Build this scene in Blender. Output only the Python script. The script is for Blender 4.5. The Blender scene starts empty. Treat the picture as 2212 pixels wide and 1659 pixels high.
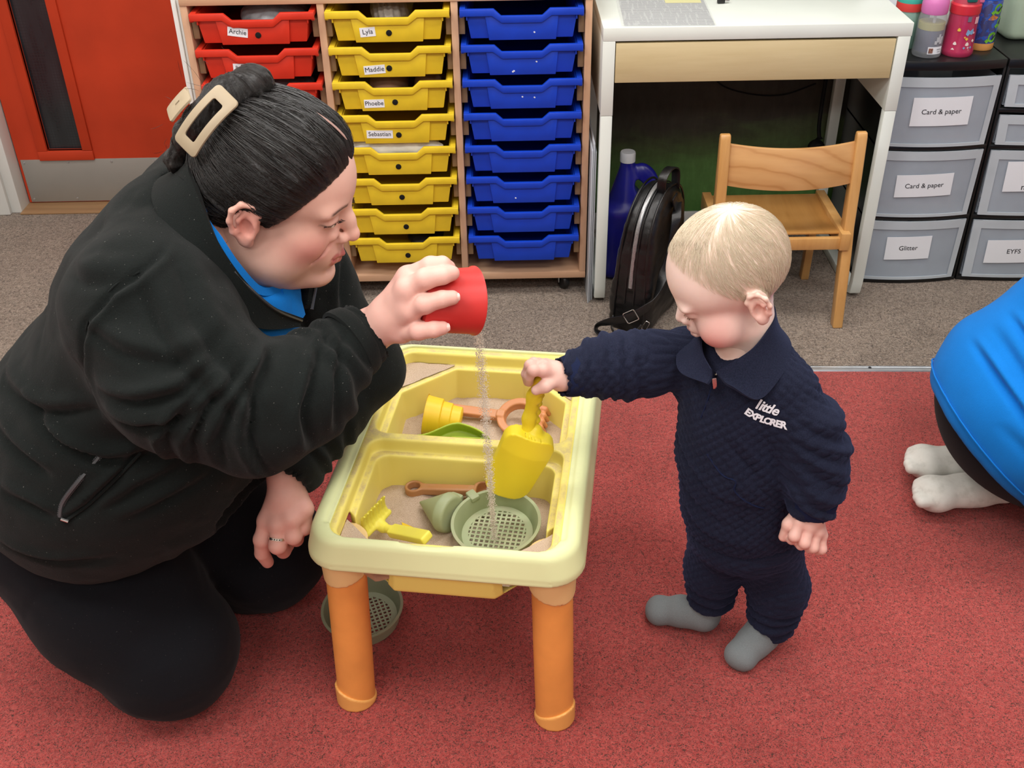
import bpy, bmesh, math, random
import numpy as np
from mathutils import Matrix, Vector, Euler

PI = math.pi
R = math.radians
random.seed(7)
rng = np.random.default_rng(11)
SC = bpy.context.scene
COL = SC.collection

# ------------------------------------------------------------------ camera
cam_d = bpy.data.cameras.new('camera')
cam_o = bpy.data.objects.new('camera', cam_d)
COL.objects.link(cam_o)
cam_d.sensor_fit = 'HORIZONTAL'
cam_d.sensor_width = 36.0
cam_d.lens = 2321.5 / 2212 * 36.0
cam_d.clip_start = 0.02


def _cam_axes(p, y, r):
    cp, sp, cy, sy = math.cos(p), math.sin(p), math.cos(y), math.sin(y)
    f = np.array([sy * cp, cy * cp, -sp]); rt = np.array([cy, -sy, 0.0]); d = np.cross(f, rt)
    cr, sr = math.cos(r), math.sin(r)
    return cr * rt + sr * d, -sr * rt + cr * d, f


_rt, _dn, _fw = _cam_axes(0.59915, 0.003864, 0.016529)
m = Matrix.Identity(4)
for i in range(3):
    m[i][0] = _rt[i]; m[i][1] = -_dn[i]; m[i][2] = -_fw[i]
m[0][3], m[1][3], m[2][3] = -0.2393, -2.5637, 1.4894
cam_o.matrix_world = m
SC.camera = cam_o

# ------------------------------------------------------------------ world, lights, exposure
SC.view_settings.view_transform = 'Standard'
SC.view_settings.look = 'None'
SC.view_settings.gamma = 1.0
SC.view_settings.use_curve_mapping = False
SC.view_settings.exposure = -0.22
world = bpy.data.worlds.new('world'); SC.world = world
world.use_nodes = True
world.node_tree.nodes['Background'].inputs['Color'].default_value = (0.9, 0.95, 1.0, 1)
world.node_tree.nodes['Background'].inputs['Strength'].default_value = 0.25


def ceiling_lamp(x, y, w, sx=0.6, sy=0.6):
    ld = bpy.data.lights.new('ceiling_panel_light', 'AREA')
    ld.shape = 'RECTANGLE'; ld.size = sx; ld.size_y = sy; ld.energy = w
    ld.color = (1.0, 0.985, 0.95)
    lo = bpy.data.objects.new('ceiling_panel_light', ld)
    lo.location = (x, y, 2.49); COL.objects.link(lo)
    return lo


for (lx, ly, lw) in ((-1.35, -0.55, 30), (-1.35, -2.0, 34), (0.35, -2.0, 26), (0.35, -0.55, 26), (-1.35, -3.4, 24), (0.35, -3.4, 24), (1.9, -1.3, 18)):
    ceiling_lamp(lx, ly, lw, 1.2, 0.6)

# ------------------------------------------------------------------ helpers


def srgb(h):
    if isinstance(h, str):
        h = h.lstrip('#'); c = [int(h[i:i + 2], 16) / 255 for i in (0, 2, 4)]
    else:
        c = [v / 255 for v in h]
    return tuple((v / 12.92 if v <= 0.04045 else ((v + 0.055) / 1.055) ** 2.4) for v in c) + (1.0,)


class NT:
    """small wrapper to build node materials"""
    def __init__(s, name):
        s.m = bpy.data.materials.new(name); s.m.use_nodes = True
        s.t = s.m.node_tree; s.n = s.t.nodes; s.b = s.n['Principled BSDF']; s.out = s.n['Material Output']

    def node(s, typ, **kw):
        n = s.n.new(typ)
        for k, v in kw.items():
            if k.startswith('i_'):
                n.inputs[k[2:].replace('_', ' ')].default_value = v
            else:
                setattr(n, k, v)
        return n

    def link(s, a, b): s.t.links.new(a, b)

    def coord(s, scale=(1, 1, 1), kind='Object', rot=(0, 0, 0)):
        tc = s.node('ShaderNodeTexCoord'); mp = s.node('ShaderNodeMapping')
        mp.inputs['Scale'].default_value = scale; mp.inputs['Rotation'].default_value = rot
        s.link(tc.outputs[kind], mp.inputs['Vector']); return mp.outputs['Vector']

    def noise(s, vec, scale, detail=3, rough=0.5, dist=0.0):
        n = s.node('ShaderNodeTexNoise'); n.inputs['Scale'].default_value = scale
        n.inputs['Detail'].default_value = detail; n.inputs['Roughness'].default_value = rough
        n.inputs['Distortion'].default_value = dist
        if vec is not None: s.link(vec, n.inputs['Vector'])
        return n.outputs['Fac']

    def ramp(s, fac, stops, interp='LINEAR'):
        r = s.node('ShaderNodeValToRGB'); r.color_ramp.interpolation = interp
        e = r.color_ramp.elements
        while len(e) < len(stops): e.new(0.5)
        for k, (p, c) in enumerate(stops):
            e[k].position = p; e[k].color = c if len(c) == 4 else tuple(c) + (1,)
        s.link(fac, r.inputs['Fac']); return r.outputs['Color']

    def mix(s, fac, a, b, blend='MIX'):
        n = s.node('ShaderNodeMix'); n.data_type = 'RGBA'; n.blend_type = blend
        for sock, v in ((n.inputs[0], fac), (n.inputs[6], a), (n.inputs[7], b)):
            if hasattr(v, 'is_output') or isinstance(v, bpy.types.NodeSocket): s.link(v, sock)
            else: sock.default_value = v
        return n.outputs[2]

    def bump(s, h, strength=0.3, dist=0.002):
        b = s.node('ShaderNodeBump'); b.inputs['Strength'].default_value = strength
        b.inputs['Distance'].default_value = dist
        s.link(h, b.inputs['Height']); s.link(b.outputs['Normal'], s.b.inputs['Normal']); return b

    def set(s, **kw):
        for k, v in kw.items():
            nm = {'col': 'Base Color', 'rough': 'Roughness', 'metal': 'Metallic', 'spec': 'Specular IOR Level', 'alpha': 'Alpha',
                  'trans': 'Transmission Weight', 'ior': 'IOR', 'sheen': 'Sheen Weight', 'sheenr': 'Sheen Roughness', 'coat': 'Coat Weight', 'sss': 'Subsurface Weight',
                  'sssr': 'Subsurface Radius', 'ssss': 'Subsurface Scale', 'sheent': 'Sheen Tint', 'coatr': 'Coat Roughness'}[k]
            if isinstance(v, bpy.types.NodeSocket): s.link(v, s.b.inputs[nm])
            else: s.b.inputs[nm].default_value = v
        return s


_mats = {}


def plain(name, col, rough=0.5, spec=0.5, metal=0.0, var=0.05, vscale=8, bump=0.0, bscale=200, **kw):
    """single-colour material with slight procedural variation"""
    if name in _mats: return _mats[name]
    t = NT(name); c = srgb(col) if not (isinstance(col, tuple) and len(col) == 4) else col
    v = t.coord()
    n = t.noise(v, vscale, 4)
    d = tuple(max(0, x * (1 - var * 2)) for x in c[:3]) + (1,); l = tuple(min(1, x * (1 + var)) for x in c[:3]) + (1,)
    t.set(col=t.ramp(n, [(0.3, d), (0.7, l)]), rough=rough, spec=spec, metal=metal, **kw)
    if bump:
        t.bump(t.noise(v, bscale, 3), bump, 0.001)
    _mats[name] = t.m
    return t.m


def mesh_from(name, V, Fc, smooth=None, sharp=35):
    me = bpy.data.meshes.new(name)
    me.from_pydata([tuple(v) for v in V], [], [tuple(f) for f in Fc])
    me.update()
    if smooth: shade(me, sharp)
    return me


def shade(me, sharp=35):
    me.polygons.foreach_set('use_smooth', [True] * len(me.polygons))
    if sharp and sharp < 180: me.set_sharp_from_angle(angle=R(sharp))
    me.update()


def obj(name, me, mat=None, parent=None, loc=None, rot=None, scale=None):
    o = bpy.data.objects.new(name, me)
    if mat is not None and me is not None and len(me.materials) == 0:
        me.materials.append(mat)
    COL.objects.link(o)
    if parent is not None: o.parent = parent
    if loc is not None: o.location = loc
    if rot is not None: o.rotation_euler = rot
    if scale is not None: o.scale = scale
    return o


def tag(o, label=None, cat=None, group=None, kind=None):
    if label: o['label'] = label
    if cat: o['category'] = cat
    if group: o['group'] = group
    if kind: o['kind'] = kind
    return o


def empty(name, loc=(0, 0, 0), rot=(0, 0, 0), label=None, cat=None, group=None):
    o = bpy.data.objects.new(name, None); COL.objects.link(o)
    o.location = loc; o.rotation_euler = rot; o.empty_display_size = 0.05
    return tag(o, label, cat, group)


def copy_tree(o, parent=None):
    c = o.copy(); COL.objects.link(c); c.parent = parent
    for ch in o.children: copy_tree(ch, c)
    return c


class MB:
    """collects shapes into one mesh"""
    def __init__(s): s.V = []; s.F = []

    def add(s, V, Fc):
        k = len(s.V); s.V += [Vector(v) for v in V]; s.F += [tuple(i + k for i in f) for f in Fc]; return s

    def box(s, c, sz, rot=None, taper=1.0):
        hx, hy, hz = sz[0] / 2, sz[1] / 2, sz[2] / 2
        V = []
        for z in (-1, 1):
            k = taper if z < 0 else 1
            for x, y in ((-1, -1), (1, -1), (1, 1), (-1, 1)): V.append(Vector((x * hx * k, y * hy * k, z * hz)))
        if rot is not None:
            M = rot if isinstance(rot, Matrix) else Euler(rot).to_matrix()
            V = [M @ v for v in V]
        V = [v + Vector(c) for v in V]
        return s.add(V, [(3, 2, 1, 0), (4, 5, 6, 7), (0, 1, 5, 4), (1, 2, 6, 5), (2, 3, 7, 6), (3, 0, 4, 7)])

    def span(s, a, b):
        return s.box([(a[i] + b[i]) / 2 for i in range(3)], [abs(b[i] - a[i]) for i in range(3)])

    def ring_loft(s, rings, cap=True, closed=True):
        k = len(s.V); n = len(rings[0])
        for r in rings: s.V += [Vector(v) for v in r]
        for i in range(len(rings) - 1):
            for j in range(n if closed else n - 1):
                a = k + i * n + j; b = k + i * n + (j + 1) % n
                s.F.append((a, b, b + n, a + n))
        if cap:
            s.F.append(tuple(reversed(range(k, k + n)))); e = k + (len(rings) - 1) * n
            s.F.append(tuple(range(e, e + n)))
        return s

    def tube(s, path, rad, n=10, cap=True, flat=1.0, up=None):
        """tube along a path; rad scalar or list; flat scales the second axis"""
        P = [Vector(p) for p in path]; rings = []
        rad = rad if hasattr(rad, '__len__') else [rad] * len(P)
        prev = None
        for i, p in enumerate(P):
            t = (P[min(i + 1, len(P) - 1)] - P[max(i - 1, 0)])
            if t.length < 1e-9: t = Vector((0, 0, 1))
            t.normalize()
            if prev is None:
                ref = Vector(up) if up is not None else (Vector((0, 0, 1)) if abs(t.z) < 0.9 else Vector((1, 0, 0)))
                a = t.cross(ref).normalized()
            else:
                a = prev - t * prev.dot(t); a.normalize()
            prev = a; b = a.cross(t)
            rings.append([p + (a * math.cos(q) + b * math.sin(q) * flat) * rad[i] for q in [2 * PI * j / n for j in range(n)]])
        return s.ring_loft(rings, cap)

    def lathe(s, prof, n=24, M=None, cap=True):
        rings = []
        for r, z in prof:
            ring = [Vector((r * math.cos(2 * PI * j / n), r * math.sin(2 * PI * j / n), z)) for j in range(n)]
            rings.append([(M @ v) if M is not None else v for v in ring])
        return s.ring_loft(rings, cap)

    def prism(s, poly, depth, M=None):
        """poly: 2-D points in local xz, extruded along +y by depth"""
        n = len(poly)
        V = [Vector((x, 0, z)) for x, z in poly] + [Vector((x, depth, z)) for x, z in poly]
        if M is not None: V = [M @ v for v in V]
        Fc = [tuple(range(n)), tuple(reversed(range(n, 2 * n)))]
        for i in range(n):
            j = (i + 1) % n; Fc.append((j, i, i + n, j + n))
        return s.add(V, Fc)

    def mesh(s, name, bevel=0, seg=2, smooth=True, sharp=35, bang=30):
        me = mesh_from(name, s.V, s.F)
        bm = bmesh.new(); bm.from_mesh(me)
        bmesh.ops.recalc_face_normals(bm, faces=bm.faces)
        if bevel:
            ed = [e for e in bm.edges if len(e.link_faces) == 2 and e.calc_face_angle(0) > R(bang)]
            bmesh.ops.bevel(bm, geom=ed, offset=bevel, segments=seg, profile=0.5, affect='EDGES', clamp_overlap=True)
        bm.to_mesh(me); bm.free()
        if smooth: shade(me, sharp)
        return me

    def build(s, name, mat, parent=None, bevel=0, seg=2, loc=None, rot=None, **kw):
        return obj(name, s.mesh(name, bevel, seg, **kw), mat, parent, loc, rot)


def smooth_path(pts, n=8):
    """Catmull-Rom through pts"""
    P = [Vector(p) for p in pts]; P = [2 * P[0] - P[1]] + P + [2 * P[-1] - P[-2]]
    out = []
    for i in range(1, len(P) - 2):
        for k in range(n):
            t = k / n; a, b, c, d = P[i - 1], P[i], P[i + 1], P[i + 2]
            out.append(0.5 * ((2 * b) + (c - a) * t + (2 * a - 5 * b + 4 * c - d) * t * t + (3 * b - a - 3 * c + d) * t ** 3))
    out.append(P[-2]); return out


def lerp_list(v, n):
    """resample a list of values to match smooth_path(len(v)) sampling"""
    out = []
    for i in range(len(v) - 1):
        for k in range(n): out.append(v[i] + (v[i + 1] - v[i]) * k / n)
    return out + [v[-1]]


def text_mesh(body, size, depth=0.0002, align='CENTER', shear=0.0, offset=0.0):
    cu = bpy.data.curves.new('lettering', 'FONT'); cu.body = body; cu.size = size; cu.extrude = depth
    cu.align_x = align; cu.align_y = 'CENTER'; cu.shear = shear; cu.offset = offset; cu.resolution_u = 3
    to = bpy.data.objects.new('lettering', cu); COL.objects.link(to)
    bpy.context.view_layer.update()
    dg = bpy.context.evaluated_depsgraph_get()
    me = bpy.data.meshes.new_from_object(to.evaluated_get(dg))
    bpy.data.objects.remove(to); bpy.data.curves.remove(cu)
    return me


def mtx(loc=(0, 0, 0), rot=(0, 0, 0), x=None, z=None):
    """matrix from euler, or from x/z axes"""
    if x is not None:
        X = Vector(x).normalized(); Z = Vector(z); Z = (Z - X * Z.dot(X)).normalized(); Y = Z.cross(X)
        M3 = Matrix((X, Y, Z)).transposed()
        return Matrix.Translation(loc) @ M3.to_4x4()
    return Matrix.Translation(loc) @ Euler(rot).to_matrix().to_4x4()


# ------------------------------------------------------------------ signed-distance modelling (organic shapes)
class SDF:
    def __init__(s, lo, hi, h):
        s.h = h; s.lo = np.array(lo, float)
        s.n = np.maximum(4, np.ceil((np.array(hi, float) - s.lo) / h).astype(int) + 1)
        s.ax = [s.lo[i] + h * np.arange(s.n[i]) for i in range(3)]
        s.F = np.full(tuple(s.n), 9.0, np.float32)

    def sl(s, lo, hi):
        r = []
        for i in range(3):
            a = int(max(0, math.floor((lo[i] - s.lo[i]) / s.h))); b = int(min(s.n[i], math.ceil((hi[i] - s.lo[i]) / s.h) + 1))
            if b <= a: return None
            r.append(slice(a, b))
        return tuple(r)

    def grid(s, sl):
        X = s.ax[0][sl[0]].astype(np.float32)[:, None, None]; Y = s.ax[1][sl[1]].astype(np.float32)[None, :, None]; Z = s.ax[2][sl[2]].astype(np.float32)[None, None, :]
        return X, Y, Z

    def comb(s, sl, d, k, op):
        A = s.F[sl]
        if op == 'add':
            if k > 0:
                h = np.clip(0.5 + 0.5 * (A - d) / k, 0, 1); s.F[sl] = A + (d - A) * h - k * h * (1 - h)
            else: s.F[sl] = np.minimum(A, d)
        elif op == 'sub':
            d = -d
            if k > 0:
                h = np.clip(0.5 - 0.5 * (A - d) / k, 0, 1); s.F[sl] = A + (d - A) * h + k * h * (1 - h)
            else: s.F[sl] = np.maximum(A, d)

    def cone(s, a, b, ra, rb=None, k=0.01, op='add', sq=None):
        """round cone (tapered capsule); sq=(axis vector, factor) flattens across that axis"""
        rb = ra if rb is None else rb
        a = np.array(a, float); b = np.array(b, float); rm = max(ra, rb) + k + 3 * s.h
        sl = s.sl(np.minimum(a, b) - rm, np.maximum(a, b) + rm)
        if sl is None: return s
        X, Y, Z = s.grid(sl); ab = b - a; L = max(1e-9, ab @ ab)
        t = np.clip(((X - a[0]) * ab[0] + (Y - a[1]) * ab[1] + (Z - a[2]) * ab[2]) / L, 0, 1)
        dx = X - a[0] - t * ab[0]; dy = Y - a[1] - t * ab[1]; dz = Z - a[2] - t * ab[2]
        if sq is not None:
            v = np.array(sq[0], float); v /= np.linalg.norm(v); q = (dx * v[0] + dy * v[1] + dz * v[2]) * (1 / sq[1] - 1)
            dx = dx + q * v[0]; dy = dy + q * v[1]; dz = dz + q * v[2]
            d = np.sqrt(dx * dx + dy * dy + dz * dz) - (ra + (rb - ra) * t)
            if sq[1] < 1: d = d * (0.5 + 0.5 * sq[1])
        else:
            d = np.sqrt(dx * dx + dy * dy + dz * dz) - (ra + (rb - ra) * t)
        s.comb(sl, d, k, op); return s

    def chain(s, pts, rad, k=0.01, op='add', sq=None):
        for i in range(len(pts) - 1): s.cone(pts[i], pts[i + 1], rad[i], rad[i + 1], k, op, sq)
        return s

    def ell(s, c, r, k=0.01, op='add', rot=None):
        """ellipsoid, rot = 3x3 (columns are its axes) or euler"""
        c = np.array(c, float); r = np.array(r if hasattr(r, '__len__') else [r] * 3, float)
        if rot is None: M = np.eye(3); ext = r
        else:
            M = np.array(rot if isinstance(rot, (np.ndarray, Matrix)) else Euler(rot).to_matrix())[:3, :3]; ext = np.sqrt((M ** 2) @ (r ** 2))
        ext = ext + k + 3 * s.h
        sl = s.sl(c - ext, c + ext)
        if sl is None: return s
        X, Y, Z = s.grid(sl); X = X - c[0]; Y = Y - c[1]; Z = Z - c[2]
        u = (X * M[0, 0] + Y * M[1, 0] + Z * M[2, 0]); v = (X * M[0, 1] + Y * M[1, 1] + Z * M[2, 1]); w = (X * M[0, 2] + Y * M[1, 2] + Z * M[2, 2])
        k0 = np.sqrt((u / r[0]) ** 2 + (v / r[1]) ** 2 + (w / r[2]) ** 2)
        k1 = np.sqrt((u / r[0] ** 2) ** 2 + (v / r[1] ** 2) ** 2 + (w / r[2] ** 2) ** 2)
        d = k0 * (k0 - 1) / np.maximum(k1, 1e-6)
        s.comb(sl, d, k, op); return s

    def rbox(s, c, half, rad=0.005, k=0.0, op='add', rot=None, taper=0.0, chamf=None):
        """rounded box; taper widens xy with z; chamf=[(sx,sy,size)] cuts vertical corners"""
        c = np.array(c, float); half = np.array(half, float)
        M = np.eye(3) if rot is None else np.array(rot if isinstance(rot, (np.ndarray, Matrix)) else Euler(rot).to_matrix())[:3, :3]
        ext = np.abs(M) @ (half * (1.0 + abs(taper))) + k + 3 * s.h + (max(rad) if isinstance(rad, tuple) else rad)
        sl = s.sl(c - ext, c + ext)
        if sl is None: return s
        X, Y, Z = s.grid(sl); X = X - c[0]; Y = Y - c[1]; Z = Z - c[2]
        u = (X * M[0, 0] + Y * M[1, 0] + Z * M[2, 0]); v = (X * M[0, 1] + Y * M[1, 1] + Z * M[2, 1]); w = (X * M[0, 2] + Y * M[1, 2] + Z * M[2, 2])
        if isinstance(rad, tuple): rxy, rz = rad
        else: rxy = rz = rad
        hx = half[0] * (1 + taper * w / half[2]); hy = half[1] + half[0] * taper * w / half[2]
        qx = np.abs(u) - hx + rxy; qy = np.abs(v) - hy + rxy
        d2 = np.sqrt(np.maximum(qx, 0) ** 2 + np.maximum(qy, 0) ** 2) + np.minimum(np.maximum(qx, qy), 0) - rxy
        if chamf:
            for sx, sy, cs in chamf:
                d2 = np.maximum(d2, (sx * u + sy * v - (half[0] + half[1] - cs)) * 0.7071)
        a = d2 + rz; b = np.abs(w) - half[2] + rz
        d = np.sqrt(np.maximum(a, 0) ** 2 + np.maximum(b, 0) ** 2) + np.minimum(np.maximum(a, b), 0) - rz
        s.comb(sl, d.astype(np.float32), k, op); return s

    def fn(s, f, k=0.0, op='add', lo=None, hi=None):
        sl = s.sl(lo if lo is not None else s.lo, hi if hi is not None else s.lo + s.h * s.n)
        X, Y, Z = s.grid(sl); d = np.broadcast_to(f(X, Y, Z), s.F[sl].shape); s.comb(sl, d, k, op); return s

    def half(s, p, nrm, k=0.0):
        """keep the side of the plane that nrm points away from"""
        nrm = np.array(nrm, float); nrm /= np.linalg.norm(nrm)
        X, Y, Z = s.grid((slice(None),) * 3)
        d = (X - p[0]) * nrm[0] + (Y - p[1]) * nrm[1] + (Z - p[2]) * nrm[2]
        s.comb((slice(None),) * 3, -np.broadcast_to(d, s.F.shape), k, 'sub'); return s

    def mesh_arrays(s, relax=2):
        F = s.F.copy()
        F[0], F[-1] = 9, 9; F[:, 0], F[:, -1] = 9, 9; F[:, :, 0], F[:, :, -1] = 9, 9
        ins = F < 0
        nx, ny, nz = F.shape
        c8 = np.zeros((nx - 1, ny - 1, nz - 1), np.int8)
        for i in (0, 1):
            for j in (0, 1):
                for k in (0, 1): c8 += ins[i:nx - 1 + i, j:ny - 1 + j, k:nz - 1 + k]
        act = (c8 > 0) & (c8 < 8)
        idx = np.full(act.shape, -1, np.int64); cells = np.argwhere(act); idx[act] = np.arange(len(cells))
        P = np.zeros((len(cells), 3)); W = np.zeros(len(cells))
        ci, cj, ck = cells.T
        cor = [(i, j, k) for i in (0, 1) for j in (0, 1) for k in (0, 1)]
        val = {c: F[ci + c[0], cj + c[1], ck + c[2]] for c in cor}
        for a in cor:
            for ax in range(3):
                if a[ax] == 0:
                    b = list(a); b[ax] = 1; b = tuple(b)
                    va, vb = val[a], val[b]; mk = (va < 0) != (vb < 0)
                    t = np.where(mk, va / np.where(mk, va - vb, 1), 0)
                    p = np.tile(np.array(a, float), (len(cells), 1)); p[:, ax] += t
                    P[mk] += p[mk]; W[mk] += 1
        P = P / W[:, None] + cells
        V = s.lo + P * s.h
        quads = []
        for ax in range(3):
            o = [q for q in range(3) if q != ax]
            A = [slice(1, -1)] * 3; A[ax] = slice(0, -1); B = list(A); B[ax] = slice(1, None)
            a = ins[tuple(A)]; b = ins[tuple(B)]
            for sgn in (0, 1):
                e = np.argwhere((a & ~b) if sgn == 0 else (~a & b))
                if not len(e): continue
                e = e.copy(); e[:, o[0]] += 1; e[:, o[1]] += 1
                def g(d0, d1):
                    q = e.copy(); q[:, o[0]] -= d0; q[:, o[1]] -= d1
                    return idx[q[:, 0], q[:, 1], q[:, 2]]
                q = np.stack([g(1, 1), g(0, 1), g(0, 0), g(1, 0)], 1)
                flip = (sgn == 1) ^ (ax == 1)
                quads.append(q[:, ::-1] if flip else q)
        Q = np.concatenate(quads)
        V = laplace(V, Q, relax)
        return V, Q


def laplace(V, Q, it, lam=0.5):
    if it <= 0: return V
    E = np.concatenate([Q[:, [0, 1]], Q[:, [1, 2]], Q[:, [2, 3]], Q[:, [3, 0]]]); n = len(V)
    cnt = np.bincount(E.ravel(), minlength=n).astype(float); cnt[cnt == 0] = 1
    for k in range(it):
        for l in ((lam, -lam * 1.03) if it > 1 else (lam,)):
            S = np.stack([np.bincount(E[:, 0], V[E[:, 1], i], n) + np.bincount(E[:, 1], V[E[:, 0], i], n) for i in range(3)], 1) / cnt[:, None]
            V = V + l * (S - V)
    return V


def normals(V, Q):
    N = np.zeros_like(V); fn = np.cross(V[Q[:, 2]] - V[Q[:, 0]], V[Q[:, 3]] - V[Q[:, 1]])
    for i in range(4):
        for a in range(3): N[:, a] += np.bincount(Q[:, i], fn[:, a], len(V))
    return N / np.maximum(np.linalg.norm(N, axis=1), 1e-12)[:, None]


def vnoise(P, scale, seed=0):
    """smooth value noise on an (n,3) array, range about -1..1"""
    p = np.asarray(P) * scale + 100.0; i = np.floor(p).astype(np.int64); f = p - i; f = f * f * (3 - 2 * f)
    def hsh(a, b, c):
        x = (a * 73856093) ^ (b * 19349663) ^ (c * 83492791) ^ (seed * 2654435761)
        x = (x ^ (x >> 13)) * 1274126177 & 0xFFFFFFFF; x = x ^ (x >> 16)
        return (x & 0xFFFF) / 32767.5 - 1
    out = 0
    for a in (0, 1):
        for b in (0, 1):
            for c in (0, 1):
                w = (f[:, 0] if a else 1 - f[:, 0]) * (f[:, 1] if b else 1 - f[:, 1]) * (f[:, 2] if c else 1 - f[:, 2])
                out = out + w * hsh(i[:, 0] + a, i[:, 1] + b, i[:, 2] + c)
    return out


def np_mesh(name, V, Q, color=None, attrs=None, smooth=True):
    me = bpy.data.meshes.new(name)
    me.vertices.add(len(V)); me.vertices.foreach_set('co', np.asarray(V, np.float32).ravel())
    n = Q.shape[1]
    me.loops.add(Q.size); me.loops.foreach_set('vertex_index', Q.astype(np.int32).ravel())
    me.polygons.add(len(Q)); me.polygons.foreach_set('loop_start', np.arange(0, Q.size, n, dtype=np.int32))
    try: me.polygons.foreach_set('loop_total', np.full(len(Q), n, np.int32))
    except Exception: pass
    me.update(calc_edges=True); me.validate()
    if smooth: me.polygons.foreach_set('use_smooth', [True] * len(me.polygons))
    if color is not None:
        at = me.attributes.new('tone', 'FLOAT_COLOR', 'POINT')
        c = np.ones((len(V), 4), np.float32); c[:, :3] = color; at.data.foreach_set('color', c.ravel())
    for k, v in (attrs or {}).items():
        at = me.attributes.new(k, 'FLOAT_VECTOR', 'POINT'); at.data.foreach_set('vector', np.asarray(v, np.float32).ravel())
    me.update(); return me


def lin(c): return np.array(srgb(c)[:3])


def bump_at(V, c, r):
    """gaussian weight around c"""
    return np.exp(-(((V - np.array(c)) / np.array(r)) ** 2).sum(1))


def sstep(x, a, b):
    t = np.clip((x - a) / (b - a), 0, 1); return t * t * (3 - 2 * t)
# ------------------------------------------------------------------ surface materials
def carpet(name, base, dark, light, fleck, scale, bumpd=0.004):
    t = NT(name); v = t.coord()
    n1 = t.noise(v, scale, 2, 0.55, 1.2); n2 = t.noise(v, scale * 1.25, 1, 0.5, 2.2); n3 = t.noise(v, 2.2, 4, 0.6); n4 = t.noise(v, 9, 3, 0.6)
    c = t.ramp(n1, [(0.30, dark), (0.46, base), (0.72, light)])
    f = t.ramp(n2, [(0.36, (1, 1, 1, 1)), (0.45, (0, 0, 0, 1))])
    c = t.mix(f, c, fleck)
    c = t.mix(0.5, c, t.ramp(n3, [(0.3, (0.72, 0.72, 0.72, 1)), (0.7, (1.12, 1.12, 1.12, 1))]), 'MULTIPLY')
    c = t.mix(0.4, c, t.ramp(n4, [(0.3, (0.8, 0.78, 0.78, 1)), (0.7, (1.1, 1.1, 1.1, 1))]), 'MULTIPLY')
    t.set(col=c, rough=0.95, spec=0.1, sheen=0.15)
    b = t.node('ShaderNodeMath', operation='ADD'); t.link(n1, b.inputs[0]); t.link(n2, b.inputs[1])
    t.bump(b.outputs[0], 0.7, bumpd)
    return t.m


M_red = carpet('red_fleck_carpet', srgb('ac4844'), srgb('963a38'), srgb('bd5c55'), srgb('5a342e'), 170)
M_brown = carpet('brown_loop_carpet', srgb('8d7e70'), srgb('6b5e53'), srgb('a99b8d'), srgb('574c43'), 135, 0.006)
M_wallp = plain('wall_paint', 'd9dbd4', 0.8, 0.2, var=0.02, bump=0.05, bscale=120)
M_white = plain('white_laminate', 'dfe6df', 0.32, 0.5, var=0.015)
M_whitefr = plain('white_gloss_paint', 'd8dad6', 0.45, var=0.03, vscale=5)
M_ceil = plain('ceiling_tiles', 'e6e6e2', 0.9, 0.1, var=0.02)
M_alu = plain('aluminium', 'c4c9cc', 0.35, metal=0.85, var=0.05, vscale=40)
M_steel = plain('brushed_kick_plate', '9c9a94', 0.45, metal=0.35, var=0.04, vscale=3)
M_doorred = plain('door_red', 'b93a1c', 0.55, 0.3, var=0.07, vscale=6, bump=0.04, bscale=90)
M_black = plain('black_plastic', '161718', 0.35, 0.5, var=0.1)
M_blackmat = plain('black_matt', '0e0f10', 0.7, 0.3, var=0.1)
M_ink = plain('ink', '2b2d30', 0.7, 0.2, var=0.0)
M_paper = plain('paper', 'e6eaf0', 0.6, 0.25, var=0.01)
M_chrome = plain('chrome', 'd0d0d0', 0.18, metal=1.0, var=0.02)


def wood(name, c0, c1, c2, axis='X', scale=1.0, rough=0.4, band=18, coat=0.1):
    t = NT(name)
    s = {'X': (1.2, 14, 14), 'Y': (14, 1.2, 14), 'Z': (14, 14, 1.2)}[axis]
    v = t.coord(tuple(q * scale for q in s))
    n = t.noise(v, 1.6, 6, 0.6, 0.6); n2 = t.noise(v, 9, 4, 0.7)
    c = t.ramp(n, [(0.25, srgb(c0)), (0.5, srgb(c1)), (0.78, srgb(c2))])
    c = t.mix(0.25, c, t.ramp(n2, [(0.35, (0.75, 0.68, 0.6, 1)), (0.6, (1, 1, 1, 1))]), 'MULTIPLY')
    t.set(col=c, rough=rough, spec=0.4, coat=coat, coatr=0.3)
    t.bump(n2, 0.04, 0.001)
    return t.m


M_beech = wood('beech_laminate', 'b98f6f', 'c9a283', 'd3b093', 'Z', 0.5, 0.5, coat=0.0)
M_beechx = wood('beech_laminate_h', 'b98f6f', 'c9a283', 'd3b093', 'X', 0.5, 0.5, coat=0.0)
M_runner = plain('runner_brown', '8d7355', 0.6, var=0.08)
M_birch = wood('birch_veneer', 'c3b184', 'cdbd93', 'd6c8a2', 'X', 0.35, 0.42)
M_chairw = wood('chair_beech', 'b98649', 'cb9a5c', 'd8ab6e', 'Z', 0.6, 0.32, coat=0.3)
M_oak = wood('threshold_oak', '7d6144', '977653', 'a98861', 'X', 0.6, 0.5)


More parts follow.
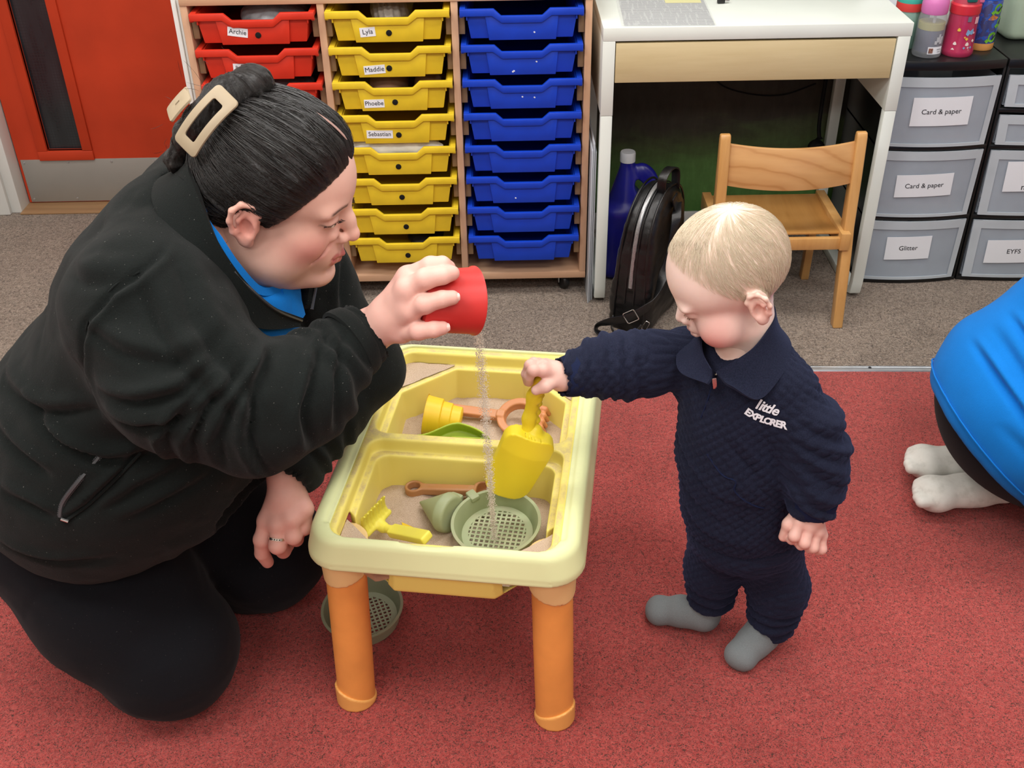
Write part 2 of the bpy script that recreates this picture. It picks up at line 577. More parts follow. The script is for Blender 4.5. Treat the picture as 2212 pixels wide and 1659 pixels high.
def ply_grain():
    """bent-ply back rest with flowing cathedral grain"""
    t = NT('chair_ply'); v = t.coord((1, 1, 1))
    w = t.node('ShaderNodeTexWave', wave_type='BANDS', bands_direction='DIAGONAL')
    w.inputs['Scale'].default_value = 9; w.inputs['Distortion'].default_value = 7; w.inputs['Detail'].default_value = 3; w.inputs['Detail Scale'].default_value = 0.9
    mp = t.coord((0.45, 1, 1.6)); t.link(mp, w.inputs['Vector'])
    c = t.ramp(w.outputs['Fac'], [(0.0, srgb('bb8851')), (0.10, srgb('c8975f')), (1.0, srgb('d0a169'))])
    n = t.noise(t.coord((3, 30, 30)), 3, 4); c = t.mix(0.2, c, t.ramp(n, [(0.3, (0.8, 0.75, 0.7, 1)), (0.7, (1.05, 1.05, 1.05, 1))]), 'MULTIPLY')
    t.set(col=c, rough=0.35, coat=0.3, coatr=0.3); return t.m


M_ply = ply_grain()


def mural():
    t = NT('mural_paint'); v = t.coord()
    sep = t.node('ShaderNodeSeparateXYZ'); t.link(v, sep.inputs[0])
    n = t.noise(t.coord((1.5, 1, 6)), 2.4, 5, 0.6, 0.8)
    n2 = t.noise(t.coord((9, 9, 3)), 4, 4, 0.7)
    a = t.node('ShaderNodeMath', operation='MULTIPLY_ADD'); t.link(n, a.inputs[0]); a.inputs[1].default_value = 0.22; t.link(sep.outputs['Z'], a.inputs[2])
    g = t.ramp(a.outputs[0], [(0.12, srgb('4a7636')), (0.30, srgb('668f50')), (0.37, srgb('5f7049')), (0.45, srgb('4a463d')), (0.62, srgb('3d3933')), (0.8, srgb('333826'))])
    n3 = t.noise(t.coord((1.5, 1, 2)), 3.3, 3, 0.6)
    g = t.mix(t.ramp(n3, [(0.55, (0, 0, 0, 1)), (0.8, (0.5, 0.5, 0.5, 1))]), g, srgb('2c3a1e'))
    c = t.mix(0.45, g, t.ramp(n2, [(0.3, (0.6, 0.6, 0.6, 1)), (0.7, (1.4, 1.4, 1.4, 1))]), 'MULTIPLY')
    t.set(col=c, rough=0.6, spec=0.3); return t.m


# ------------------------------------------------------------------ floor, walls, ceiling
def strip_y(x): return -0.257 - 0.0403 * (x + 1.535)


X0, X1, YF, YB = -3.0, 3.2, -4.6, 0.9
mb = MB(); mb.add([(X0, strip_y(X0), 0), (X1, strip_y(X1), 0), (X1, YB, 0), (X0, YB, 0)], [(0, 1, 2, 3)])
tag(mb.build('floor', M_brown, smooth=False), kind='structure')
mb = MB(); mb.add([(X0, YF, 0), (X1, YF, 0), (X1, strip_y(X1), 0), (X0, strip_y(X0), 0)], [(0, 1, 2, 3)])
tag(mb.build('floor', M_red, smooth=False), kind='structure')
mb = MB()
prof = [(-0.0125, 0.0), (-0.0105, 0.0028), (-0.004, 0.004), (-0.003, 0.0032), (0.003, 0.0032), (0.004, 0.004), (0.0105, 0.0028), (0.0125, 0.0)]
mb.ring_loft([[(x, strip_y(x) + a, b - 0.0005) for a, b in prof] for x in (X0, X1)])
tr = tag(mb.build('trim_1', M_alu, sharp=20), kind='structure')
for k in range(9):
    x = -2.6 + k * 0.62 + 0.16
    s_ = MB(); s_.lathe([(0.004, 0), (0.004, 0.0012), (0.0022, 0.0014)], 10); s_.build('screw', M_ink, tr, loc=(x, strip_y(x), 0.0028))

WY = 0.47
mb = MB(); mb.span((-1.0, WY, 0), (X1, WY + 0.1, 2.5)); tag(mb.build('wall_back', M_wallp, smooth=False), kind='structure')
mb = MB(); mb.span((X0, YF - 0.1, 0), (X1, YF, 2.5)); tag(mb.build('wall_front', M_wallp, smooth=False), kind='structure')
mb = MB(); mb.span((X0 - 0.1, YF, 0), (X0, YB, 2.5)); tag(mb.build('wall_left', M_wallp, smooth=False), kind='structure')
mb = MB(); mb.span((X1, YF, 0), (X1 + 0.1, YB, 2.5)); tag(mb.build('wall_right', M_wallp, smooth=False), kind='structure')
mb = MB(); mb.span((X0, YF, 2.5), (X1, YB, 2.6)); tag(mb.build('ceiling', M_ceil, smooth=False), kind='structure')
mb = MB(); mb.span((X0, 0.66, 0), (-1.90, 0.76, 2.5)); mb.span((-1.9, 0.72, 2.05), (-1.0, 0.82, 2.5)); mb.span((-1.0, WY + .1, 0), (-0.95, 0.82, 2.5))
tag(mb.build('wall_door_side', M_wallp, smooth=False), kind='structure')
mb = MB(); mb.span((-0.99, WY - 0.014, 0), (X1, WY, 0.055)); tag(mb.build('baseboard_back', M_whitefr, bevel=0.003), kind='structure')
mb = MB(); mb.span((X0, 0.645, 0), (-1.93, 0.66, 0.09)); tag(mb.build('baseboard_left', M_whitefr, bevel=0.003), kind='structure')
# mural painted on a board behind the desk
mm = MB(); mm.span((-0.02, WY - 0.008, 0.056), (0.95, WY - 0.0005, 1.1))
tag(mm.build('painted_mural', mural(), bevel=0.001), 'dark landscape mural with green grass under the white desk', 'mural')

# ------------------------------------------------------------------ door with vision panel and kick plate
dr = empty('door_1', (-1.805, 0.72, 0.008)); tag(dr, kind='structure')
gx0, gx1 = 0.105, 0.217
mb = MB()
mb.span((0, 0, 0), (gx0, 0.044, 2.0)); mb.span((gx1, 0, 0), (0.84, 0.044, 2.0)); mb.span((gx0, 0, 0), (gx1, 0.044, 0.178)); mb.span((gx0, 0, 1.75), (gx1, 0.044, 2.0))
mb.build('door_leaf', M_doorred, dr, smooth=False)
mb = MB()
b = 0.032
for (a0, a1, c0, c1) in ((gx0 - b, gx0, 0.178, 1.75), (gx1, gx1 + b, 0.178, 1.75), (gx0 - b, gx1 + b, 0.178 - b, 0.178), (gx0 - b, gx1 + b, 1.75, 1.78)):
    mb.span((a0, -0.009, c0), (a1, 0.012, c1))
mb.build('glazing_bead', M_doorred, dr, bevel=0.0025)


def wired_glass():
    t = NT('wired_glass'); v = t.coord((110, 110, 110))
    sep = t.node('ShaderNodeSeparateXYZ'); t.link(v, sep.inputs[0])
    def fr(o):
        f = t.node('ShaderNodeMath', operation='FRACT'); t.link(o, f.inputs[0]); g = t.node('ShaderNodeMath', operation='GREATER_THAN'); t.link(f.outputs[0], g.inputs[0]); g.inputs[1].default_value = 0.82; return g.outputs[0]
    mx = t.node('ShaderNodeMath', operation='MAXIMUM'); t.link(fr(sep.outputs['X']), mx.inputs[0]); t.link(fr(sep.outputs['Z']), mx.inputs[1])
    n = t.noise(t.coord((6, 6, 1.5)), 3, 3)
    base = t.ramp(n, [(0.3, srgb('14161a')), (0.7, srgb('2c3236'))])
    t.set(col=t.mix(mx.outputs[0], base, srgb('232629')), rough=0.16, spec=0.6); return t.m


mb = MB(); mb.span((gx0, 0.014, 0.178), (gx1, 0.022, 1.75)); mb.build('pane', wired_glass(), dr, smooth=False)
mb = MB(); mb.span((0.008, -0.0025, 0.002), (0.83, 0.0005, 0.148)); kp = mb.build('kick_plate', M_steel, dr, bevel=0.001)
for x in (0.018, 0.16, 0.30, 0.44, 0.58, 0.72, 0.82):
    for z in (0.012, 0.138):
        s_ = MB(); s_.lathe([(0.004, 0), (0.0035, 0.0015), (0.001, 0.0018)], 10, mtx((x, -0.0022, z), (R(90), 0, 0))); s_.build('screw', M_alu, kp)
mb = MB(); mb.span((-1.845, 0.655, 0), (-1.808, 0.76, 2.05)); mb.span((-1.92, 0.64, 0), (-1.84, 0.662, 2.1))
tag(mb.build('trim_2', M_whitefr, bevel=0.004), kind='structure')
mb = MB(); mb.span((-1.81, 0.64, 0.0), (-1.0, 0.76, 0.006)); tag(mb.build('trim_3', M_oak, bevel=0.002), kind='structure')
mb = MB(); mb.span((-1.024, 0.062, 0.0), (-1.013, 0.12, 0.86)); mb.span((-1.0125, 0.068, 0.0), (-1.0065, 0.12, 0.86))
tag(mb.build('trim_4', M_whitefr, bevel=0.0015), kind='structure')

# ------------------------------------------------------------------ tray cabinet
cab = empty('tray_cabinet', (-0.5125, 0.055, 0), label='three-column beech tray cabinet on castors full of coloured trays', cat='cabinet')
CX = -0.5125
posts = (-0.9945, -0.6705, -0.3525, -0.0305)
for k, px_ in enumerate(posts):
    mb = MB(); mb.span((px_ - 0.0085 - CX, 0, 0.073), (px_ + 0.0085 - CX, 0.40, 0.803)); mb.build('side_panel' if k in (0, 3) else 'divider_panel', M_beech, cab, bevel=0.0012)
mb = MB(); mb.span((-1.003 - CX, -0.002, 0.803), (-0.022 - CX, 0.40, 0.823)); mb.build('cabinet_top', M_beechx, cab, bevel=0.0015)
mb = MB(); mb.span((-1.003 - CX, 0, 0.053), (-0.022 - CX, 0.40, 0.073)); mb.build('cabinet_base', M_beechx, cab, bevel=0.0015)
mb = MB(); mb.span((-1.003 - CX, 0.394, 0.073), (-0.022 - CX, 0.40, 0.803)); mb.build('back_board', M_beechx, cab)
for (x, y) in ((-0.95, 0.04), (-0.08, 0.04), (-0.95, 0.35), (-0.08, 0.35)):
    mb = MB(); mb.lathe([(0.006, -0.011), (0.021, -0.009), (0.024, -0.004), (0.024, 0.004), (0.021, 0.009), (0.006, 0.011)], 20, mtx((x - CX, y, 0.024), (0, R(90), R(25))))
    c_ = mb.build('castor_wheel', M_black, cab)
    mb = MB(); mb.box((x - CX, y + .012, 0.045), (0.03, 0.03, 0.014)); mb.box((x - CX - 0.013, y + 0.006, 0.035), (0.004, 0.03, 0.028)); mb.box((x - CX + 0.013, y + 0.006, 0.035), (0.004, 0.03, 0.028)); mb.build('castor_fork', M_alu, c_, bevel=0.002)
COLX = (-0.8325, -0.5115, -0.1915)
ROWZ = [0.788 - 0.0852 * i for i in range(8)]
run_me = None
for cx_ in COLX:
    for rz in ROWZ:
        for sd in (-1, 1):
            if run_me is None:
                mb = MB(); mb.span((-0.0075, 0, -0.022), (0.0075, 0.37, 0.022)); run_me = mb.mesh('runner', bevel=0.001); run_me.materials.append(M_runner)
            obj('runner', run_me, None, cab, loc=(cx_ + sd * 0.1445 - CX, 0.012, rz - 0.044))

TRAYC = {'red': 'd0331f', 'yellow': 'e3c42c', 'blue': '0c3fc0'}


def tray_meshes(colname):
    M = plain('tray_' + colname, TRAYC[colname], 0.45, 0.45, var=0.05, vscale=20, bump=0.04, bscale=400)
    top = [(-0.148, 0), (-0.067, 0), (-0.049, -0.0165), (0.049, -0.0165), (0.067, 0), (0.148, 0)]
    bot = [(x * (0.985 if abs(x) < 0.06 else 1.0) + (0.004 if abs(abs(x) - .067) < 1e-6 and x > 0 else (-0.004 if abs(abs(x) - .067) < 1e-6 else 0)), z - 0.0165) for x, z in top]
    def band(mb, up_, lo_, y0, y1):
        """strip of quads between an upper and a lower polyline, extruded from y0 to y1"""
        return mb.ring_loft([[(a[0], y0, a[1]), (a[0], y1, a[1]), (b_[0], y1, b_[1]), (b_[0], y0, b_[1])] for a, b_ in zip(up_, lo_)])
    rim = MB(); band(rim, top, bot, 0.0, 0.011)
    for sd in (-1, 1):
        rim.span((sd * 0.148, 0.011, -0.011), (sd * 0.134, 0.385, 0)); rim.span((sd * 0.148, 0.004, -0.020), (sd * 0.140, 0.016, -0.016))
        rim.span((sd * 0.129, 0.005, -0.027), (sd * 0.133, 0.014, -0.016))
    rim.span((-0.148, 0.37, -0.011), (0.148, 0.385, 0))
    rm = rim.mesh('rim', bevel=0.0014); rm.materials.append(M)
    body = MB()
    fr = [(-0.134, -0.004), (-0.067, -0.004), (-0.05, -0.02), (0.05, -0.02), (0.067, -0.004), (0.134, -0.004), (0.126, -0.066), (0.121, -0.07), (-0.121, -0.07), (-0.126, -0.066)]
    band(body, fr[:6], [(-0.123, -0.07), (-0.064, -0.07), (-0.048, -0.07), (0.048, -0.07), (0.064, -0.07), (0.123, -0.07)], 0.0115, 0.0145)
    for sd in (-1, 1):
        V = [(sd * 0.134, 0.012, -0.004), (sd * 0.131, 0.012, -0.004), (sd * 0.131, 0.38, -0.004), (sd * 0.134, 0.38, -0.004), (sd * 0.123, 0.012, -0.07), (sd * 0.120, 0.012, -0.07), (sd * 0.12, 0.375, -0.07), (sd * 0.123, 0.375, -0.07)]
        body.add(V, [(0, 1, 2, 3), (7, 6, 5, 4), (0, 4, 5, 1), (1, 5, 6, 2), (2, 6, 7, 3), (3, 7, 4, 0)])
    body.span((-0.122, 0.012, -0.071), (0.122, 0.378, -0.068)); body.span((-0.132, 0.375, -0.07), (0.132, 0.378, -0.004))
    bm_ = body.mesh('tray_body', bevel=0.0008); bm_.materials.append(M)
    pan = MB(); band(pan, [(-0.088, -0.014), (-0.070, -0.014), (-0.05, -0.031), (0.05, -0.031), (0.070, -0.014), (0.088, -0.014)], [(-0.079, -0.074), (-0.065, -0.074), (-0.046, -0.074), (0.046, -0.074), (0.065, -0.074), (0.082, -0.074)], 0.0045, 0.0135)
    pm = pan.mesh('front_panel', bevel=0.0012); pm.materials.append(M)
    return rm, bm_, pm


TM = {c: tray_meshes(c) for c in TRAYC}
dot_me = MB().lathe([(0.0072, 0), (0.0072, 0.0012), (0.006, 0.0016)], 18, mtx((0, 0, 0), (R(90), 0, 0))).mesh('dot'); dot_me.materials.append(M_blackmat)
names = {(0, 0): ('Archie', -0.871, .741, -8, .048, .021, .0155), (0, 1): ('Bethany', -0.871, .655, -2, .048, .020, .0115), (1, 0): ('Lyla', -0.561, .736, 4, .037, .022, .0165),
         (1, 1): ('Maddie', -.552, .645, 4, .052, .021, .0165), (1, 2): ('Phoebe', -.56, .56, 1, .050, .0205, .0155), (1, 3): ('Sebastian', -.553, .48, -1, .066, .0205, .0155)}
dots = {(0, 0): -0.823, (0, 1): -.827, (0, 2): -.825, (1, 0): -.51, (1, 1): -.516, (1, 2): -.508, (1, 3): -.505, (1, 4): -.512, (1, 5): -.509, (1, 6): -.504, (1, 7): -.505}
content = {(0, 0): 'holding folded clothes', (1, 0): 'with the sole of a grey shoe', (1, 2): 'holding brown shoes', (1, 4): 'holding a white fleece'}
ordn = ['top', 'second', 'third', 'fourth', 'fifth', 'sixth', 'seventh', 'lowest']
for ci, cname in enumerate(('red', 'yellow', 'blue')):
    for ri in range(8):
        nm = names.get((ci, ri))
        lab = '%s plastic tray, %s tray of its column in the cabinet' % (cname, ordn[ri]) if ri in (0, 7) else '%s plastic tray, %s from the top of its cabinet column' % (cname, ordn[ri])
        if nm: lab = '%s plastic tray with a white name sticker, %s tray of its cabinet column' % (cname, ordn[ri])
        t_ = empty('storage_tray', (COLX[ci], 0.036, ROWZ[ri]), label=lab, cat='tray', group='plastic trays in the beech cabinet')
        rm, bm_, pm = TM[cname]
        obj('rim', rm, None, t_); obj('tray_body', bm_, None, t_); obj('front_panel', pm, None, t_)
        if (ci, ri) in dots:
            obj('round_sticker', dot_me, None, t_, loc=(dots[(ci, ri)] - COLX[ci], 0.0044, -0.052))
        if nm:
            w, h = nm[4], nm[5]
            mb = MB(); mb.span((-w / 2, -0.0008, -h / 2), (w / 2, 0, h / 2))
            lb = mb.build('name_sticker', M_paper, t_, loc=(nm[1] - COLX[ci], 0.0044, nm[2] - ROWZ[ri] + 0.003), rot=(0, R(nm[3] * -1 if nm[3] < 0 else -nm[3]), 0), smooth=False)
            lm = text_mesh(nm[0], nm[6]); lm.materials.append(M_ink)
            obj('lettering', lm, None, lb, loc=(0, -0.001, 0.0005), rot=(R(90), 0, 0))
        elif ci == 2 and ri in (0, 1, 2, 5):
            for (u, w_) in (((0.03, -0.056),), ((-0.02, -0.064), (-0.023, -0.066), (0.035, -0.042)), ((0.0, -0.044), (0.03, -0.046)), ((-0.02, -0.06),))[(0, 1, 2, 5).index(ri)]:
                mb = MB(); mb.box((u, 0.0042, w_), (0.004, 0.0006, 0.003), (0, R(30), 0)); mb.build('paper_scrap', M_paper, t_, smooth=False)

# things kept in the trays
M_greyrub = plain('grey_rubber', '9a938a', 0.8, var=0.1, bump=0.3, bscale=60)
M_fleecew = plain('white_fleece', 'e8ebe8', 0.95, 0.1, var=0.04, bump=0.6, bscale=160, sheen=0.3)
M_tan = plain('tan_suede', '8a6a55', 0.9, var=0.15, bump=0.3, bscale=120)


def lump(name, mat, c, r, seed, amp, h, label, cat, fr=30, flat=None, rot=None):
    s = SDF(np.array(c) - np.array(r) * 1.5, np.array(c) + np.array(r) * 1.5, h)
    s.ell(c, r, 0, rot=rot); V, Q = s.mesh_arrays(1); N = normals(V, Q)
    V = V + N * (vnoise(V, fr, seed) * amp + vnoise(V, fr * 2.3, seed + 1) * amp * 0.5)[:, None]
    if flat is not None: V[:, 2] = np.maximum(V[:, 2], flat)
    return tag(obj(name, np_mesh(name, V, Q), mat), label, cat)


# grey shoe sole in the top yellow tray, ridged
s = SDF((-0.62, 0.03, 0.70), (-0.42, 0.36, 0.85), 0.004)
s.ell((-0.512, 0.19, 0.7605), (0.052, 0.125, 0.040), 0); V, Q = s.mesh_arrays(2); N = normals(V, Q)
V = V + N * (0.0022 * np.sign(np.sin((V[:, 0] + 0.25 * V[:, 2]) * 420)))[:, None] * (V[:, 2] > 0.75)[:, None]
tag(obj('shoe', np_mesh('shoe', V, Q), M_greyrub), 'grey shoe with ridged sole in the top yellow tray', 'shoe')
lump('folded_clothes', plain('grey_cloth', '8d8f92', 0.9, var=0.25, vscale=25, bump=0.4, bscale=60), (-0.80, 0.17, 0.755), (0.085, 0.11, 0.036), 3, 0.006, 0.005, 'grey and red folded clothes in the top red tray', 'clothes', flat=0.722)
lump('clear_bag', plain('clear_bag', '6d6468', 0.2, 0.6, var=0.3, vscale=30), (-0.805, 0.17, 0.583), (0.082, 0.11, 0.034), 5, 0.005, 0.005, 'crumpled clear bag in the third red tray', 'bag', flat=0.55)
lump('shoe', M_tan, (-0.53, 0.16, 0.58), (0.05, 0.1, 0.036), 9, 0.003, 0.005, 'brown suede shoe in the third yellow tray', 'shoe', flat=0.55)
lump('shoe', M_tan, (-0.43, 0.16, 0.58), (0.036, 0.1, 0.033), 12, 0.003, 0.005, 'smaller brown suede shoe beside another in the third yellow tray', 'shoe', flat=0.55)
s = SDF((-0.65, 0.03, 0.37), (-0.37, 0.3, 0.50), 0.004)
s.ell((-0.56, 0.10, 0.433), (0.075, 0.042, 0.023), 0).ell((-0.48, 0.105, 0.434), (0.072, 0.042, 0.022), 0.010).ell((-0.605, 0.10, 0.440), (0.028, 0.038, 0.014), 0.01).ell((-0.550, 0.079, 0.435), (0.080, 0.024, 0.022), 0.006).ell((-0.465, 0.079, 0.433), (0.070, 0.024, 0.023), 0.008)
V, Q = s.mesh_arrays(2); N = normals(V, Q); V = V + N * (vnoise(V, 45, 4) * 0.003 + vnoise(V, 110, 5) * 0.0012)[:, None]; V[:, 2] = np.maximum(V[:, 2], .382)
tag(obj('white_fleece', np_mesh('white_fleece', V, Q), M_fleecew), 'crumpled white fleece spilling over the fifth yellow tray', 'clothing')
lump('dark_pouch', plain('dark_pouch', '1f2226', 0.5, var=0.2), (-0.46, 0.14, 0.156), (0.05, 0.08, 0.025), 15, 0.003, 0.005, 'small dark pouch in the lowest yellow tray', 'pouch', flat=0.126)

# clear document wallets leaning between the cabinet and the desk
M_wallet = NT('clear_wallet').set(col=srgb('cfd6dd'), rough=0.25, alpha=0.72).m
for k, (x, z1, y0, wl) in enumerate(((-0.0165, 0.44, 0.005, 'clear document wallet stood against the beech cabinet side'), (-0.0115, 0.455, 0.012, 'tallest clear document wallet between the cabinet and the desk'), (-0.006, 0.43, 0.02, 'shortest clear document wallet standing next to the desk leg'))):
    mb = MB(); mb.prism([(0, 0), (0, z1), (0.004, z1 + 0.004), (0.004, 0.0)], 0.24, Matrix.Translation((x - 0.002, y0, 0.001)))
    o = mb.build('document_wallet', M_wallet, bevel=0.001)
    tag(o, wl, 'wallet', 'document wallets beside the desk')

# ------------------------------------------------------------------ white desk
desk = empty('desk', (0, 0, 0), label='white desk with a birch drawer front and tubular side legs', cat='desk')
mb = MB(); mb.span((0, 0, 0.718), (0.735, 0.45, 0.75)); mb.build('desk_top', M_white, desk, bevel=0.0015)
for sd, xa in ((0, 0.0), (1, 0.703)):
    mb = MB(); mb.span((xa, 0.0, 0.535), (xa + 0.030, 0.45, 0.718)); sp = mb.build('side_panel', M_white, desk, bevel=0.001)
    if sd:
        for (z_, y_) in ((0.60, 0.06), (0.625, 0.06)):
            q = MB(); q.lathe([(0.0025, 0), (0.0025, 0.001)], 8, mtx((xa - 0.001, y_ + 0.03, z_), (0, R(90), 0))); q.build('shelf_pin_hole', M_ink, sp)
    mb = MB()
    x_ = xa + 0.015
    pth = [(x_, 0.0125, 0.535), (x_, 0.0125, 0.05), (x_, 0.017, 0.022), (x_, 0.042, 0.013), (x_, 0.40, 0.013), (x_, 0.425, 0.022), (x_, 0.433, 0.05), (x_, 0.433, 0.535)]
    rings = []
    for i, p in enumerate(pth):
        a = Vector(pth[max(i - 1, 0)]); b_ = Vector(pth[min(i + 1, len(pth) - 1)]); tt = (b_ - a).normalized(); nn = Vector((1, 0, 0)).cross(tt)
        p = Vector(p); rings.append([p + Vector((sx * 0.0149, 0, 0)) + nn * (sn * 0.0125) for sx, sn in ((-1, -1), (1, -1), (1, 1), (-1, 1))])
    mb.ring_loft(rings); mb.build('leg_frame', M_white, desk, bevel=0.003)
mb = MB(); mb.span((0.032, 0.001, 0.6175), (0.7, 0.018, 0.7125)); dw = mb.build('drawer_front', M_birch, desk, bevel=0.001)
mb = MB(); mb.span((0.045, 0.018, 0.63), (0.69, 0.40, 0.64)); mb.span((0.045, 0.018, 0.63), (0.055, 0.40, 0.70)); mb.span((0.68, 0.018, 0.63), (0.69, 0.40, 0.70)); mb.span((0.045, 0.39, 0.63), (0.69, 0.40, 0.70)); mb.build('drawer_box', M_white, dw)


def printed():
    t = NT('printed_page'); v = t.coord((1, 1, 1))
    sep = t.node('ShaderNodeSeparateXYZ'); t.link(v, sep.inputs[0])
    f = t.node('ShaderNodeMath', operation='MULTIPLY'); t.link(sep.outputs['Y'], f.inputs[0]); f.inputs[1].default_value = 110
    fr = t.node('ShaderNodeMath', operation='FRACT'); t.link(f.outputs[0], fr.inputs[0])
    g = t.node('ShaderNodeMath', operation='GREATER_THAN'); t.link(fr.outputs[0], g.inputs[0]); g.inputs[1].default_value = 0.55
    n = t.noise(t.coord((160, 14, 1)), 1, 2); g2 = t.node('ShaderNodeMath', operation='GREATER_THAN'); t.link(n, g2.inputs[0]); g2.inputs[1].default_value = 0.42
    mlt = t.node('ShaderNodeMath', operation='MULTIPLY'); t.link(g.outputs[0], mlt.inputs[0]); t.link(g2.outputs[0], mlt.inputs[1])
    t.set(col=t.mix(mlt.outputs[0], srgb('d2d5d6'), srgb('a6aaae')), rough=0.18); return t.m


pg = empty('paper_sheet', (0.16, 0.125, 0.7505), (0, 0, R(-2)), label='printed sheet in a clear pocket on the white desk', cat='paper')
mb = MB(); mb.span((-0.105, -0.115, 0), (0.108, 0.13, 0.0012)); mb.build('page', printed(), pg, smooth=False)
mb = MB(); mb.span((-0.112, -0.118, 0.0012), (0.112, 0.135, 0.0016)); mb.build('clear_pocket', NT('pocket').set(col=srgb('f2f4f4'), rough=0.12, alpha=0.25).m, pg, smooth=False)
mb = MB(); mb.span((0.01, 0.075, 0.0016), (0.10, 0.13, 0.0019)); mb.build('yellow_note', plain('yellow_note', 'd8d4a0', 0.6), pg, smooth=False)
pn = empty('memory_stick', (0.317, 0.195, 0.756), (0, 0, R(5)), label='small black memory stick lying on the white desk', cat='memory stick')
mb = MB(); mb.box((-0.006, 0, 0), (0.019, 0.011, 0.010)); mb.build('case', M_black, pn, bevel=0.002)
mb = MB(); mb.box((0.009, 0, 0), (0.012, 0.007, 0.005)); mb.build('plug', M_chrome, pn, bevel=0.0005)

# ------------------------------------------------------------------ child's beech chair
ch = empty('child_chair', (0.465, 0, 0), label="small beech child's chair with curved backrest pushed under the desk", cat='chair')
for sd in (-1, 1):
    mb = MB(); x_ = sd * 0.166
    prof = [((-0.153, 0.0), (-0.123, 0.0)), ((-0.122, 0.20), (-0.086, 0.20)), ((-0.106, 0.27), (-0.070, 0.27)), ((-0.096, 0.40), (-0.064, 0.40)), ((-0.085, 0.50), (-0.062, 0.50)), ((-0.080, 0.512), (-0.066, 0.512))]
    out = [p[0] for p in prof] + [p[1] for p in reversed(prof)]
    mb.prism([(-y, z) for y, z in out], 0.026, mtx((x_ - 0.013, 0, 0), (0, 0, 0)) @ Matrix(((0, 1, 0, 0), (-1, 0, 0, 0), (0, 0, 1, 0), (0, 0, 0, 1))))
    mb.build('back_leg', M_chairw, ch, bevel=0.004, seg=3)
    mb = MB(); mb.ring_loft([[(x_ * 0.86 + a * 0.011, 0.118 + b_ * 0.014 + t_ * 0.01, z) for a, b_ in ((-1, -1), (1, -1), (1, 1), (-1, 1))] for z, t_ in ((0, 1), (0.235, 0))])
    mb.build('front_leg', M_chairw, ch, bevel=0.003)
    mb = MB(); mb.span((x_ * 0.935 - 0.012, -0.125, 0.215), (x_ * 0.935 + 0.012, 0.145, 0.262)); mb.build('seat_rail', M_chairw, ch, bevel=0.002)
mb = MB(); nn = 10
rg = []
for i in range(nn + 1):
    y = -0.10 + 0.235 * i / nn
    z = 0.256 - 0.008 * math.sin(PI * i / nn); rg.append([(-0.146, y, z - 0.006), (0.146, y, z - 0.006), (0.146, y, z), (-0.146, y, z)])
mb.ring_loft(rg); mb.build('seat', wood('seat_ply', 'a9763c', 'bb884a', 'c99a5b', 'Y', 0.6, 0.3, coat=0.4), ch, bevel=0.0015)
mb = MB(); mb.span((-0.146, -0.118, 0.215), (0.146, -0.103, 0.247)); mb.build('rear_rail', M_chairw, ch, bevel=0.002)
mb = MB(); mb.span((-0.14, 0.12, 0.20), (0.14, 0.134, 0.235)); mb.build('front_rail', M_chairw, ch, bevel=0.002)
rg = []
for i in range(21):
    u = -1 + i / 10; x = u * 0.160; yb = -0.076 - 0.026 * (1 - u * u); dz = -0.007 * (1 - u * u) if True else 0
    rg.append([(x, yb - 0.012 + 0.0, 0.384 + dz), (x, yb - 0.003, 0.384 + dz), (x, yb + 0.012, 0.487 + dz), (x, yb + 0.003, 0.487 + dz)])
mb = MB(); mb.ring_loft(rg); mb.build('backrest', M_ply, ch, bevel=0.0015)

# cables hanging at the back of the desk
mb = MB(); mb.tube(smooth_path([(0.33, 0.44, 0.70), (0.345, 0.435, 0.55), (0.37, 0.43, 0.47), (0.46, 0.428, 0.435), (0.56, 0.428, 0.43), (0.65, 0.43, 0.46)]), 0.0025, 6)
tag(mb.build('cable', M_blackmat), 'thin black cable drooping behind the white desk', 'cable')
cb = empty('power_adapter', (0.672, 0.40, 0), label='black power adapter and cable hung by the rear desk leg', cat='adapter')
mb = MB(); mb.tube(smooth_path([(0.004, 0.03, 0.70), (0.002, 0.02, 0.5), (-0.004, 0.0, 0.36), (0.0, -0.01, 0.31)]), [0.006] * 24 + [0.012], 8); mb.build('cord', M_blackmat, cb)
mb = MB(); mb.lathe([(0.012, -0.02), (0.022, -0.012), (0.024, 0.0), (0.022, 0.012), (0.012, 0.02)], 18, mtx((-0.006, -0.012, 0.285), (R(70), 0, 0))); mb.build('adapter_body', M_blackmat, cb)
mb = MB(); mb.box((-0.012, -0.015, 0.255), (0.03, 0.012, 0.022), (0, R(15), 0)); mb.build('white_tag', M_paper, cb, bevel=0.001)

# ------------------------------------------------------------------ drawer towers
def frosted(name, col, alpha):
    t = NT(name); n = t.noise(t.coord((2, 2, 2)), 6, 3)
    t.set(col=t.ramp(n, [(0.3, srgb(col)), (0.7, tuple(min(1, c * 1.12) for c in srgb(col)[:3]) + (1,))]), rough=0.3, alpha=alpha, spec=0.4); return t.m


M_frost = frosted('frosted_plastic', 'b9c4d0', 0.55)
M_frost2 = frosted('frosted_rim', 'c4cdd4', 0.78)


def bow(x, w): return -0.016 * (1 - (2 * x / w) ** 2)


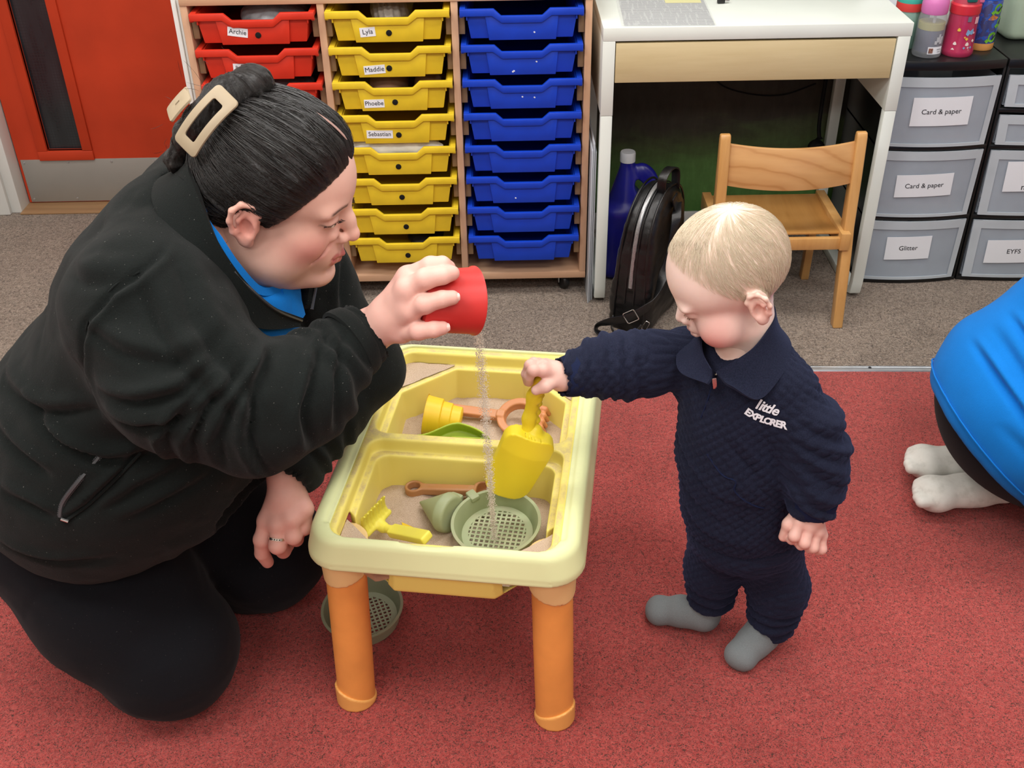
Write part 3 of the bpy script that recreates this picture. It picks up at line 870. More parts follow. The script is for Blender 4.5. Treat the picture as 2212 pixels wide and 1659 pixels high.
def tower(x0, w, rows, z_top, label, D=0.30, y0=0.10):
    """rows: list of (z0,z1). open black frame with bowed shelves"""
    t = empty('drawer_tower', (x0 + w / 2, y0, 0), label=label, cat='drawer unit')
    zs = [0.0] + [(rows[i][1] + rows[i + 1][0]) / 2 for i in range(len(rows) - 1)] + [z_top - 0.012]
    for k, z in enumerate(zs):
        top = k == len(zs) - 1; th = 0.012 if not top else 0.024
        N_ = 12; f = [(-w / 2 + w * i / N_, bow(-w / 2 + w * i / N_, w)) for i in range(N_ + 1)]
        poly = f + [(w / 2, D), (-w / 2, D)]
        zc0, zc1 = (max(0.0, z - th / 2), z + th / 2) if not top else (z - 0.012, z_top)
        if k == 0: zc0, zc1 = 0.0, 0.012
        mb = MB(); n = len(poly); V = [(x, y, zc0) for x, y in poly] + [(x, y, zc1) for x, y in poly]
        mb.add(V, [tuple(reversed(range(n))), tuple(range(n, 2 * n))] + [(i, (i + 1) % n, (i + 1) % n + n, i + n) for i in range(n)])
        mb.build('top_panel' if top else 'shelf_frame', M_black, t, bevel=0.003)
    for sd in (-1, 1):
        mb = MB(); mb.span((sd * w / 2, 0.0, 0), (sd * (w / 2 - 0.006), D, z_top - 0.02)); mb.build('side_panel', M_black, t, bevel=0.001)
    for (z0, z1) in rows:
        h = z1 - z0; ww = w - 0.018
        d = empty('drawer', (0, -0.002, z0)); d.parent = t
        N_ = 14; rg = []
        outl = [(-ww / 2 + ww * i / N_, bow(-ww / 2 + ww * i / N_, w)) for i in range(N_ + 1)]
        def wallrow(a, yo, zz, sh=1.0): return [(x * sh, y + yo, zz) for x, y in a]
        # front skin
        mb = MB(); mb.ring_loft([wallrow(outl, 0, 0.0, 0.975), wallrow(outl, 0, h), wallrow(outl, 0.0025, h), wallrow(outl, 0.0025, 0.0, 0.975), wallrow(outl, 0, 0.0, 0.975)], cap=False, closed=False)
        mb.build('front_skin', M_frost, d)
        # raised frame (rim strips)
        mb = MB()
        for (za, zb, u0, u1) in ((h - 0.024, h, -1, 1), (0.0, 0.008, -1, 1), (0, h, 0.88, 1), (0, h, -1, -0.88)):
            sub = [(ww / 2 * (u0 + (u1 - u0) * i / N_), bow(ww / 2 * (u0 + (u1 - u0) * i / N_), w)) for i in range(N_ + 1)]
            k0 = 0.975 + 0.025 * za / h; k1 = 0.975 + 0.025 * zb / h
            mb.ring_loft([wallrow(sub, -0.0025, za, k0), wallrow(sub, -0.0025, zb, k1), wallrow(sub, 0.0005, zb, k1), wallrow(sub, 0.0005, za, k0), wallrow(sub, -0.0025, za, k0)], cap=False, closed=False)
        mb.build('raised_rim', M_frost2, d)
        mb = MB(); mb.span((-ww / 2 + 0.006, 0.01, 0.0), (ww / 2 - 0.006, D - 0.02, 0.003))
        for sd in (-1, 1): mb.span((sd * (ww / 2 - 0.004), 0.01, 0), (sd * (ww / 2 - 0.006), D - 0.02, h - 0.006))
        mb.span((-ww / 2 + 0.006, D - 0.022, 0), (ww / 2 - 0.006, D - 0.02, h - 0.006))
        mb.build('drawer_box', M_frost, d, smooth=False)
        d['z1'] = h
    return t


R1 = [(0.014, 0.192), (0.206, 0.392), (0.406, 0.588)]
R2 = [(0.014, 0.188), (0.204, 0.388), (0.404, 0.484), (0.506, 0.588)]
tw1 = tower(0.739, 0.288, R1, 0.628, 'black three-drawer storage tower standing against the white desk')
tw2 = tower(1.031, 0.40, R2, 0.628, 'wider black storage tower with two shallow upper drawers')


def tower_label(tw, drawer_i, lines, x, z, w, h, size, tilt, ls=0.03):
    d = [c for c in tw.children if c.name.startswith('drawer') and not c.name.startswith('drawer_')][drawer_i]
    lx = x - tw.location.x; zz = z - d.location.z; wd = 0.288 if tw is tw1 else 0.40
    N_ = 8; rg = []
    ca, sa = math.cos(R(tilt)), math.sin(R(tilt))
    for i in range(N_ + 1):
        u = -w / 2 + w * i / N_; col_ = []
        for (v, yo) in ((-h / 2, -0.0034), (h / 2, -0.0034), (h / 2, -0.0028), (-h / 2, -0.0028)):
            X = lx + u * ca - v * sa; Z = zz + u * sa + v * ca
            col_.append((X, bow(X, wd) + yo, Z))
        rg.append(col_)
    mb = MB(); mb.ring_loft(rg); lb = mb.build('paper_label', M_paper, d, smooth=False)
    for k, tx in enumerate(lines):
        tm = text_mesh(tx, size)
        for v in tm.vertices:
            u, q = v.co.x, v.co.y - k * ls; zo = v.co.z
            X = lx + u * ca - q * sa; Z = zz + u * sa + q * ca
            v.co = (X, bow(X, wd) - 0.0037 - zo, Z)
        tm.materials.append(M_ink); obj('lettering', tm, None, lb)


tower_label(tw1, 2, ['Card & paper'], 0.879, 0.501, 0.150, 0.075, 0.0185, 1)
tower_label(tw1, 1, ['Card & paper'], 0.876, 0.298, 0.150, 0.063, 0.0185, 2)
tower_label(tw1, 0, ['Glitter'], 0.869, 0.113, 0.122, 0.069, 0.019, 1.5)
tower_label(tw2, 0, ['EYFS'], 1.165, 0.096, 0.15, 0.07, 0.019, 1.5)
tower_label(tw2, 1, ['All', 'mas'], 1.155, 0.318, 0.13, 0.085, 0.024, 2)

# contents seen through the frosted fronts
def stack(name, c, sz, cols, label, cat, rot=0):
    t = empty(name, c, (0, 0, R(rot)), label=label, cat=cat); z = 0
    for k, cc in enumerate(cols):
        th = sz[2] / len(cols); mb = MB(); mb.box((random.uniform(-.004, .004), 0, z + th / 2), (sz[0] * random.uniform(.93, 1), sz[1], th * 0.9)); mb.build('sheet_pile', plain('card_' + cc, cc, 0.8), t, smooth=False); z += th


stack('card_pile', (0.87, 0.23, 0.409), (0.23, 0.2, 0.05), ['c9a48a', '8a8f9c', 'd8cfc4', 'b08c84'], 'pile of coloured card in the topmost tower drawer', 'card')
stack('card_pile', (0.875, 0.23, 0.209), (0.23, 0.2, 0.06), ['d9cdb8', 'b56a78', 'e0d9c9', 'a98f9c', 'cbb39b'], 'pile of pink and cream paper in the middle tower drawer', 'paper')
stack('card_pile', (1.2, 0.24, 0.207), (0.3, 0.2, 0.04), ['c8cdd6', 'aab0c0', 'dfe2e6'], 'pale paper pile in a drawer of the wider tower', 'paper')
stack('card_pile', (1.222, 0.24, 0.0172), (0.29, 0.2, 0.06), ['9b8d9b', 'c08a9c', '8d96a8'], 'pile of pink and grey folders in the lowest drawer of the wider tower', 'folders')
stack('card_pile', (1.22, 0.24, 0.4072), (0.28, 0.2, 0.03), ['d8d6cc', '8b8f90'], 'flat cream box in a shallow drawer of the wider tower', 'box')
for x, cc, nm in ((0.7885, '9c5a66', 'pink'), (0.858, '9aa0a8', 'silver'), (0.938, '5560a0', 'blue')):
    j = empty('glitter_jar', (x, 0.175, 0.0175), label='%s glitter jar with a cream lid in the lowest tower drawer' % nm, cat='jar')
    mb = MB(); mb.lathe([(0.026, 0), (0.030, 0.004), (0.030, 0.115), (0.024, 0.122)], 20); mb.build('jar_body', plain('glitter_' + cc, cc, 0.4), j)
    mb = MB(); mb.lathe([(0.031, 0.118), (0.031, 0.148), (0.028, 0.151)], 20); mb.build('lid', plain('cream_lid', 'e6e4d4', 0.4), j)

# ------------------------------------------------------------------ water bottles on the tower
def clear(name, col, alpha=0.35, rough=0.1):
    return NT(name).set(col=srgb(col), rough=rough, alpha=alpha, spec=0.6).m


TZ = 0.6285
b1 = empty('water_bottle', (0.797, 0.216, TZ), label='mint bottle with a teal and red lid behind the pink-lidded bottle', cat='bottle', group='water bottles on the black tower')
MB().lathe([(0.030, 0), (0.033, 0.006), (0.033, 0.085), (0.030, 0.098)], 24).build('bottle_body', clear('mint_clear', '8fb8a8', 0.7), b1)
MB().lathe([(0.0335, 0.094), (0.0335, 0.112), (0.032, 0.116)], 24).build('lid_band', plain('lid_red', 'cf3f3a', 0.35), b1)
MB().lathe([(0.033, 0.114), (0.033, 0.128), (0.026, 0.142), (0.014, 0.150)], 24).build('lid', plain('lid_teal', '3fae9c', 0.35), b1)
b2 = empty('water_bottle', (0.835, 0.147, TZ), label='clear bottle with a pink lid and a white name sticker', cat='bottle', group='water bottles on the black tower')
MB().lathe([(0.034, 0), (0.036, 0.005), (0.036, 0.012), (0.0345, 0.03), (0.0345, 0.085), (0.032, 0.1), (0.029, 0.108)], 28).build('bottle_body', clear('clear_tritan', 'c5cad2', 0.32, 0.06), b2)
MB().lathe([(0.0315, 0.012), (0.0315, 0.065)], 24).build('navy_print', plain('navy_print', '39405e', 0.5), b2)
MB().lathe([(0.032, 0.066), (0.032, 0.082)], 24).build('olive_print', plain('olive_print', 'a9a445', 0.5), b2)
MB().lathe([(0.031, 0.104), (0.0325, 0.110), (0.0325, 0.128), (0.030, 0.14), (0.022, 0.150), (0.012, 0.156)], 24).build('lid', plain('lid_pink', 'd578b8', 0.4), b2)
MB().tube([(0, -0.012, 0.01), (0, -0.012, 0.11)], 0.004, 8).build('straw', clear('straw', 'd5dae0', 0.6), b2)


def wrap(name, r, a0, a1, z0, z1, mat, parent, tilt=0.0):
    rg = []
    for i in range(9):
        a = R(a0 + (a1 - a0) * i / 8); dz = tilt * (i / 8 - .5)
        rg.append([((r + q) * math.sin(a), -(r + q) * math.cos(a), z + dz) for q, z in ((0, z0), (0.0006, z0), (0.0006, z1), (0, z1))])
    return MB().ring_loft(rg).build(name, mat, parent, smooth=False)


wrap('name_sticker', 0.0362, -18, 42, 0.010, 0.028, M_paper, b2)
wrap('sticker_picture', 0.0369, -14, 2, 0.013, 0.025, plain('brown_print', '9a6a5a', 0.6, var=0.4, vscale=300), b2)
wrap('sticker_print', 0.0369, 18, 36, 0.021, 0.023, plain('grey_print', '9a9da0', 0.6), b2)
wrap('sticker_print', 0.0369, 22, 34, 0.0155, 0.017, plain('grey_print', '9a9da0', 0.6), b2)
for (a, z, r_) in ((20, .045, .009), (32, .040, .008), (10, .038, .006), (24, .055, .005), (36, .048, .006)):
    wrap('white_print', 0.0348, a - r_ * 900, a + r_ * 900, z - r_ * .7, z + r_ * .7, plain('pale_print', 'b8bcc2', 0.5), b2)
b3 = empty('water_bottle', (0.912, 0.150, TZ), label='red bottle covered in butterfly and star stickers', cat='bottle', group='water bottles on the black tower')
MB().lathe([(0.037, 0), (0.040, 0.005), (0.040, 0.014), (0.0375, 0.022), (0.037, 0.06), (0.035, 0.105)], 28).build('bottle_body', clear('red_clear', 'b8325a', 0.86, 0.15), b3)
MB().lathe([(0.0365, 0.103), (0.037, 0.106), (0.037, 0.124), (0.034, 0.128)], 28).build('lid', plain('lid_crimson', 'cf2f3e', 0.35), b3)
MB().lathe([(0.033, 0.126), (0.030, 0.142), (0.018, 0.152)], 24).build('lid_top', plain('lid_rose', 'b84256', 0.4), b3)
MB().box((0.0, -0.026, 0.143), (0.024, 0.02, 0.018)).build('spout', plain('spout_teal', '1f6a68', 0.4), b3, bevel=0.003)
MB().box((0.028, -0.012, 0.14), (0.016, 0.02, 0.022)).build('spout_cover', plain('lid_pink2', 'e07aa8', 0.4), b3, bevel=0.004)
def wpoly(name, r, a, z, pts, mat, parent):
    """small flat sticker bent round a bottle"""
    V = []
    for q in (0.0, 0.0006):
        for (u, v) in pts:
            t_ = R(a) + u / r; V.append(((r + q) * math.sin(t_), -(r + q) * math.cos(t_), z + v))
    n = len(pts); mb = MB(); mb.add(V, [tuple(range(n)), tuple(reversed(range(n, 2 * n)))] + [(i, (i + 1) % n, (i + 1) % n + n, i + n) for i in range(n)])
    return mb.build(name, mat, parent, smooth=False)


def star(n, ro, ri): return [((ro if k % 2 == 0 else ri) * math.sin(PI * k / n), (ro if k % 2 == 0 else ri) * math.cos(PI * k / n)) for k in range(2 * n)]


M_sy, M_sw, M_sb, M_sp = plain('st_yellow', 'e6bd4a', 0.5), plain('st_white', 'efe3dd', 0.5), plain('st_blue', '7fa8cf', 0.5), plain('st_pink', 'e8b3bd', 0.5)
wpoly('butterfly_sticker', 0.0376, 14, 0.062, [(-.010, -.004), (-.007, .008), (0, .003), (.008, .009), (.011, -.003), (.004, -.006), (0, -.003), (-.004, -.009)], M_sb, b3)
for (a, z, r_, mt, kind) in ((-6, .014, .0045, M_sy, 5), (6, .046, .004, M_sy, 4), (-2, .050, .0025, M_sy, 4), (12, .033, .0055, M_sw, 3), (-34, .034, .005, M_sw, 3), (-38, .019, .004, M_sw, 4), (22, .016, .0035, M_sw, 4), (30, .024, .0032, M_sb, 4), (-28, .068, .005, M_sy, 3), (33, .060, .003, M_sp, 4), (2, .024, .003, M_sb, 4), (18, .024, .003, M_sp, 4), (36, .04, .004, M_sw, 4)):
    wpoly('sticker', 0.0379 if z < .03 else .0376, a, z, star(kind, r_, r_ * (.45 if kind == 5 else .75)), mt, b3)
wrap('pink_mark', 0.0372, 28, 48, 0.082, 0.098, M_sp, b3); wrap('grey_mark', 0.0368, -4, 10, 0.088, 0.1, plain('st_grey', '6e6a7c', 0.5), b3)
b4 = empty('water_bottle', (0.988, 0.195, TZ), label='blue bottle patterned with green creatures beside the red bottle', cat='bottle', group='water bottles on the black tower')


def deep():
    t = NT('blue_pattern'); n = t.noise(t.coord((1, 1, 1)), 45, 3, 0.6, 1.0)
    t.set(col=t.ramp(n, [(0.3, srgb('3b3f70')), (0.5, srgb('2f52a8')), (0.62, srgb('54508f')), (0.75, srgb('3a6a78'))], 'CONSTANT'), rough=0.25); return t.m


MB().lathe([(0.031, 0), (0.033, 0.004), (0.033, 0.018)], 24).build('orange_base', plain('base_orange', 'e0a05c', 0.4), b4)
MB().lathe([(0.033, 0.018), (0.033, 0.120), (0.030, 0.126)], 24).build('bottle_body', deep(), b4)
MB().lathe([(0.032, 0.124), (0.032, 0.14), (0.025, 0.152)], 24).build('lid', plain('lid_blue', '2458c8', 0.35), b4)
M_lime = plain('lime_print', '6fb52f', 0.5)
for (a, z) in ((28, 0.034), (30, 0.104), (60, 0.07)):
    wpoly('lime_creature', 0.0333, a, z, [(.012 * math.sin(q) - .002, .013 * math.cos(q)) for q in [k * PI / 7 for k in range(14)]], M_lime, b4); wpoly('creature_stripe', 0.034, a + 3, z + .001, [(-.006, -.006), (.006, .006), (.008, .003), (-.003, -.008)], M_ink, b4)
    wpoly('lime_fin', 0.0334, a - 26, z - 0.009, star(4, .006, .004), M_lime, b4)
wpoly('orange_fish', 0.0333, 8, .082, [(-.012, -.004), (-.002, .009), (.016, .001), (.010, -.003), (0, -.005)], plain('st_orange', 'c07a3e', 0.5), b4)
# pale green tub at the back of the wider tower
tb = empty('plastic_tub', (1.2, 0.30, TZ), label='pale green translucent tub standing on the wider tower', cat='tub')
s = SDF((-0.17, -0.1, -0.01), (0.17, 0.1, 0.26), 0.006)
s.rbox((0, 0, 0.125), (0.135, 0.07, 0.125), (0.03, 0.018), taper=0.06); s.rbox((0, 0, 0.14), (0.128, 0.063, 0.13), (0.028, 0.015), op='sub', taper=0.06)
V, Q = s.mesh_arrays(2); obj('tub_body', np_mesh('tub_body', V, Q), frosted('tub_green', 'b4c8b2', 0.85), tb)
MB().box((0, 0.0, 0.045), (0.23, 0.10, 0.08)).build('tub_contents', plain('tub_fill', 'a9c0a6', 0.7), tb, bevel=0.01)
# notice paper behind the bottles
nt = empty('notice_sheet', (0.80, 0.44, 0.70), (R(-6), 0, R(0)), label='white sheet with dotted edge propped behind the bottles', cat='paper')
MB().span((-0.03, 0, -0.07), (0.10, 0.001, 0.18)).build('page', M_paper, nt, smooth=False)
for k in range(9): MB().box((-0.016 - k * 0.0012, -0.0005, -0.03 + k * 0.016), (0.0035, 0.001, 0.005), (0, R(35), 0)).build('mark', M_ink, nt, smooth=False)

# ------------------------------------------------------------------ blue jug under the desk
jg = empty('paint_jug', (0.10, 0.19, 0), label='large blue plastic jug with a white cap behind the backpack', cat='jug')
s = SDF((-0.10, -0.09, -0.01), (0.10, 0.09, 0.36), 0.004)
s.rbox((0, 0, 0.11), (0.068, 0.06, 0.11), (0.03, 0.02)); s.cone((0, 0, 0.20), (-0.004, 0, 0.335), 0.062, 0.016, 0.02)
s.cone((-0.004, 0, 0.31), (-0.004, 0, 0.345), 0.019, 0.019, 0.004)
s.ell((0.05, 0, 0.285), (0.03, 0.02, 0.05), 0.012, rot=(0, R(-32), 0)); s.ell((0.033, 0, 0.262), (0.014, 0.05, 0.03), 0.006, 'sub', rot=(0, R(-32), 0))
V, Q = s.mesh_arrays(2); V[:, 2] = np.maximum(V[:, 2], 0)
obj('jug_body', np_mesh('jug_body', V, Q), plain('jug_blue', '1d1f8a', 0.28, 0.5, var=0.12, vscale=12), jg)
mb = MB(); n = 40; rg = []
for r_, z in ((0.0205, 0), (0.0205, 0.024), (0.019, 0.027), (0.004, 0.0275)):
    rg.append([((r_ + (0.0006 if k % 2 else 0)) * math.cos(2 * PI * k / n) - 0.004, (r_ + (0.0006 if k % 2 else 0)) * math.sin(2 * PI * k / n), 0.337 + z) for k in range(n)])
mb.ring_loft(rg); mb.build('cap', plain('cap_white', 'd9dde2', 0.4), jg)

# ------------------------------------------------------------------ black backpack
def leather():
    t = NT('black_leatherette'); v = t.coord(); n = t.noise(v, 420, 3, 0.6); n2 = t.noise(v, 18, 4, 0.6)
    t.set(col=t.ramp(n2, [(0.3, srgb('0b0b0c')), (0.7, srgb('1a1b1c'))]), rough=t.ramp(n2, [(0.3, (0.28, 0.28, 0.28, 1)), (0.7, (0.42, 0.42, 0.42, 1))]), spec=0.5)
    a = t.node('ShaderNodeMath', operation='MULTIPLY_ADD'); t.link(n2, a.inputs[0]); a.inputs[1].default_value = 3.0; t.link(n, a.inputs[2])
    t.bump(a.outputs[0], 0.22, 0.002); return t.m


M_lea = leather()
bp = empty('backpack', (0.128, -0.055, 0.0), (0, R(3), R(-30)), label='black leatherette backpack with a silver zip under the desk edge', cat='backpack')
# local: x = thickness (gusset width), y = width of the bag, z up. arch outline in y-z
s = SDF((-0.09, -0.15, -0.01), (0.10, 0.15, 0.41), 0.004)


def arch(X, Y, Z):
    hw = 0.105 + 0.012 * np.sin(np.clip(Z / 0.38, 0, 1) * PI)
    zt = 0.265
    dz = np.maximum(Z - zt, 0); dy = np.abs(Y)
    lower = dy - hw
    up = np.sqrt((dy / hw) ** 2 + (dz / 0.118) ** 2) * hw - hw
    d2 = np.where(Z > zt, up, lower)
    d2 = np.maximum(d2, -(Z - 0.0))
    th = 0.056 - 0.016 * np.clip(Z / 0.38, 0, 1) + 0.010 * np.exp(-((Z - 0.09) / 0.07) ** 2)
    a = d2 + 0.022; b = np.abs(X) - th + 0.022
    return np.sqrt(np.maximum(a, 0) ** 2 + np.maximum(b, 0) ** 2) + np.minimum(np.maximum(a, b), 0) - 0.022


s.fn(arch); V, Q = s.mesh_arrays(2); N = normals(V, Q)
dent = vnoise(V, 14, 2) * 0.004 + vnoise(V * [1, 1, 2.2], 34, 6) * 0.0016
V = V + N * dent[:, None]; V[:, 2] = np.maximum(V[:, 2], 0.0)
obj('bag_body', np_mesh('bag_body', V, Q), M_lea, bp)


def archpt(a, off=0.0, hw=0.113):
    """a from 0 (near bottom front side) over the top; returns y,z on the outline"""
    L1 = 0.255
    if a < 0.5:
        z = 0.01 + L1 * a / 0.5; y = -(0.105 + 0.012 * math.sin(min(1, z / 0.38) * PI)) - off; return y, z
    q = (a - 0.5) / 0.5 * PI; return -(hw + off) * math.cos(q), 0.265 + (0.118 + off) * math.sin(q)


for xo, r_, nm, mt, a0, a1 in ((0.0, 0.0055, 'zip', plain('zip_silver', 'a3a5a6', 0.35, metal=0.6, var=0.15, vscale=400), 0.25, 0.78), (0.040, 0.003, 'piping', M_lea, 0.02, 0.98), (-0.038, 0.003, 'piping', M_lea, 0.02, 0.98), (0.012, 0.0022, 'piping', M_lea, 0.15, 0.85), (-0.012, 0.0022, 'piping', M_lea, 0.15, 0.85)):
    pts = []
    for k in range(40):
        y, z = archpt(a0 + (a1 - a0) * k / 39, 0.0005); th = 0.056 - 0.016 * z / 0.38
        pts.append((xo * (th / 0.05), y, z))
    mb = MB(); mb.tube(pts, r_, 8, flat=0.5 if nm == 'zip' else 1, up=(0, 1, 0)); mb.build(nm, mt, bp)


def ribbon(name, pts, w, th, mat, parent, side, n=8, bevel=0.0008):
    P = smooth_path(pts, n); rg = []
    S_ = side if isinstance(side[0], (tuple, list)) else None
    for i, p in enumerate(P):
        t_ = (P[min(i + 1, len(P) - 1)] - P[max(i - 1, 0)]).normalized()
        if S_:
            q = i / (len(P) - 1) * (len(S_) - 1); k = min(int(q), len(S_) - 2); sd = Vector(S_[k]).lerp(Vector(S_[k + 1]), q - k)
        else: sd = Vector(side)
        sd = (sd - t_ * sd.dot(t_)).normalized(); nn = t_.cross(sd)
        rg.append([p + sd * (a * w / 2) + nn * (b_ * th / 2) for a, b_ in ((-1, -1), (1, -1), (1, 1), (-1, 1))])
    return MB().ring_loft(rg).build(name, mat, parent, bevel=bevel)


# strap: from the top of the right face, forward and down round to the buckle and the floor loop
ribbon('shoulder_strap', [(0.050, 0.02, 0.335), (0.064, -0.02, 0.30), (0.069, -0.06, 0.20), (0.064, -0.115, 0.12), (0.02, -0.142, 0.072), (-0.03, -0.150, 0.045), (-0.065, -0.150, 0.02), (-0.06, -0.155, 0.004), (0.0, -0.150, 0.003), (0.045, -0.135, 0.006)], 0.024, 0.003, M_lea, bp,
       [(0.1, 0.6, 0.7), (0.2, 0.8, 0.6), (0.2, 0.7, 0.7), (0.35, 0.2, 0.9), (0.3, 0, 1), (0.3, -0.2, 1), (0, -0.7, 0.7), (0, -0.9, 0.2), (0, -1, 0.1), (0, -1, 0.2)])
ribbon('shoulder_strap', [(0.05, -0.128, 0.05), (0.03, -0.14, 0.02), (0.0, -0.146, 0.006), (-0.03, -0.14, 0.02), (-0.035, -0.125, 0.05)], 0.02, 0.003, M_lea, bp, (0.2, -0.5, 0.8))
ribbon('carry_handle', [(0.02, -0.03, 0.372), (0.022, -0.035, 0.415), (0.024, 0.0, 0.43), (0.026, 0.04, 0.41), (0.03, 0.045, 0.36)], 0.022, 0.004, M_lea, bp, (1, 0.1, 0.1))
ribbon('strap_anchor', [(0.046, 0.0, 0.36), (0.056, 0.02, 0.30), (0.060, 0.035, 0.22)], 0.03, 0.004, M_lea, bp, (0, 1, 0.2))
# buckles
def buckle(c, w, h, M, r_=0.0016):
    mb = MB(); a = w / 2; b_ = h / 2; cr = 0.004
    pts = []
    for (sx, sz, q0) in ((1, 1, 0), (-1, 1, 90), (-1, -1, 180), (1, -1, 270)):
        for k in range(4):
            q = R(q0 + 30 * k); pts.append((sx * (a - cr) + cr * math.cos(q), 0, sz * (b_ - cr) + cr * math.sin(q)))
    n = len(pts); P = [M @ Vector(p) for p in pts]; rg = []
    cen = M @ Vector((0, 0, 0)); nrm = (M.to_3x3() @ Vector((0, 1, 0))).normalized()
    for i, p in enumerate(P):
        o = (p - cen).normalized(); rg.append([p + o * r_ * math.cos(q) + nrm * r_ * math.sin(q) for q in [2 * PI * j / 8 for j in range(8)]])
    rg.append(rg[0]); mb.ring_loft(rg, cap=False); return mb.build('buckle', M_chrome, bp)


buckle(None, 0.034, 0.030, mtx((0.022, -0.146, 0.075), x=(0.75, 0.1, 0.6), z=(-0.5, 0.0, 0.8)))
buckle(None, 0.026, 0.012, mtx((0.056, -0.122, 0.045), x=(0.3, 0.3, 0.9), z=(0.8, 0, -0.4)), 0.0012)
# ------------------------------------------------------------------ sand-and-water table
def plastic_sandy(name, col, dust=0.5, rough=0.5, seed=0.0, zlo=0.34, edge=None):
    """toy plastic with sand dust lying on its upward ledges"""
    t = NT(name); v = t.coord()
    n = t.noise(v, 28, 5, 0.65); n2 = t.noise(v, 500, 2, 0.6); n3 = t.noise(v, 5, 3)
    c = t.ramp(n3, [(0.3, srgb(col)), (0.7, tuple(min(1, q * 1.06) for q in srgb(col)[:3]) + (1,))])
    geo = t.node('ShaderNodeNewGeometry'); sep = t.node('ShaderNodeSeparateXYZ'); t.link(geo.outputs['Normal'], sep.inputs[0])
    up = t.ramp(sep.outputs['Z'], [(0.80, (0, 0, 0, 1)), (0.97, (1, 1, 1, 1))])
    a = t.mix(1.0, up, t.ramp(n, [(0.50 - 0.2 * dust, (0, 0, 0, 1)), (0.62, (1, 1, 1, 1))]), 'MULTIPLY')
    a = t.mix(1.0, a, t.ramp(n2, [(0.2, (0.35, 0.35, 0.35, 1)), (0.6, (1, 1, 1, 1))]), 'MULTIPLY')
    a2 = t.mix(1.0, a, (dust, dust, dust, 1), 'MULTIPLY')
    c = t.mix(a2, c, srgb('b59d88'))
    t.set(col=c, rough=rough, spec=0.4)
    t.bump(n2, 0.03, 0.001); return t.m


def sand_mat():
    t = NT('sand'); v = t.coord(); n = t.noise(v, 900, 2, 0.7); n2 = t.noise(v, 330, 3, 0.7); n3 = t.noise(v, 12, 3)
    c = t.ramp(n, [(0.25, srgb('9a8570')), (0.45, srgb('c4ac95')), (0.75, srgb('dccab7'))])
    c = t.mix(0.6, c, t.ramp(n2, [(0.28, (0.45, 0.42, 0.40, 1)), (0.38, (1, 1, 1, 1))]), 'MULTIPLY')
    c = t.mix(0.4, c, t.ramp(n3, [(0.3, (0.86, 0.85, 0.84, 1)), (0.7, (1.08, 1.08, 1.08, 1))]), 'MULTIPLY')
    t.set(col=c, rough=0.95, spec=0.15); t.bump(n, 0.6, 0.002); return t.m


M_sand = sand_mat()
M_frame = plastic_sandy('pale_lime_plastic', 'd9dfa9', 0.10, 0.40)
M_insert = plastic_sandy('yellow_tray_plastic', 'eedf78', 0.72, 0.42)
M_socket = plain('cream_orange_plastic', 'ecca8c', 0.45, var=0.03)
M_orange = plain('orange_leg_plastic', 'ee9f50', 0.5, var=0.06, vscale=14, bump=0.03, bscale=300)
M_orange2 = plain('orange_foot_plastic', 'f0b060', 0.42, var=0.04)

TL = Vector((-0.308, -1.118, 0.0)); TROT = R(-8)
TM4 = mtx(TL, (0, 0, TROT))


def tl(x, y, z): return TM4 @ Vector((x, y, z))


table = empty('sand_table', TL, (0, 0, TROT), label='yellow plastic sand table with orange legs and two sand bins', cat='sand table')
# outer frame
s = SDF((-0.225, -0.30, 0.33), (0.225, 0.30, 0.412), 0.003)
s.rbox((0, 0, 0.374), (0.210, 0.285, 0.027), (0.055, 0.013), taper=-0.03)
s.rbox((0, 0, 0.350), (0.2145, 0.2895, 0.004), (0.058, 0.003))
s.rbox((0, 0, 0.338), (0.2045, 0.2795, 0.026), (0.05, 0.005), op='sub')
s.rbox((0, 0, 0.39), (0.1755, 0.268, 0.06), (0.034, 0.003), op='sub')
# shallow channel along the two long sides, small spill notch at the near edge
for sd in (-1, 1): s.cone((sd * 0.1795, -0.235, 0.402), (sd * 0.1795, 0.235, 0.402), 0.006, 0.006, 0.003, 'sub')
s.ell((-0.02, -0.272, 0.402), (0.045, 0.009, 0.007), 0.003, 'sub')
V, Q = s.mesh_arrays(2); obj('outer_frame', np_mesh('outer_frame', V, Q), M_frame, table)
# insert with two stepped bins
CHF = [(-1, -1, 0.052), (1, -1, 0.052)]; CHB = [(-1, 1, 0.085), (1, 1, 0.085)]
s = SDF((-0.19, -0.285, 0.27), (0.19, 0.285, 0.408), 0.003)
s.rbox((0, 0, 0.383), (0.1775, 0.270, 0.013), (0.034, 0.005))
s.rbox((0, -0.141, 0.332), (0.160, 0.1255, 0.050), (0.02, 0.010), chamf=[(-1, -1, 0.085), (1, -1, 0.085)], taper=0.03)
s.rbox((0, 0.126, 0.332), (0.160, 0.1285, 0.050), (0.02, 0.010), chamf=[(-1, 1, 0.085), (1, 1, 0.085)], taper=0.03)
for (cy, hy, chm) in ((-0.142, 0.122, CHF), (0.126, 0.126, CHB)):
    s.rbox((0, cy, 0.400), (0.163, hy, 0.029), (0.022, 0.004), k=0.004, op='sub')
    s.rbox((0, cy, 0.350), (0.149, hy - 0.013, 0.063), (0.020, 0.006), k=0.004, op='sub', chamf=chm, taper=0.02)
V, Q = s.mesh_arrays(2); obj('bin_insert', np_mesh('bin_insert', V, Q), M_insert, table)
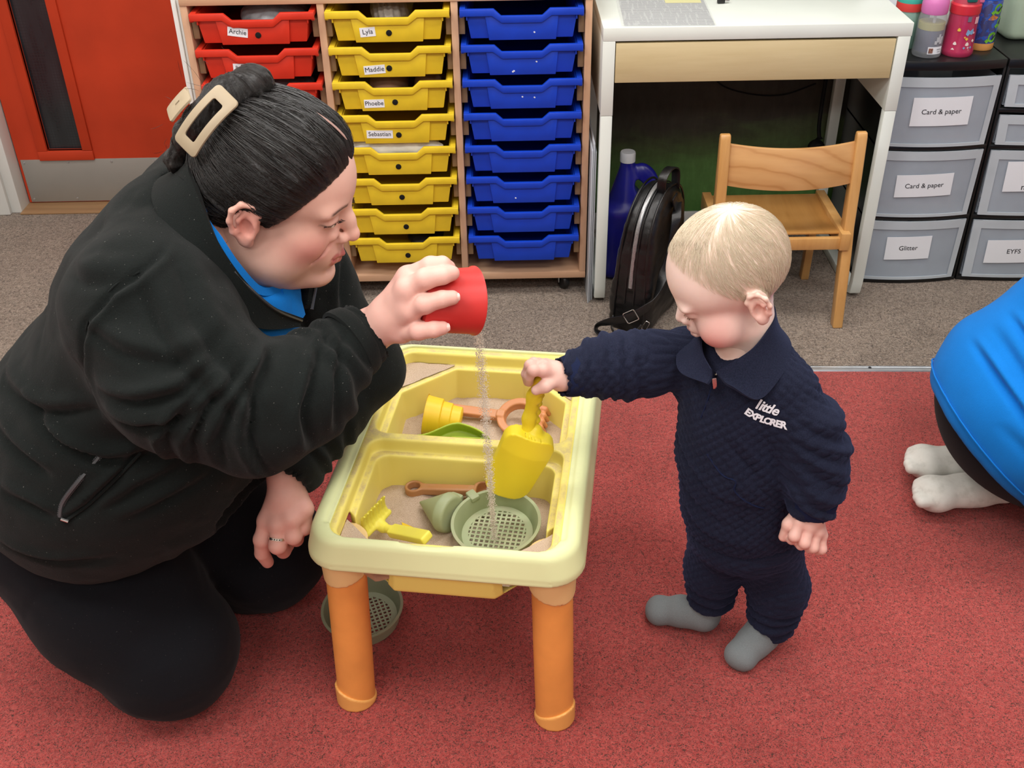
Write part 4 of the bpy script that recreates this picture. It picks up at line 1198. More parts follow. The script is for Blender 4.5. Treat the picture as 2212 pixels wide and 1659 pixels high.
# sand in both bins, and on the corner shelves
for (cy, hy, chm, sg, zl) in ((-0.142, 0.122, 0.052, -1, 0.302), (0.126, 0.126, 0.085, 1, 0.306)):
    n = 110; xs = np.linspace(-0.15, 0.15, n); m_ = 90; ys = np.linspace(cy - hy + 0.012, cy + hy - 0.012, m_)
    XX, YY = np.meshgrid(xs, ys, indexing='ij'); P = np.stack([XX.ravel(), YY.ravel(), np.zeros(XX.size)], 1)
    Z = zl + vnoise(P, 12, 3) * 0.006 + vnoise(P, 40, 5) * 0.0022 + vnoise(P, 160, 8) * 0.0008
    if sg < 0: Z += 0.010 * np.exp(-(((P[:, 0] + 0.10) / 0.06) ** 2 + ((P[:, 1] + 0.08) / 0.06) ** 2)) + 0.008 * np.exp(-(((P[:, 0] - 0.02) / 0.03) ** 2 + ((P[:, 1] + 0.20) / 0.03) ** 2))
    P[:, 2] = Z
    ok = (np.abs(P[:, 0]) + sg * (P[:, 1] - cy)) < (0.149 + hy - 0.013 - chm + 0.006)
    I = np.arange(n * m_).reshape(n, m_); q = np.stack([I[:-1, :-1], I[1:, :-1], I[1:, 1:], I[:-1, 1:]], -1).reshape(-1, 4)
    q = q[ok[q].all(1)]
    o = obj('sand_bed', np_mesh('sand_bed', P, q), M_sand, table); o['kind'] = 'stuff'
    o['label'] = 'pale brown play sand filling a bin'
    for sx in (-1, 1):
        cs = chm; x1 = 0.161; y1 = cy + sg * (hy - 0.002)
        a = (sx * x1, y1); b_ = (sx * (x1 - cs - 0.012), y1); c_ = (sx * x1, y1 - sg * (cs + 0.012))
        pts = [[a[0] + (b_[0] - a[0]) * u + (c_[0] - a[0]) * v * (1 - u), a[1] + (b_[1] - a[1]) * u + (c_[1] - a[1]) * v * (1 - u), 0] for u in np.linspace(0, 0.96, 12) for v in np.linspace(0, 0.96, 12)]
        P2 = np.array(pts); P2[:, 2] = 0.3735 + vnoise(P2, 60, 4) * 0.0012
        I = np.arange(144).reshape(12, 12); q = np.stack([I[:-1, :-1], I[1:, :-1], I[1:, 1:], I[:-1, 1:]], -1).reshape(-1, 4)
        if sx * sg > 0: q = q[:, ::-1]
        o = obj('sand_drift', np_mesh('sand_drift', P2, q), M_sand, table); o['kind'] = 'stuff'
for sx in (-1, 1):
    for sy in (-1, 1):
        cx_, cy_ = sx * (0.163 if sy < 0 else 0.145), sy * 0.228
        s = SDF((cx_ - 0.05, cy_ - 0.05, 0.255), (cx_ + 0.05, cy_ + 0.05, 0.36), 0.003)
        s.cone((cx_, cy_, 0.26), (cx_, cy_, 0.36), 0.0360, 0.0395, 0)
        s.half((cx_, cy_, 0.292), (-sx * 0.25, 0.2 if sy < 0 else -0.2, -1), 0.002)
        V, Q = s.mesh_arrays(2); sk = obj('leg_socket', np_mesh('leg_socket', V, Q), M_socket, table)
        fx, fy = (sx * 0.171, sy * 0.240) if sy < 0 else (sx * 0.140, sy * 0.232)
        mb = MB(); mb.tube([(fx, fy, 0.004), (cx_ + (fx - cx_) * 0.5, cy_ + (fy - cy_) * 0.5, 0.16), (cx_, cy_, 0.325)], [0.0318, 0.0325, 0.0325], 28)
        lg = mb.build('leg', M_orange, table)
        s = SDF((fx - 0.05, fy - 0.05, -0.01), (fx + 0.05, fy + 0.05, 0.06), 0.0025)
        s.cone((fx, fy, -0.05), (fx, fy, 0.05), 0.0345, 0.0345, 0); s.half((fx, fy, 0.024), (-sx * 0.45, sy * -0.35, 1), 0.002); s.half((fx, fy, 0.0), (0, 0, -1), 0.002)
        V, Q = s.mesh_arrays(2); obj('foot_cap', np_mesh('foot_cap', V, Q), M_orange2, lg)
# brown parcel tape over the near left joint
mb = MB(); rg = []
for i in range(9):
    u = i / 8; x = -0.128 + 0.05 * u; y = -0.262 + 0.02 * abs(u - 0.4) - 0.004
    rg.append([(x, y, 0.346), (x, y + 0.0015, 0.346), (x + 0.003 * u, y + 0.0035 + 0.006 * (1 - u), 0.302 + 0.012 * abs(u - 0.4)), (x + 0.003 * u, y + 0.002 + 0.006 * (1 - u), 0.302 + 0.012 * abs(u - 0.4))])
mb.ring_loft(rg); mb.build('parcel_tape', plain('brown_tape', 'a5886c', 0.3, var=0.2, vscale=40), table)

# ------------------------------------------------------------------ toys
M_sage = plastic_sandy('sage_plastic', '9fa982', 0.25, 0.45)
M_sage2 = plastic_sandy('sage_plastic_b', '8f9478', 0.05, 0.5)


def sieve(name, loc, rot, rad, h, label, mat, pitch=0.0085, hole=0.0052):
    t = empty(name, loc, rot, label=label, cat='sieve')
    mb = MB(); r0 = rad - 0.012
    prof = [(r0, 0.0), (r0 + 0.003, 0.0), (rad - 0.001, h - 0.003), (rad + 0.002, h - 0.002), (rad + 0.002, h), (rad - 0.003, h), (r0 - 0.001, 0.003)]
    n = 56; rg = [[(r_ * math.cos(2 * PI * k / n), r_ * math.sin(2 * PI * k / n), z) for k in range(n)] for r_, z in prof + prof[:1]]
    mb.ring_loft(rg, cap=False); mb.build('side_wall', mat, t, sharp=50)
    # perforated floor: solid ring plus a lattice of bars, holes stay open
    mb = MB(); ri = r0 * 0.80
    rg = [[(r_ * math.cos(2 * PI * k / n), r_ * math.sin(2 * PI * k / n), z) for k in range(n)] for r_, z in ((ri, 0.0005), (r0 + 0.001, 0.0005), (r0 + 0.001, 0.003), (ri, 0.003), (ri, 0.0005))]
    mb.ring_loft(rg, cap=False)
    bar = pitch - hole; k = -int(ri / pitch) - 1
    while k * pitch < ri:
        x = k * pitch; L = math.sqrt(max(0, (ri + 0.001) ** 2 - x * x))
        if L > 0.003:
            mb.span((x - bar / 2, -L, 0.0007), (x + bar / 2, L, 0.0028)); mb.span((-L, x - bar / 2, 0.0006), (L, x + bar / 2, 0.0027))
        k += 1
    mb.build('mesh_floor', mat, t, smooth=False)
    return t


sv = sieve('sand_sieve', (-0.262, -1.268, 0.3135), (R(6), R(-2), R(-12)), 0.0705, 0.029, 'round sage green sieve lying in the near sand bin', M_sage)
# small spout on the sieve rim (left)
mb = MB(); mb.box((0, 0, 0), (0.022, 0.016, 0.010)); mb.build('rim_tab', M_sage, sv, bevel=0.003, loc=(-0.05, 0.0525, 0.026), rot=(0, 0, R(-45)))
sieve('sand_sieve', (-0.515, -1.155, 0.006), (R(3), R(-4), R(20)), 0.074, 0.034, 'round sage green sieve on the red carpet under the table', M_sage2, 0.0085, 0.0052)

# cone mould, tip to the left
cm = empty('cone_mould', (-0.352, -1.222, 0.315), (0, 0, 0), label='sage green pointed sand mould lying next to the sieve', cat='sand mould')
s = SDF((-0.06, -0.08, -0.035), (0.07, 0.07, 0.05), 0.002)
ax = np.array([0.80, -0.58, 0.10]); ax /= np.linalg.norm(ax); p0 = np.array([-0.036, 0.020, 0.010])
s.cone(p0, p0 + ax * 0.052, 0.003, 0.034, 0.0)
s.half(p0 + ax * 0.068, ax, 0.003)
V, Q = s.mesh_arrays(2); obj('mould_body', np_mesh('mould_body', V, Q), M_sage, cm)
mb = MB(); mb.box((0.022, 0.010, 0.026), (0.022, 0.018, 0.012), (0, 0, R(-30))); mb.build('grip_tab', M_sage, cm, bevel=0.003)

M_brownp = plastic_sandy('brown_plastic', 'b07c4e', 0.25, 0.4)
M_terra = plastic_sandy('terracotta_plastic', 'c8875a', 0.25, 0.4)
M_yel = plastic_sandy('yellow_toy_plastic', 'ecd72f', 0.12, 0.42)
M_yel2 = plastic_sandy('deep_yellow_plastic', 'ecc52e', 0.12, 0.42)
M_paley = plastic_sandy('pale_yellow_plastic', 'ece25c', 0.1, 0.42)
M_limep = plastic_sandy('lime_plastic', 'a8bf3c', 0.2, 0.4)


def sdf_part(name, lo, hi, h, fn, mat, parent, relax=2, post=None):
    s = SDF(lo, hi, h); fn(s); V, Q = s.mesh_arrays(relax)
    if post is not None: V = post(V, normals(V, Q))
    return obj(name, np_mesh(name, V, Q), mat, parent)


# brown spade half hidden by the raised yellow spade
bs = empty('toy_spade', (-0.335, -1.170, 0.324), (0, R(-3), R(-8)), label='brown toy spade lying against the rear wall of the near bin', cat='toy spade')


def f_handle(L, w, ring=0.016):
    def f(s):
        s.rbox((L / 2, 0, 0), (L / 2, w, 0.007), 0.004, 0.0)
        s.rbox((L / 2, 0, -0.006), (L / 2 - 0.006, w - 0.004, 0.008), 0.003, 0.0, 'sub')
        s.cone((-0.006, 0, -0.006), (-0.006, 0, 0.006), ring * 0.9, ring * 0.9, 0.003); s.cone((-0.006, 0, -0.03), (-0.006, 0, 0.03), ring * 0.55, ring * 0.55, 0.002, 'sub')
        s.half((0, 0, 0.0068), (0, 0, 1)); s.half((0, 0, -0.0085), (0, 0, -1))
    return f


sdf_part('handle', (-0.10, -0.03, -0.02), (0.05, 0.03, 0.02), 0.002, lambda s: (s.rbox((-0.015, 0, 0), (0.055, 0.0085, 0.007), 0.003), s.cone((-0.068, 0, -0.02), (-0.068, 0, 0.02), 0.0155, 0.0155, 0.004), s.cone((-0.068, 0, -0.03), (-0.068, 0, 0.03), 0.0105, 0.0105, 0.001, 'sub'), s.half((0, 0, 0.007), (0, 0, 1)), s.half((0, 0, -0.008), (0, 0, -1))), M_brownp, bs)


def f_blade(s):
    s.rbox((0.075, -0.002, -0.004), (0.042, 0.021, 0.012), (0.014, 0.005)); s.rbox((0.080, -0.002, 0.004), (0.040, 0.017, 0.014), (0.012, 0.004), op='sub')


sdf_part('blade', (0.02, -0.05, -0.03), (0.13, 0.05, 0.03), 0.002, f_blade, M_brownp, bs)

# pale yellow rake standing in the near left corner
rk = empty('toy_rake', (-0.430, -1.277, 0.332), (R(12), R(-22), R(-42)), label='pale yellow toy rake propped in the near bin corner', cat='toy rake')
sdf_part('handle', (-0.02, -0.03, -0.03), (0.10, 0.03, 0.03), 0.002, lambda s: (s.rbox((0.045, 0, 0), (0.045, 0.011, 0.007), 0.003), s.cone((0.0, 0, 0), (-0.012, 0, 0.003), 0.008, 0.007, 0.003)), M_paley, rk)


def f_fork(s):
    pts = [(-0.010, 0.0, 0.002), (-0.020, 0.0, 0.004), (-0.026, 0.0, 0.012)]
    s.chain(pts, [0.007, 0.008, 0.006], 0.006)
    s.cone((-0.027, -0.026, 0.012), (-0.027, 0.026, 0.012), 0.0052, 0.0052, 0.006)
    for k in range(7):
        y = -0.024 + 0.008 * k; s.chain([(-0.027, y, 0.012), (-0.026, y, 0.028), (-0.016, y, 0.043), (-0.006, y, 0.050)], [0.0040, 0.0040, 0.0036, 0.002], 0.0015)


sdf_part('fork_head', (-0.05, -0.04, -0.02), (0.02, 0.04, 0.065), 0.0018, f_fork, M_paley, rk)
ck = MB(); ck.add([(-0.010, -0.012, 0), (0.012, -0.014, 0), (0.010, -0.006, 0.003), (-0.004, 0.014, 0.002), (-0.006, -0.004, 0.004)], [(0, 1, 2, 4), (4, 2, 3), (0, 4, 3), (0, 3, 2, 1)])
tag(ck.build('toy_fragment', M_yel2, loc=(-0.410, -1.247, 0.3105), rot=(0, 0, R(20)), smooth=False), 'small yellow plastic corner poking from the sand', 'toy')

# terracotta rake with a ring-shaped pan in the far bin
tr_ = empty('toy_sand_rake', tl(-0.018, 0.166, 0.327), (R(20), R(-1), TROT + R(-8)), label='terracotta toy rake with round pan in the far bin', cat='toy rake')


def f_th(s):
    s.rbox((-0.015, 0, 0), (0.088, 0.013, 0.009), 0.004); s.ell((-0.104, 0, 0), (0.016, 0.014, 0.010), 0.006)
    s.half((0, 0, 0.008), (0, 0, 1), 0.002)


sdf_part('handle', (-0.13, -0.03, -0.02), (0.09, 0.03, 0.02), 0.0025, f_th, M_terra, tr_)


def f_pan(s):
    s.cone((0.115, 0, -0.012), (0.115, 0, 0.008), 0.052, 0.056, 0); s.half((0, 0, 0.010), (0, 0, 1), 0.003); s.half((0, 0, -0.012), (0, 0, -1), 0.002)
    s.cone((0.115, 0, 0.004), (0.115, 0, 0.05), 0.036, 0.040, 0.003, 'sub')
    s.half((0.168, 0, 0), (1, 0, 0), 0.003)
    s.rbox((0.068, 0, 0.009), (0.011, 0.011, 0.004), 0.003, 0.002)
    for k in range(5):
        y = -0.036 + 0.018 * k; s.chain([(0.158, y, 0.002), (0.172, y, -0.002), (0.180, y, -0.020)], [0.0085, 0.008, 0.006], 0.004)


sdf_part('rake_pan', (0.04, -0.075, -0.04), (0.20, 0.075, 0.04), 0.0025, f_pan, M_terra, tr_)
tr_.scale = (0.74, 0.74, 0.74)

# yellow stepped castle cup
cup2 = empty('castle_mould', tl(-0.066, 0.126, 0.3385), (0, R(82), R(172)), label='yellow stepped castle mould lying on the far sand', cat='sand mould')
prof = [(0.022, -0.03), (0.025, -0.028), (0.026, -0.012), (0.029, -0.010), (0.030, 0.006), (0.034, 0.008), (0.036, 0.036), (0.039, 0.036), (0.0365, 0.036), (0.033, 0.010), (0.029, 0.008), (0.026, -0.010), (0.023, -0.026), (0.001, -0.027)]
MB().lathe([(0.001, -0.03)] + prof, 32, cap=True).build('mould_body', M_yel2, cup2, sharp=40)
# lime boat scoop
bt = empty('boat_scoop', tl(-0.042, 0.059, 0.329), (R(30), R(0), TROT), label='lime green boat-shaped scoop leaning on the bin divider', cat='scoop')


def f_boat(s):
    def hull(X, Y, Z, off):
        t = np.clip((X + 0.075) / 0.15, 0, 1); hw = 0.040 * np.sin(np.clip(t * 0.9 + 0.1, 0, 1) * PI) ** 0.55 * (0.35 + 0.65 * sst(t, 0.1, 0.6)) - off
        d = np.abs(Y) - hw; e = np.abs(X) - (0.075 - off)
        return np.maximum(np.maximum(d, e) * 0.8, np.abs(Z) - 0.017)
    def sst(x, a, b): u = np.clip((x - a) / (b - a), 0, 1); return u * u * (3 - 2 * u)
    s.fn(lambda X, Y, Z: hull(X, Y, Z, 0.0)); s.fn(lambda X, Y, Z: hull(X, Y, Z - 0.006, 0.004), 0.003, 'sub')


sdf_part('hull', (-0.09, -0.06, -0.03), (0.09, 0.06, 0.03), 0.002, f_boat, M_limep, bt, 3)
MB().prism([(-0.030, -0.0105), (0.030, -0.0035), (0.044, -0.004), (0.044, -0.0115), (-0.030, -0.0115)], 0.014, Matrix.Translation((0.0, -0.010, 0.0))).build('inner_rib', plastic_sandy('lime_dusty', 'd2cc78', 0.5), bt, bevel=0.001)

# spade in the child's hand: scoop hangs down, back of the scoop to the room
sp = empty('toy_scoop', (-0.205, -1.240, 0.49), label='bright yellow toy spade hanging from the child\'s hand', cat='toy spade')
up = np.array([0.012, 0.0, 0.110]); dn = np.array([-0.052, 0.0, -0.118])


def f_shaft(s):
    s.chain([(-0.006, 0.0, -0.002), (-0.004, 0.002, 0.03), (0.004, 0.004, 0.07), (0.016, 0.004, 0.098), (0.028, 0.006, 0.106)], [0.0105, 0.0095, 0.0105, 0.0105, 0.008], 0.008, sq=((0, 1, 0), 0.75))
    s.chain([(0.006, 0.012, 0.0), (0.008, 0.014, 0.04), (0.018, 0.014, 0.085), (0.03, 0.012, 0.10)], [0.006, 0.0055, 0.005, 0.005], 0.002)


sdf_part('shaft', (-0.03, -0.03, -0.02), (0.05, 0.035, 0.125), 0.0018, f_shaft, M_yel, sp, 2,
         lambda V, N: V + N * (0.0016 * np.sin(V[:, 2] * 420) * sstep(V[:, 0] - 0.06 * V[:, 2], 0.002, 0.01))[:, None])


def f_scoop(s):
    d = np.array([-0.36, 0.0, -0.93]); d /= np.linalg.norm(d); w = np.array([0.93, 0.0, -0.36]); nrm = np.array([0, -1.0, 0])
    # tapered shell: wide shoulders, rounded tip
    def shell(X, Y, Z, off, push):
        u = X * d[0] + Z * d[2]; v = X * w[0] + Z * w[2]; n_ = -(Y) - push
        t = np.clip(u / 0.125, 0, 1)
        hw = 0.041 - 0.004 * t - off
        end = 0.125 - off; a = np.abs(v) - hw + 0.022; b_ = np.abs(u - 0.060) - (0.066 - off * 0.5) + 0.022
        d2 = np.sqrt(np.maximum(a, 0) ** 2 + np.maximum(b_, 0) ** 2) + np.minimum(np.maximum(a, b_), 0) - 0.022
        cup_ = 0.020 * (1 - 0.75 * np.clip((u - 0.03) / 0.10, 0, 1)) - 0.012 * np.clip(np.abs(v) / 0.04, 0, 1.2) ** 2 + 0.004
        return d2, n_ - cup_, n_
    def full(X, Y, Z):
        d2, tp, n_ = shell(X, Y, Z, 0.0, 0.0); return np.maximum(np.maximum(d2, tp), -(n_ + 0.010))
    def hollow(X, Y, Z):
        d2, tp, n_ = shell(X, Y, Z, 0.0035, -0.0035); return np.maximum(np.maximum(d2, tp), -(n_ + 0.05))
    s.fn(full); s.fn(hollow, 0.002, 'sub')
    s.cone((0.004, 0.004, 0.004), (-0.006, 0.0, -0.022), 0.013, 0.013, 0.008)


sdf_part('scoop_blade', (-0.11, -0.05, -0.15), (0.07, 0.04, 0.03), 0.0018, f_scoop, M_yel, sp, 4)
# ------------------------------------------------------------------ people: shared materials
def skin_mat(name, rough=0.5, sss=0.12, bump=0.12):
    t = NT(name); a = t.node('ShaderNodeAttribute', attribute_name='tone'); v = t.coord()
    n = t.noise(v, 60, 4, 0.6); n2 = t.noise(v, 900, 2, 0.5)
    c = t.mix(0.25, a.outputs['Color'], t.ramp(n, [(0.3, (0.88, 0.82, 0.80, 1)), (0.7, (1.05, 1.03, 1.02, 1))]), 'MULTIPLY')
    t.set(col=c, rough=rough, spec=0.35, sss=sss, ssss=0.01, sssr=(1.0, 0.35, 0.2))
    t.bump(n2, bump, 0.0006); return t.m


def cloth_mat(name, col, lint=0.0, rough=0.95, fuzz=0.6, fscale=380, sheen=0.3, var=0.25, weave=None):
    t = NT(name); v = t.coord(); n = t.noise(v, fscale, 3, 0.65); n2 = t.noise(v, 9, 4, 0.6); n3 = t.noise(v, 420, 1, 0.4)
    c0 = srgb(col); d = tuple(q * (1 - var) for q in c0[:3]) + (1,); l = tuple(min(1, q * (1 + var)) for q in c0[:3]) + (1,)
    c = t.ramp(n, [(0.3, d), (0.7, l)])
    c = t.mix(0.3, c, t.ramp(n2, [(0.3, (0.8, 0.8, 0.8, 1)), (0.7, (1.15, 1.15, 1.15, 1))]), 'MULTIPLY')
    if lint:
        lm = t.ramp(n3, [(0.765, (0, 0, 0, 1)), (0.80, (lint, lint, lint, 1))]); c = t.mix(lm, c, srgb('b9b9b2'))
    t.set(col=c, rough=rough, spec=0.12, sheen=sheen, sheenr=0.5, sheent=tuple(min(1, 0.35 + q) for q in c0[:3]) + (1,))
    t.bump(n, fuzz, 0.002); return t.m


M_skin = skin_mat('skin')
M_fleece = cloth_mat('black_fleece', '151918', 0.3, fuzz=0.45, fscale=620, sheen=0.14)
M_legg = cloth_mat('black_leggings', '121317', 0.12, fuzz=0.2, fscale=900, sheen=0.12, var=0.1)
M_polo = cloth_mat('blue_polo', '1478cf', 0, fuzz=0.25, fscale=700, sheen=0.1, var=0.06)


def hairmat(name, c0, c1, c2, rough=0.35, spec=0.5):
    t = NT(name); a = t.node('ShaderNodeAttribute', attribute_name='flow'); mp = t.node('ShaderNodeMapping'); t.link(a.outputs['Vector'], mp.inputs['Vector'])
    mp.inputs['Scale'].default_value = (14, 260, 1)
    n = t.noise(mp.outputs['Vector'], 1.0, 4, 0.65, 0.4)
    t.set(col=t.ramp(n, [(0.3, srgb(c0)), (0.55, srgb(c1)), (0.8, srgb(c2))]), rough=rough, spec=spec)
    t.bump(n, 0.55, 0.003); return t.m


M_hair = hairmat('dark_brown_hair', '070505', '0f0c0a', '2a211c', 0.25, 0.65)


def merge(parts):
    """parts: list of (V,Q,color) -> one set of arrays"""
    Vs, Qs, Cs, k = [], [], [], 0
    for V, Q, C in parts: Vs.append(V); Qs.append(Q + k); Cs.append(C); k += len(V)
    return np.concatenate(Vs), np.concatenate(Qs), np.concatenate(Cs)


def frame(fwd, up):
    X = np.array(fwd, float); X /= np.linalg.norm(X); Z = np.array(up, float); Z -= X * (Z @ X); Z /= np.linalg.norm(Z); Y = np.cross(Z, X)
    return np.stack([X, Y, Z], 1)          # columns


def head_frame(yaw, pitch, roll=0.0, base=0.0):
    """yaw about z (0 = facing +x), pitch down, roll towards own left"""
    M = Euler((0, 0, R(yaw))).to_matrix() @ Euler((0, R(pitch), 0)).to_matrix() @ Euler((R(roll), 0, 0)).to_matrix()
    return np.array(M)


def tint(C, w, col): return C + (lin(col) - C) * np.clip(w, 0, 1)[:, None]


def ear(s, sy, x=-0.004, z=0.0, sc=1.0, flare=0.35, y=0.074):
    """outer ear made of a helix ridge, antihelix, lobe and a hollow concha"""
    def P(u, w, o): return (x + u * sc * 0.95 - abs(o) * 0.0, sy * (y + o * sc + flare * max(0, -u) * sc), z + w * sc)
    s.ell(P(-0.003, 0.001, 0.004), (0.0185 * sc, 0.0055 * sc, 0.030 * sc), 0.005, rot=(0, R(-10), sy * R(18)))
    hel = [P(0.013, 0.004, 0.004), P(0.0145, 0.018, 0.007), P(0.006, 0.029, 0.0095), P(-0.008, 0.0295, 0.011), P(-0.0175, 0.019, 0.011), P(-0.019, 0.003, 0.0095), P(-0.0135, -0.013, 0.0075), P(-0.003, -0.023, 0.005)]
    s.chain(hel, [0.0030 * sc, 0.0034 * sc, 0.0036 * sc, 0.0036 * sc, 0.0036 * sc, 0.0034 * sc, 0.0036 * sc, 0.005 * sc], 0.004)
    s.ell(P(0.003, -0.026, 0.004), (0.0090 * sc, 0.0052 * sc, 0.0095 * sc), 0.007)
    s.chain([P(-0.003, 0.016, 0.0085), P(-0.009, 0.005, 0.009), P(-0.006, -0.010, 0.0075)], [0.0028 * sc] * 3, 0.004)
    s.ell(P(0.003, -0.003, 0.0115), (0.0075 * sc, 0.0055 * sc, 0.0115 * sc), 0.004, 'sub', rot=(0, R(-15), 0))
    s.ell(P(0.013, -0.004, 0.004), (0.004 * sc, 0.0045 * sc, 0.006 * sc), 0.004)


def finger(s, pts, r, k=0.004):
    s.chain(pts, r, k)


# ------------------------------------------------------------------ kneeling woman
wm = empty('person', (-0.86, -1.2, 0), label='kneeling woman in black fleece pouring sand from a red cup', cat='person')


def wpart(name, me, mat, parent=None):
    o = obj(name, me, mat); o.parent = parent if parent is not None else wm
    o.matrix_parent_inverse = Matrix.Identity(4)
    # meshes are modelled in world space; shift them into the parent's frame
    off = Vector(wm.location)
    o.location = -off if parent is None else Vector((0, 0, 0))
    return o


WH = head_frame(-9, 19, 4) * 1.04; WO = np.array([-0.558, -1.198, 0.877])


def w2w(V): return V @ WH.T + WO


# head in its own frame: +x face, +y left, +z up, origin between the ear canals
s = SDF((-0.12, -0.105, -0.19), (0.14, 0.105, 0.155), 0.0021)
s.ell((0.000, 0, 0.052), (0.098, 0.075, 0.080), 0.0)
s.ell((0.046, 0, 0.040), (0.052, 0.060, 0.058), 0.02)
s.ell((0.046, 0, -0.034), (0.050, 0.058, 0.066), 0.025)
for sy in (-1, 1):
    s.ell((0.052, sy * 0.037, -0.022), (0.035, 0.029, 0.031), 0.020)          # cheeks
    s.ell((0.028, sy * 0.048, -0.062), (0.038, 0.024, 0.034), 0.022)          # jowl
    s.ell((0.082, sy * 0.029, 0.032), (0.013, 0.024, 0.010), 0.016)           # brow ridge
s.ell((0.083, 0, -0.090), (0.021, 0.026, 0.019), 0.020)                       # chin
s.ell((0.030, 0, -0.098), (0.045, 0.045, 0.030), 0.03)                        # under-chin
for sy in (-1, 1):
    s.ell((0.104, sy * 0.030, 0.018), (0.012, 0.016, 0.0100), 0.014, 'sub')   # eye hollow
    s.ell((0.0850, sy * 0.031, 0.016), (0.0125, 0.0165, 0.0115), 0.004)       # lid / eyeball mass
    s.ell((0.0975, sy * 0.0315, 0.0135), (0.0095, 0.0135, 0.0042), 0.0012, 'sub')
    s.ell((0.094, sy * 0.020, -0.012), (0.006, 0.010, 0.008), 0.008)
s.chain([(0.094, 0, 0.022), (0.1035, 0, 0.006), (0.1130, 0, -0.010)], [0.0080, 0.0078, 0.0085], 0.012)   # nose
s.ell((0.1140, 0, -0.0150), (0.0100, 0.0100, 0.0090), 0.006)
for sy in (-1, 1):
    s.ell((0.1035, sy * 0.0120, -0.0185), (0.0090, 0.0065, 0.0070), 0.004)
    s.ell((0.107, sy * 0.0062, -0.0270), (0.004, 0.003, 0.004), 0.002, 'sub')
    s.chain([(0.097, sy * 0.019, -0.018), (0.086, sy * 0.035, -0.033), (0.076, sy * 0.043, -0.048)], [0.0018, 0.0024, 0.0016], 0.008, 'sub')  # smile fold
s.ell((0.085, 0, -0.050), (0.020, 0.031, 0.026), 0.016)                       # muzzle
up_l = [(0.0780, -0.0320, -0.0420), (0.0985, -0.0150, -0.0488), (0.1060, 0, -0.0495), (0.0985, 0.0150, -0.0488), (0.0780, 0.0320, -0.0420)]
lo_l = [(0.0780, -0.0310, -0.0440), (0.0960, -0.0150, -0.0565), (0.1015, 0, -0.0590), (0.0960, 0.0150, -0.0565), (0.0780, 0.0310, -0.0440)]
s.chain(up_l, [0.0026, 0.0044, 0.0048, 0.0044, 0.0026], 0.003); s.chain(lo_l, [0.0028, 0.0056, 0.0062, 0.0056, 0.0028], 0.003)
mouth = [(0.0770, -0.0365, -0.0385), (0.1015, -0.0175, -0.0518), (0.1110, 0, -0.0540), (0.1015, 0.0175, -0.0518), (0.0770, 0.0365, -0.0385)]
s.chain(mouth, [0.0013, 0.0015, 0.0015, 0.0015, 0.0013], 0.002, 'sub')
for sy in (-1, 1): s.ell((0.0765, sy * 0.0385, -0.0375), (0.005, 0.0045, 0.0050), 0.007, 'sub')
s.ell((0.099, 0, -0.0740), (0.008, 0.016, 0.005), 0.008, 'sub')
s.cone((-0.020, 0, -0.050), (-0.060, 0, -0.17), 0.064, 0.074, 0.03)           # neck
for sy in (-1, 1): ear(s, sy, -0.006, 0.000, 1.05, 0.40, 0.073)
V, Q = s.mesh_arrays(2)
C = np.tile(lin('e3b8a7'), (len(V), 1))
for sy in (-1, 1):
    C = tint(C, 0.75 * bump_at(V, (0.070, sy * 0.050, -0.028), (0.035, 0.03, 0.026)), 'd07a72')
    C = tint(C, 0.8 * bump_at(V, (-0.006, sy * 0.086, 0.0), (0.022, 0.018, 0.03)), 'd68478')
    C = tint(C, 0.35 * bump_at(V, (0.090, sy * 0.031, 0.020), (0.02, 0.02, 0.008)), 'b77f73')
    ex, ez = V[:, 1] * sy, V[:, 2]
    brow_z = 0.0345 + 0.004 * np.sin(np.clip((ex - 0.012) / 0.04, 0, 1) * PI) - 0.10 * np.clip(ex - 0.038, 0, 1)
    bw = np.exp(-((ez - brow_z) / 0.0024) ** 2) * sstep(ex, 0.011, 0.016) * (1 - sstep(ex, 0.046, 0.052)) * (V[:, 0] > 0.06)
    C = tint(C, 0.95 * bw, '2e1f19')
    lid_z = 0.0178 - 0.0035 * ((ex - 0.031) / 0.016) ** 2
    lw = np.exp(-((ez - lid_z) / 0.0015) ** 2) * sstep(ex, 0.016, 0.020) * (1 - sstep(ex, 0.046, 0.050)) * (V[:, 0] > 0.07)
    C = tint(C, 0.95 * lw, '1d1411')
lipw = np.maximum.reduce([bump_at(V, p, (0.012, 0.010, 0.0075)) for p in up_l + lo_l])
C = tint(C, 0.85 * sstep(lipw, 0.22, 0.6), 'b55a5a')
C = tint(C, 0.5 * bump_at(V, (0.118, 0, -0.016), (0.012, 0.014, 0.012)), 'd98f82')
C = tint(C, 0.4 * bump_at(V, (0.03, 0, -0.12), (0.06, 0.06, 0.03)), 'c58c7c')
head_part = (w2w(V), Q, C)

